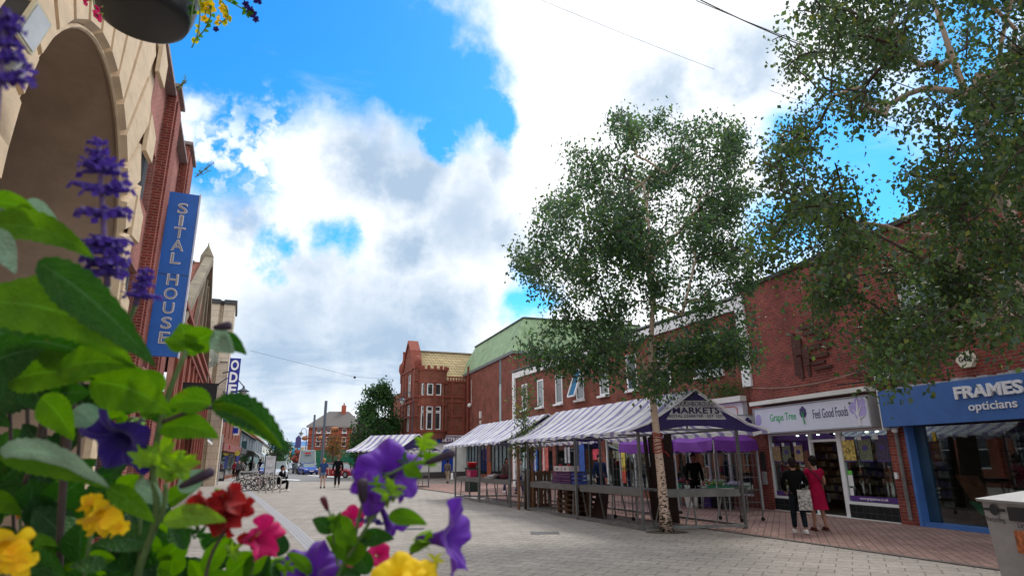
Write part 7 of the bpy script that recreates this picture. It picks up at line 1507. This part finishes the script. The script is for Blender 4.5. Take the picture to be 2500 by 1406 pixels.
# --- blue salvia with large leaves
s1=thing('salvia_plant','tall blue violet salvia spike with large serrated leaves at the left edge','plant',PD(200,1560,.55))
def keep(par,fn):  # parts are placed in world space under an empty at the plant's base
    pass
def fix(par):
    for ch in list(par.children): ch.matrix_parent_inverse=Matrix.Translation(par.location).inverted()
def whorl(par,c,rpx,n,D,seed,up=.3,size=1.):
    rg=random.Random(seed); m=MB(); pts_uv=[]; C=PD(*c,D); k0=D/F
    for k in range(n):
        a=2*PI*k/n+rg.uniform(-.25,.25); r=rpx*rg.uniform(.6,1.1)*k0; d=(VR*math.cos(a)+VF*math.sin(a)*.9+VU*rg.uniform(-.15,.35)).normalized(); e=C+d*r
        m.tube([C,C+d*r*.5,e],[.0035*size,.003*size,.0022*size],6)
        s=d.orthogonal().normalized()
        for q in (-1,.0,1):
            o=(d*.6+s*q*.7+VU*(.25 if q==0 else -.45)).normalized(); w_=o.cross(d).normalized()*.0032*size; t_=e+o*.0085*size*rg.uniform(.6,1.2); m.add([e,e.lerp(t_,.6)+w_,t_,e.lerp(t_,.6)-w_],[(0,1,2,3)])
    for k in range(9):
        a=rg.uniform(0,2*PI); m.ball(C+(VR*math.cos(a)+VF*math.sin(a))*min(.35*rpx*k0,.0045)+VU*rg.uniform(-.003,.004),.0026*size,n=6)
    return m
def salvia(par,axis,whs,D,size=1.):
    stem(par,axis,6*size,pm('stem_violet',(.13,.08,.22),.6,.2,40),D)
    for i,(x,y,r,n) in enumerate(whs): whorl(par,(x,y),r,n,D,i*7+int(x),size=size*min(1,.35+r/85)).build('flower_whorl',PS,par)
salvia(s1,[(262,700),(256,600),(248,480),(240,345)],[(238,350,16,8),(240,372,22,8),(243,392,26,9),(248,415,46,10),(252,464,56,9),(250,520,58,9),(256,590,44,12),(258,612,40,12),(258,640,52,12),(262,665,44,10)],.50)
salvia(s1,[(330,745),(345,700),(356,655)],[(356,662,12,7),(354,678,16,8),(350,695,20,9),(345,722,36,7)],.52)
for a in [((-60,740),(338,862),150,LB,.44,.42,dict(bend=.17,roll=-.25,fold=.20)),((92,640),(380,895),112,LD,.435,.415,dict(bend=.10,roll=.35,fold=.3)),((-60,560),(230,632),88,LB,.48,.46,dict(bend=.22,roll=-.3,fold=.35)),((-40,500),(110,540),60,LB,.5,.48,dict(bend=.20,roll=.2)),((60,505),(160,580),66,LP,.5,.49,dict(bend=.2,roll=.6)),((-30,520),(90,550),50,LP,.49,.49,dict(bend=.1,roll=.8)),((-20,560),(38,668),60,LP,.45,.45,dict(bend=.1,roll=.3)),
    ((-60,900),(110,850),120,LD,.5,.5,dict(bend=.1)),((95,748),(330,900),90,LB,.5,.48,dict(bend=.16,roll=.3)),((60,830),(250,880),90,LD,.52,.52,dict(bend=.1,roll=.4)),((-30,780),(110,1010),200,LD,.55,.53,dict(bend=.1,roll=.2)),((20,930),(235,925),110,LB,.52,.5,dict(bend=.15,roll=-.3)),((90,985),(220,960),90,LD,.54,.54,{}),((100,970),(180,1075),80,LB,.5,.5,dict(roll=.4)),((-40,1000),(140,900),120,LK,.6,.6,{}),((140,905),(330,895),90,LB,.5,.48,dict(bend=.15,roll=-.4)),((220,930),(420,1010),120,LB,.5,.48,dict(bend=.14,roll=.1)),((180,1000),(260,1070),60,LP,.52,.52,{})]:
    L2(s1,a[0],a[1],a[2],a[3],a[4],a[5],**a[6])
stem(s1,[(195,870),(175,980),(150,1210),root(140,.55)],9,STB,.55); stem(s1,[(160,890),(168,1010),(150,1180)],6,STB,.58); stem(s1,[(262,700),(240,820),(200,900)],6,STG,.52); stem(s1,[(-20,560),(-30,900),root(-60,.5)],8,STB,.5); stem(s1,[(110,1000),(90,1090),(60,1180)],6,STB,.55); stem(s1,[(330,745),(300,820),(262,880)],5,STG,.53)
s2=thing('salvia_plant','blurred violet salvia spike nearest the lens in the top left corner','plant',PD(-160,1560,.34))
salvia(s2,[(-10,320),(0,200),(20,30)],[(26,45,22,8),(22,70,24,9),(14,105,28,9),(4,140,34,9),(8,192,52,9)],.36,.8); stem(s2,[(-10,320),(-60,700),root(-100,.36)],5,STB,.36)
# --- central stems with serrated leaves reaching right
s3=thing('salvia_plant','green branching salvia stem with serrated leaves reaching over the street view','plant',PD(350,1560,.5))
for a in [((516,992),(706,1108),78,LD,.50,.49,dict(bend=.30,roll=-.1,fold=.3,ser=.09)),((518,992),(560,1000),30,LB,.5,.5,{}),((520,993),(690,1095),50,LB,.497,.487,dict(bend=.14,roll=.5,fold=.1,ser=.02)),((515,988),(405,992),66,LB,.5,.5,dict(bend=.22,roll=.2)),((385,1045),(535,1070),70,LB,.5,.49,dict(bend=.2,roll=-.2,fold=.2)),((455,848),(440,788),70,LB,.5,.5,dict(bend=.0,bside=.1)),((462,850),(528,812),70,LB,.5,.5,dict(bend=.2)),((518,815),(572,862),62,LP,.5,.49,dict(bend=.1,roll=.4)),((540,820),(602,866),44,LD,.5,.5,dict(bend=.2,roll=.5)),((452,852),(424,812),44,LP,.51,.51,dict(roll=.5)),((455,855),(400,830),40,LB,.5,.5,{}),((455,862),(500,848),30,LB,.5,.5,{}),((395,960),(330,905),60,LB,.51,.5,dict(bend=.1)),((400,965),(300,1000),60,LD,.52,.52,{}),
    ((0,1105),(268,1190),84,LP,.46,.45,dict(bend=.22,roll=.75,fold=.2)),((0,1112),(262,1192),70,LB,.462,.452,dict(bend=.12,roll=-.3,fold=.1)),((262,1190),(378,1275),52,LB,.46,.46,dict(bend=.1,roll=.2)),((398,1272),(552,1272),56,LL,.46,.45,dict(bend=.14,roll=-.2)),((330,1180),(410,1240),60,LP,.5,.5,dict(roll=.7)),((440,1200),(510,1150),50,LP,.55,.55,{})]:
    L2(s3,a[0],a[1],a[2],a[3],a[4],a[5],**a[6])
stem(s3,[root(300,.5),(340,1380),(378,1290),(385,1230),(372,1150),(385,1060),(410,960),(455,855)],8,STG,.5); stem(s3,[(378,1290),(402,1240),(405,1180)],6,STG,.5); stem(s3,[(395,1030),(450,1008),(518,992)],5,STB,.5); bud(s3,(522,800),(566,794),11,BUDD,.49)
cluster(s3,(400,1120),72,13,LL,.49,5,.5); cluster(s3,(440,1140),52,9,LL,.48,6,.55); cluster(s3,(350,1125),42,7,LL,.48,9,.5); bud(s3,(440,1188),(522,1148),13,BUDD,.47,'spent_flower')
# --- indigo petunia
s4=thing('petunia_plant','very dark indigo petunia flower hanging behind the lime buds','plant',PD(250,1560,.5))
petunia(s4,(PD(285,1085,.50),faceaxis(-.15,-.45,.85)),.034,.03,PN,3,lob=.3,ruff=.2); stem(s4,[(300,1040),(330,1010),(350,1120),root(330,.5)],4,STG,.52)
L2(s4,(280,1190),(190,1230),50,LD,.56); L2(s4,(290,1200),(340,1160),44,LB,.55)
# --- right hand violet petunia plant
s5=thing('petunia_plant','bright violet petunia plant with sticky buds in front of the street','plant',PD(870,1560,.5))
petunia(s5,(PD(955,1142,.50),faceaxis(.25,.55,.62)),.0285,.032,PV,1,lob=.2,ruff=.22,flat=.75)
petunia(s5,(PD(885,1205,.49),faceaxis(-.55,-.25,.55)),.022,.03,PV,6,lob=.3,ruff=.25,flat=.5)
petunia(s5,(PD(1000,1175,.53),faceaxis(.7,-.2,.2)),.020,.03,PV,8,lob=.2,ruff=.25,flat=.4)
petunia(s5,(PD(1112,1312,.48),faceaxis(.80,.10,.16)),.030,.032,PV,2,lob=.25,ruff=.2,flat=-.2)
petunia(s5,(PD(960,1300,.53),faceaxis(.4,-.6,.3)),.018,.03,PV,11,lob=.25,ruff=.25,flat=.3)
petunia(s5,(PD(905,1275,.52),faceaxis(-.1,-.7,.3)),.013,.03,PN,12,lob=.25,ruff=.2,flat=.3)
petunia(s5,(PD(750,1392,.50),faceaxis(-.1,.65,.55)),.028,.03,PV,13,lob=.2,ruff=.25,flat=.5)
bud(s5,(1040,1130),(1112,1103),11,BUDD,.48,'spent_flower'); bud(s5,(888,1225),(884,1168),13,BUDD,.47,'spent_flower'); bud(s5,(800,1245),(787,1212),8,pm('bud_maroon',(.10,.015,.03),.7,.3,40),.5,'spent_flower')
cluster(s5,(1035,1082),34,9,LL,.48,1,.5); cluster(s5,(1040,1120),34,7,LB,.49,2,.45); cluster(s5,(950,1205),44,11,LL,.47,3,.5); cluster(s5,(985,1125),26,6,LD,.5,4,.4); cluster(s5,(915,1180),26,6,LB,.48,14,.4); cluster(s5,(815,1275),34,8,LB,.5,15,.45); cluster(s5,(700,1385),30,7,LB,.47,16,.45)
for a in [((948,1262),(1042,1280),40,LB,.48,{}),((985,1140),(1030,1165),34,LB,.48,dict(bend=.1)),((812,1262),(872,1332),50,LB,.49,dict(bend=.05)),((812,1300),(762,1268),38,LD,.5,{}),((870,1370),(795,1310),52,LB,.5,{}),((880,1320),(962,1315),42,LD,.5,{}),((850,1380),(905,1300),44,LB,.5,{}),((1045,1330),(1050,1295),20,LB,.48,{}),((1000,1345),(1048,1328),22,LB,.48,{}),((840,1400),(780,1350),46,LD,.52,{}),((900,1400),(860,1340),50,LD,.53,{}),((760,1400),(700,1350),30,LB,.5,{})]: L2(s5,a[0],a[1],a[2],a[3],a[4],**a[5])
stem(s5,[root(780,.5),(820,1400),(862,1340),(905,1270),(928,1220),(950,1190)],4.5,STG,.5); stem(s5,[(862,1340),(880,1240),(905,1180),(985,1140),(1010,1125),(1035,1095)],3.6,STG,.5); stem(s5,[(905,1270),(935,1235),(950,1225)],3,STG,.5); stem(s5,[(1050,1325),(1000,1350),(960,1400),root(940,.5)],3,STB,.5); stem(s5,[(830,1400),(815,1330),(812,1270),(802,1245)],3,STG,.5); stem(s5,[(985,1140),(1045,1128)],3.4,STG,.49); stem(s5,[(750,1400),root(760,.5)],3,STG,.5); stem(s5,[(905,1275),(870,1200),(892,1180)],3,STG,.5)
# --- others
s6=thing('snapdragon_plant','yellow snapdragon blooms among dark leaves at lower left','plant',PD(240,1560,.5))
def lipflower(par,c,s,mat,D=.5,seed=0,dirx=1):
    rg=random.Random(seed); x,y=c
    f=petunia(par,(PD(x,y,D),faceaxis(.5*dirx,-.25,.35)),s*.60*D/F,s*.55*D/F,mat,seed,lob=.45,ruff=.20,flat=.15)
    for k in range(3): 
        a=rg.uniform(0,2*PI); L2(f,(x,y),(x+s*.62*math.cos(a),y+s*.55*math.sin(a)),s*.60,mat,D-.005,bend=.10,roll=rg.uniform(-.8,.8),fold=.35,ser=.02,name='petal')
lipflower(s6,(250,1262),92,PY,.47,4); lipflower(s6,(222,1232),52,PY,.475,5); lipflower(s6,(290,1290),44,PY,.465,6); stem(s6,[(225,1290),(205,1400),root(200,.5)],4,STG,.5)
s7=thing('snapdragon_plant','large golden yellow bloom cut by the left frame edge','plant',PD(-60,1560,.42)); lipflower(s7,(14,1340),105,PY,.42,8,1); lipflower(s7,(40,1372),80,PY,.415,9,1); stem(s7,[(0,1380),root(-40,.42)],4,STG,.42)
s8=thing('snapdragon_plant','rounded bright yellow bloom at the bottom edge beside the petunias','plant',PD(980,1560,.45)); petunia(s8,(PD(972,1408,.45),faceaxis(0,.6,.5)),.0215,.03,PY,21,lob=.15,ruff=.15,flat=.6); petunia(s8,(PD(1030,1410,.45),faceaxis(.3,.5,.4)),.017,.02,PY,22,flat=.5); cluster(s8,(1066,1372),30,5,pm('petal_lime',(.55,.60,.03),.6,.2,30,trans=.3),.46,7,.5); stem(s8,[(965,1420),root(980,.45)],4,STG,.45)
s9=thing('snapdragon_plant','deep red ruffled bloom over the drain channel','plant',PD(560,1560,.48))
for i,(x,y,s) in enumerate(((500,1232,74),(552,1222,84),(540,1264,90),(590,1250,66),(604,1318,44),(475,1238,44))): lipflower(s9,(x,y),s,PR,.47+.004*i,30+i,1 if i%2 else -1)
bud(s9,(565,1228),(558,1186),5,PR,.47); stem(s9,[(560,1280),(520,1340),(500,1406),root(500,.48)],4,STB,.48); cluster(s9,(570,1345),36,8,LL,.48,31,.4); cluster(s9,(480,1300),34,7,LD,.5,32,.5); L2(s9,(500,1400),(560,1310),50,LB,.5); L2(s9,(560,1406),(630,1350),60,LB,.5)
s10=thing('petunia_plant','hot pink petunia bloom right of the deep red flower','plant',PD(640,1560,.5)); petunia(s10,(PD(648,1312,.49),faceaxis(.65,.15,.35)),.0185,.03,PM_,41,lob=.3,ruff=.35,flat=.2); L2(s10,(628,1330),(680,1345),50,PM_,.492,name='petal'); petunia(s10,(PD(862,1262,.58),faceaxis(.2,.3,.5)),.012,.02,PM_,42); petunia(s10,(PD(925,1350,.6),faceaxis(.2,.3,.5)),.012,.02,PM_,43); stem(s10,[(630,1330),(610,1406),root(620,.5)],3,STG,.5); petunia(s10,(PD(850,1400,.55),faceaxis(.2,.5,.5)),.011,.02,PM_,44)
L2(s10,(600,1400),(655,1352),44,LB,.5); L2(s10,(640,1410),(600,1355),44,LD,.52)
s11=thing('marigold_plant','small orange marigold blooms low among the leaves','plant',PD(150,1560,.62))
for i,(x,y,s) in enumerate(((122,1208,34),(345,1262,34),(48,1256,22),(78,1282,24),(165,1258,30),(340,1280,20))):
    o=MB(); c=PD(x,y,.62)
    for k in range(16): a=k*2.4; d=(VR*math.cos(a)+VU*math.sin(a)*.6-VF*.3).normalized(); r=s*.5*.62/F*(1 if k%2 else .7); w_=d.cross(VF).normalized()*r*.3; o.add([c,c+d*r*.6+w_,c+d*r,c+d*r*.6-w_],[(0,1,2,3)])
    o.build('flower',PO,s11); stem(s11,[(x,y),(x+10,1400),root(x,.62)],2.5,STG,.625)
s12=thing('bedding_plant','dense dark green bedding foliage filling the bottom left','plant',PD(180,1560,.6)); rg=random.Random(77)
def filler(par,n,x0,x1,y0,y1,D0,D1,w,mats):
    for i in range(n):
        x=rg.uniform(x0,x1); y=rg.uniform(y0,y1); a=rg.uniform(0,PI) if rg.random()<.75 else rg.uniform(PI,2*PI); l=rg.uniform(.8,1.4)*w; L2(par,(x,y),(x+l*math.cos(a),y-l*math.sin(a)*.7),l*rg.uniform(.45,.65),rg.choice(mats),rg.uniform(D0,D1),bend=rg.uniform(.05,.25),roll=rg.uniform(-.8,.8),fold=rg.uniform(.1,.5))
filler(s12,60,-60,420,1215,1460,.55,.68,110,[LK,LK,LD,LD,LB])
filler(s12,26,-60,400,1330,1460,.48,.54,105,[LB,LD,LD])
s13=thing('bedding_plant','lighter green bedding foliage along the bottom edge, right of the dark clump','plant',PD(520,1560,.6))
filler(s13,44,380,700,1330,1480,.50,.66,78,[LB,LD,LB,LK]); filler(s13,12,690,900,1400,1490,.5,.6,60,[LB,LD])
s14=thing('bedding_plant','shaded broad leaved plant behind the salvia leaves at mid left','plant',PD(60,1560,.62))
filler(s14,26,-80,230,870,1010,.60,.72,130,[LK,LD,LD]); filler(s14,22,-80,250,1060,1300,.58,.72,120,[LK,LK,LD]); filler(s14,8,230,400,960,1080,.6,.66,80,[LD,LB])
for i in range(5): stem(s14,[(20+i*45,930),(30+i*40,1150),root(40+i*30,.66)],4,STB,.66)
for p_ in (s1,s2,s3,s4,s5,s6,s7,s8,s9,s10,s11,s12,s13,s14): fix(p_)
pl=thing('flower_planter','dark planter trough holding the foreground flowers','planter',(-.22,.52,0)); zt_=PD(500,1560,.6).z-.02
MB().box(-.62,.45,-.20,.22,.0,zt_).box(-.64,.47,-.22,.24,zt_+.001,zt_+.02).build('trough',pm('planter_dark',(.03,.035,.03),.7,.2,5),pl); MB().box(-.6,.43,-.18,.20,zt_+.021,zt_+.03).build('compost',MATS['soil'],pl)
# ---------------------------------------------------------------- hanging basket
hc=Vector((-1.347,1.903,3.146)); hb=thing('hanging_basket','large dark grey hanging pot seen from below at the top of the frame','hanging basket',hc)
POT=pm('pot_grey',(.014,.017,.019),.35,.25,5,.1)
MB().lathe([(.001,.0),(.13,.0),(.147,.006),(.157,.03),(.165,.06),(.18,.16),(.205,.26),(.225,.32),(.235,.33),(.225,.34),(.20,.30),(.001,.30)],48).build('pot',POT,hb,True)
m=MB(); 
for a in (0,2.1,4.2): m.tube([(.22*math.cos(a),.22*math.sin(a),.33),(0,0,.95)],.004,4)
m.build('chain',DSTEEL,hb); d=(Lw(4.2,0,4.1)-hc); MB().tube([(0,0,.95),(d.x*.5,d.y*.5,1.0),(d.x,d.y,.96)],.012,6).build('bracket_arm',BLK,hb)
hp=thing('trailing_plant','yellow and dark violet flowers trailing over the right rim of the hanging pot','plant',hc+Vector((0,0,.3)))
YL=plantleaf('leaf_yellow_green',(.42,.45,.02),(.5,.5,.03),.5)
for pts,mt,s in (([(470,-30,2.0),(490,20,1.95),(485,80,1.93),(468,118,1.93)],YL,9),([(480,-30,2.05),(505,10,2.0),(500,45,2.0)],YL,14),([(490,-60,2.1),(540,-5,2.1),(590,20,2.1),(612,38,2.1)],LB,10),([(480,-60,2.1),(550,10,2.),(560,40,2.),(535,60,2.)],YL,12),([(480,-50,2.),(520,30,2.),(500,75,2.),(478,95,2.)],LB,9),([(490,-70,2.1),(575,-30,2.1),(628,-8,2.1)],LB,10),([(480,-40,1.95),(470,20,1.93),(465,60,1.93)],LD,10)):
    stem(hp,pts,1.6,STG,2.0)
    for i in range(12):
        k=rg.uniform(.25,1)*(len(pts)-1); i0=min(int(k),len(pts)-2); u=k-i0; x=lerp(pts[i0][0],pts[i0+1][0],u); y=lerp(pts[i0][1],pts[i0+1][1],u); a=rg.uniform(0,2*PI); L2(hp,(x,y),(x+s*1.3*math.cos(a),y+s*1.3*math.sin(a)),s*1.0,mt,2.,bend=.1,roll=rg.uniform(-1,1)) if i<9 else None
for x,y,r,mt in ((612,30,.020,PN),(628,-2,.018,PN),(600,12,.014,PN),(625,48,.012,PN),(527,72,.010,PN),(512,20,.022,PY),(530,48,.018,PY),(545,22,.016,PY),(500,48,.016,PY),(552,40,.012,PY)): petunia(hp,(PD(x,y,2.0),faceaxis(rg.uniform(-.6,.8),rg.uniform(-.7,.2),.5)),r,r,mt,int(x),lob=.3,ruff=.3)
petunia(hp,(PD(236,40,1.85),faceaxis(-.4,-.5,.5)),.020,.02,PM_,3); petunia(hp,(PD(205,2,1.85),faceaxis(-.5,-.3,.5)),.018,.02,PM_,5); petunia(hp,(PD(236,22,1.87),faceaxis(-.4,-.5,.5)),.012,.02,PM_,7)
stem(hp,[(236,40,1.85),(225,-10,1.9),(250,-80,2.)],1.8,STG,1.9); fix(hp)
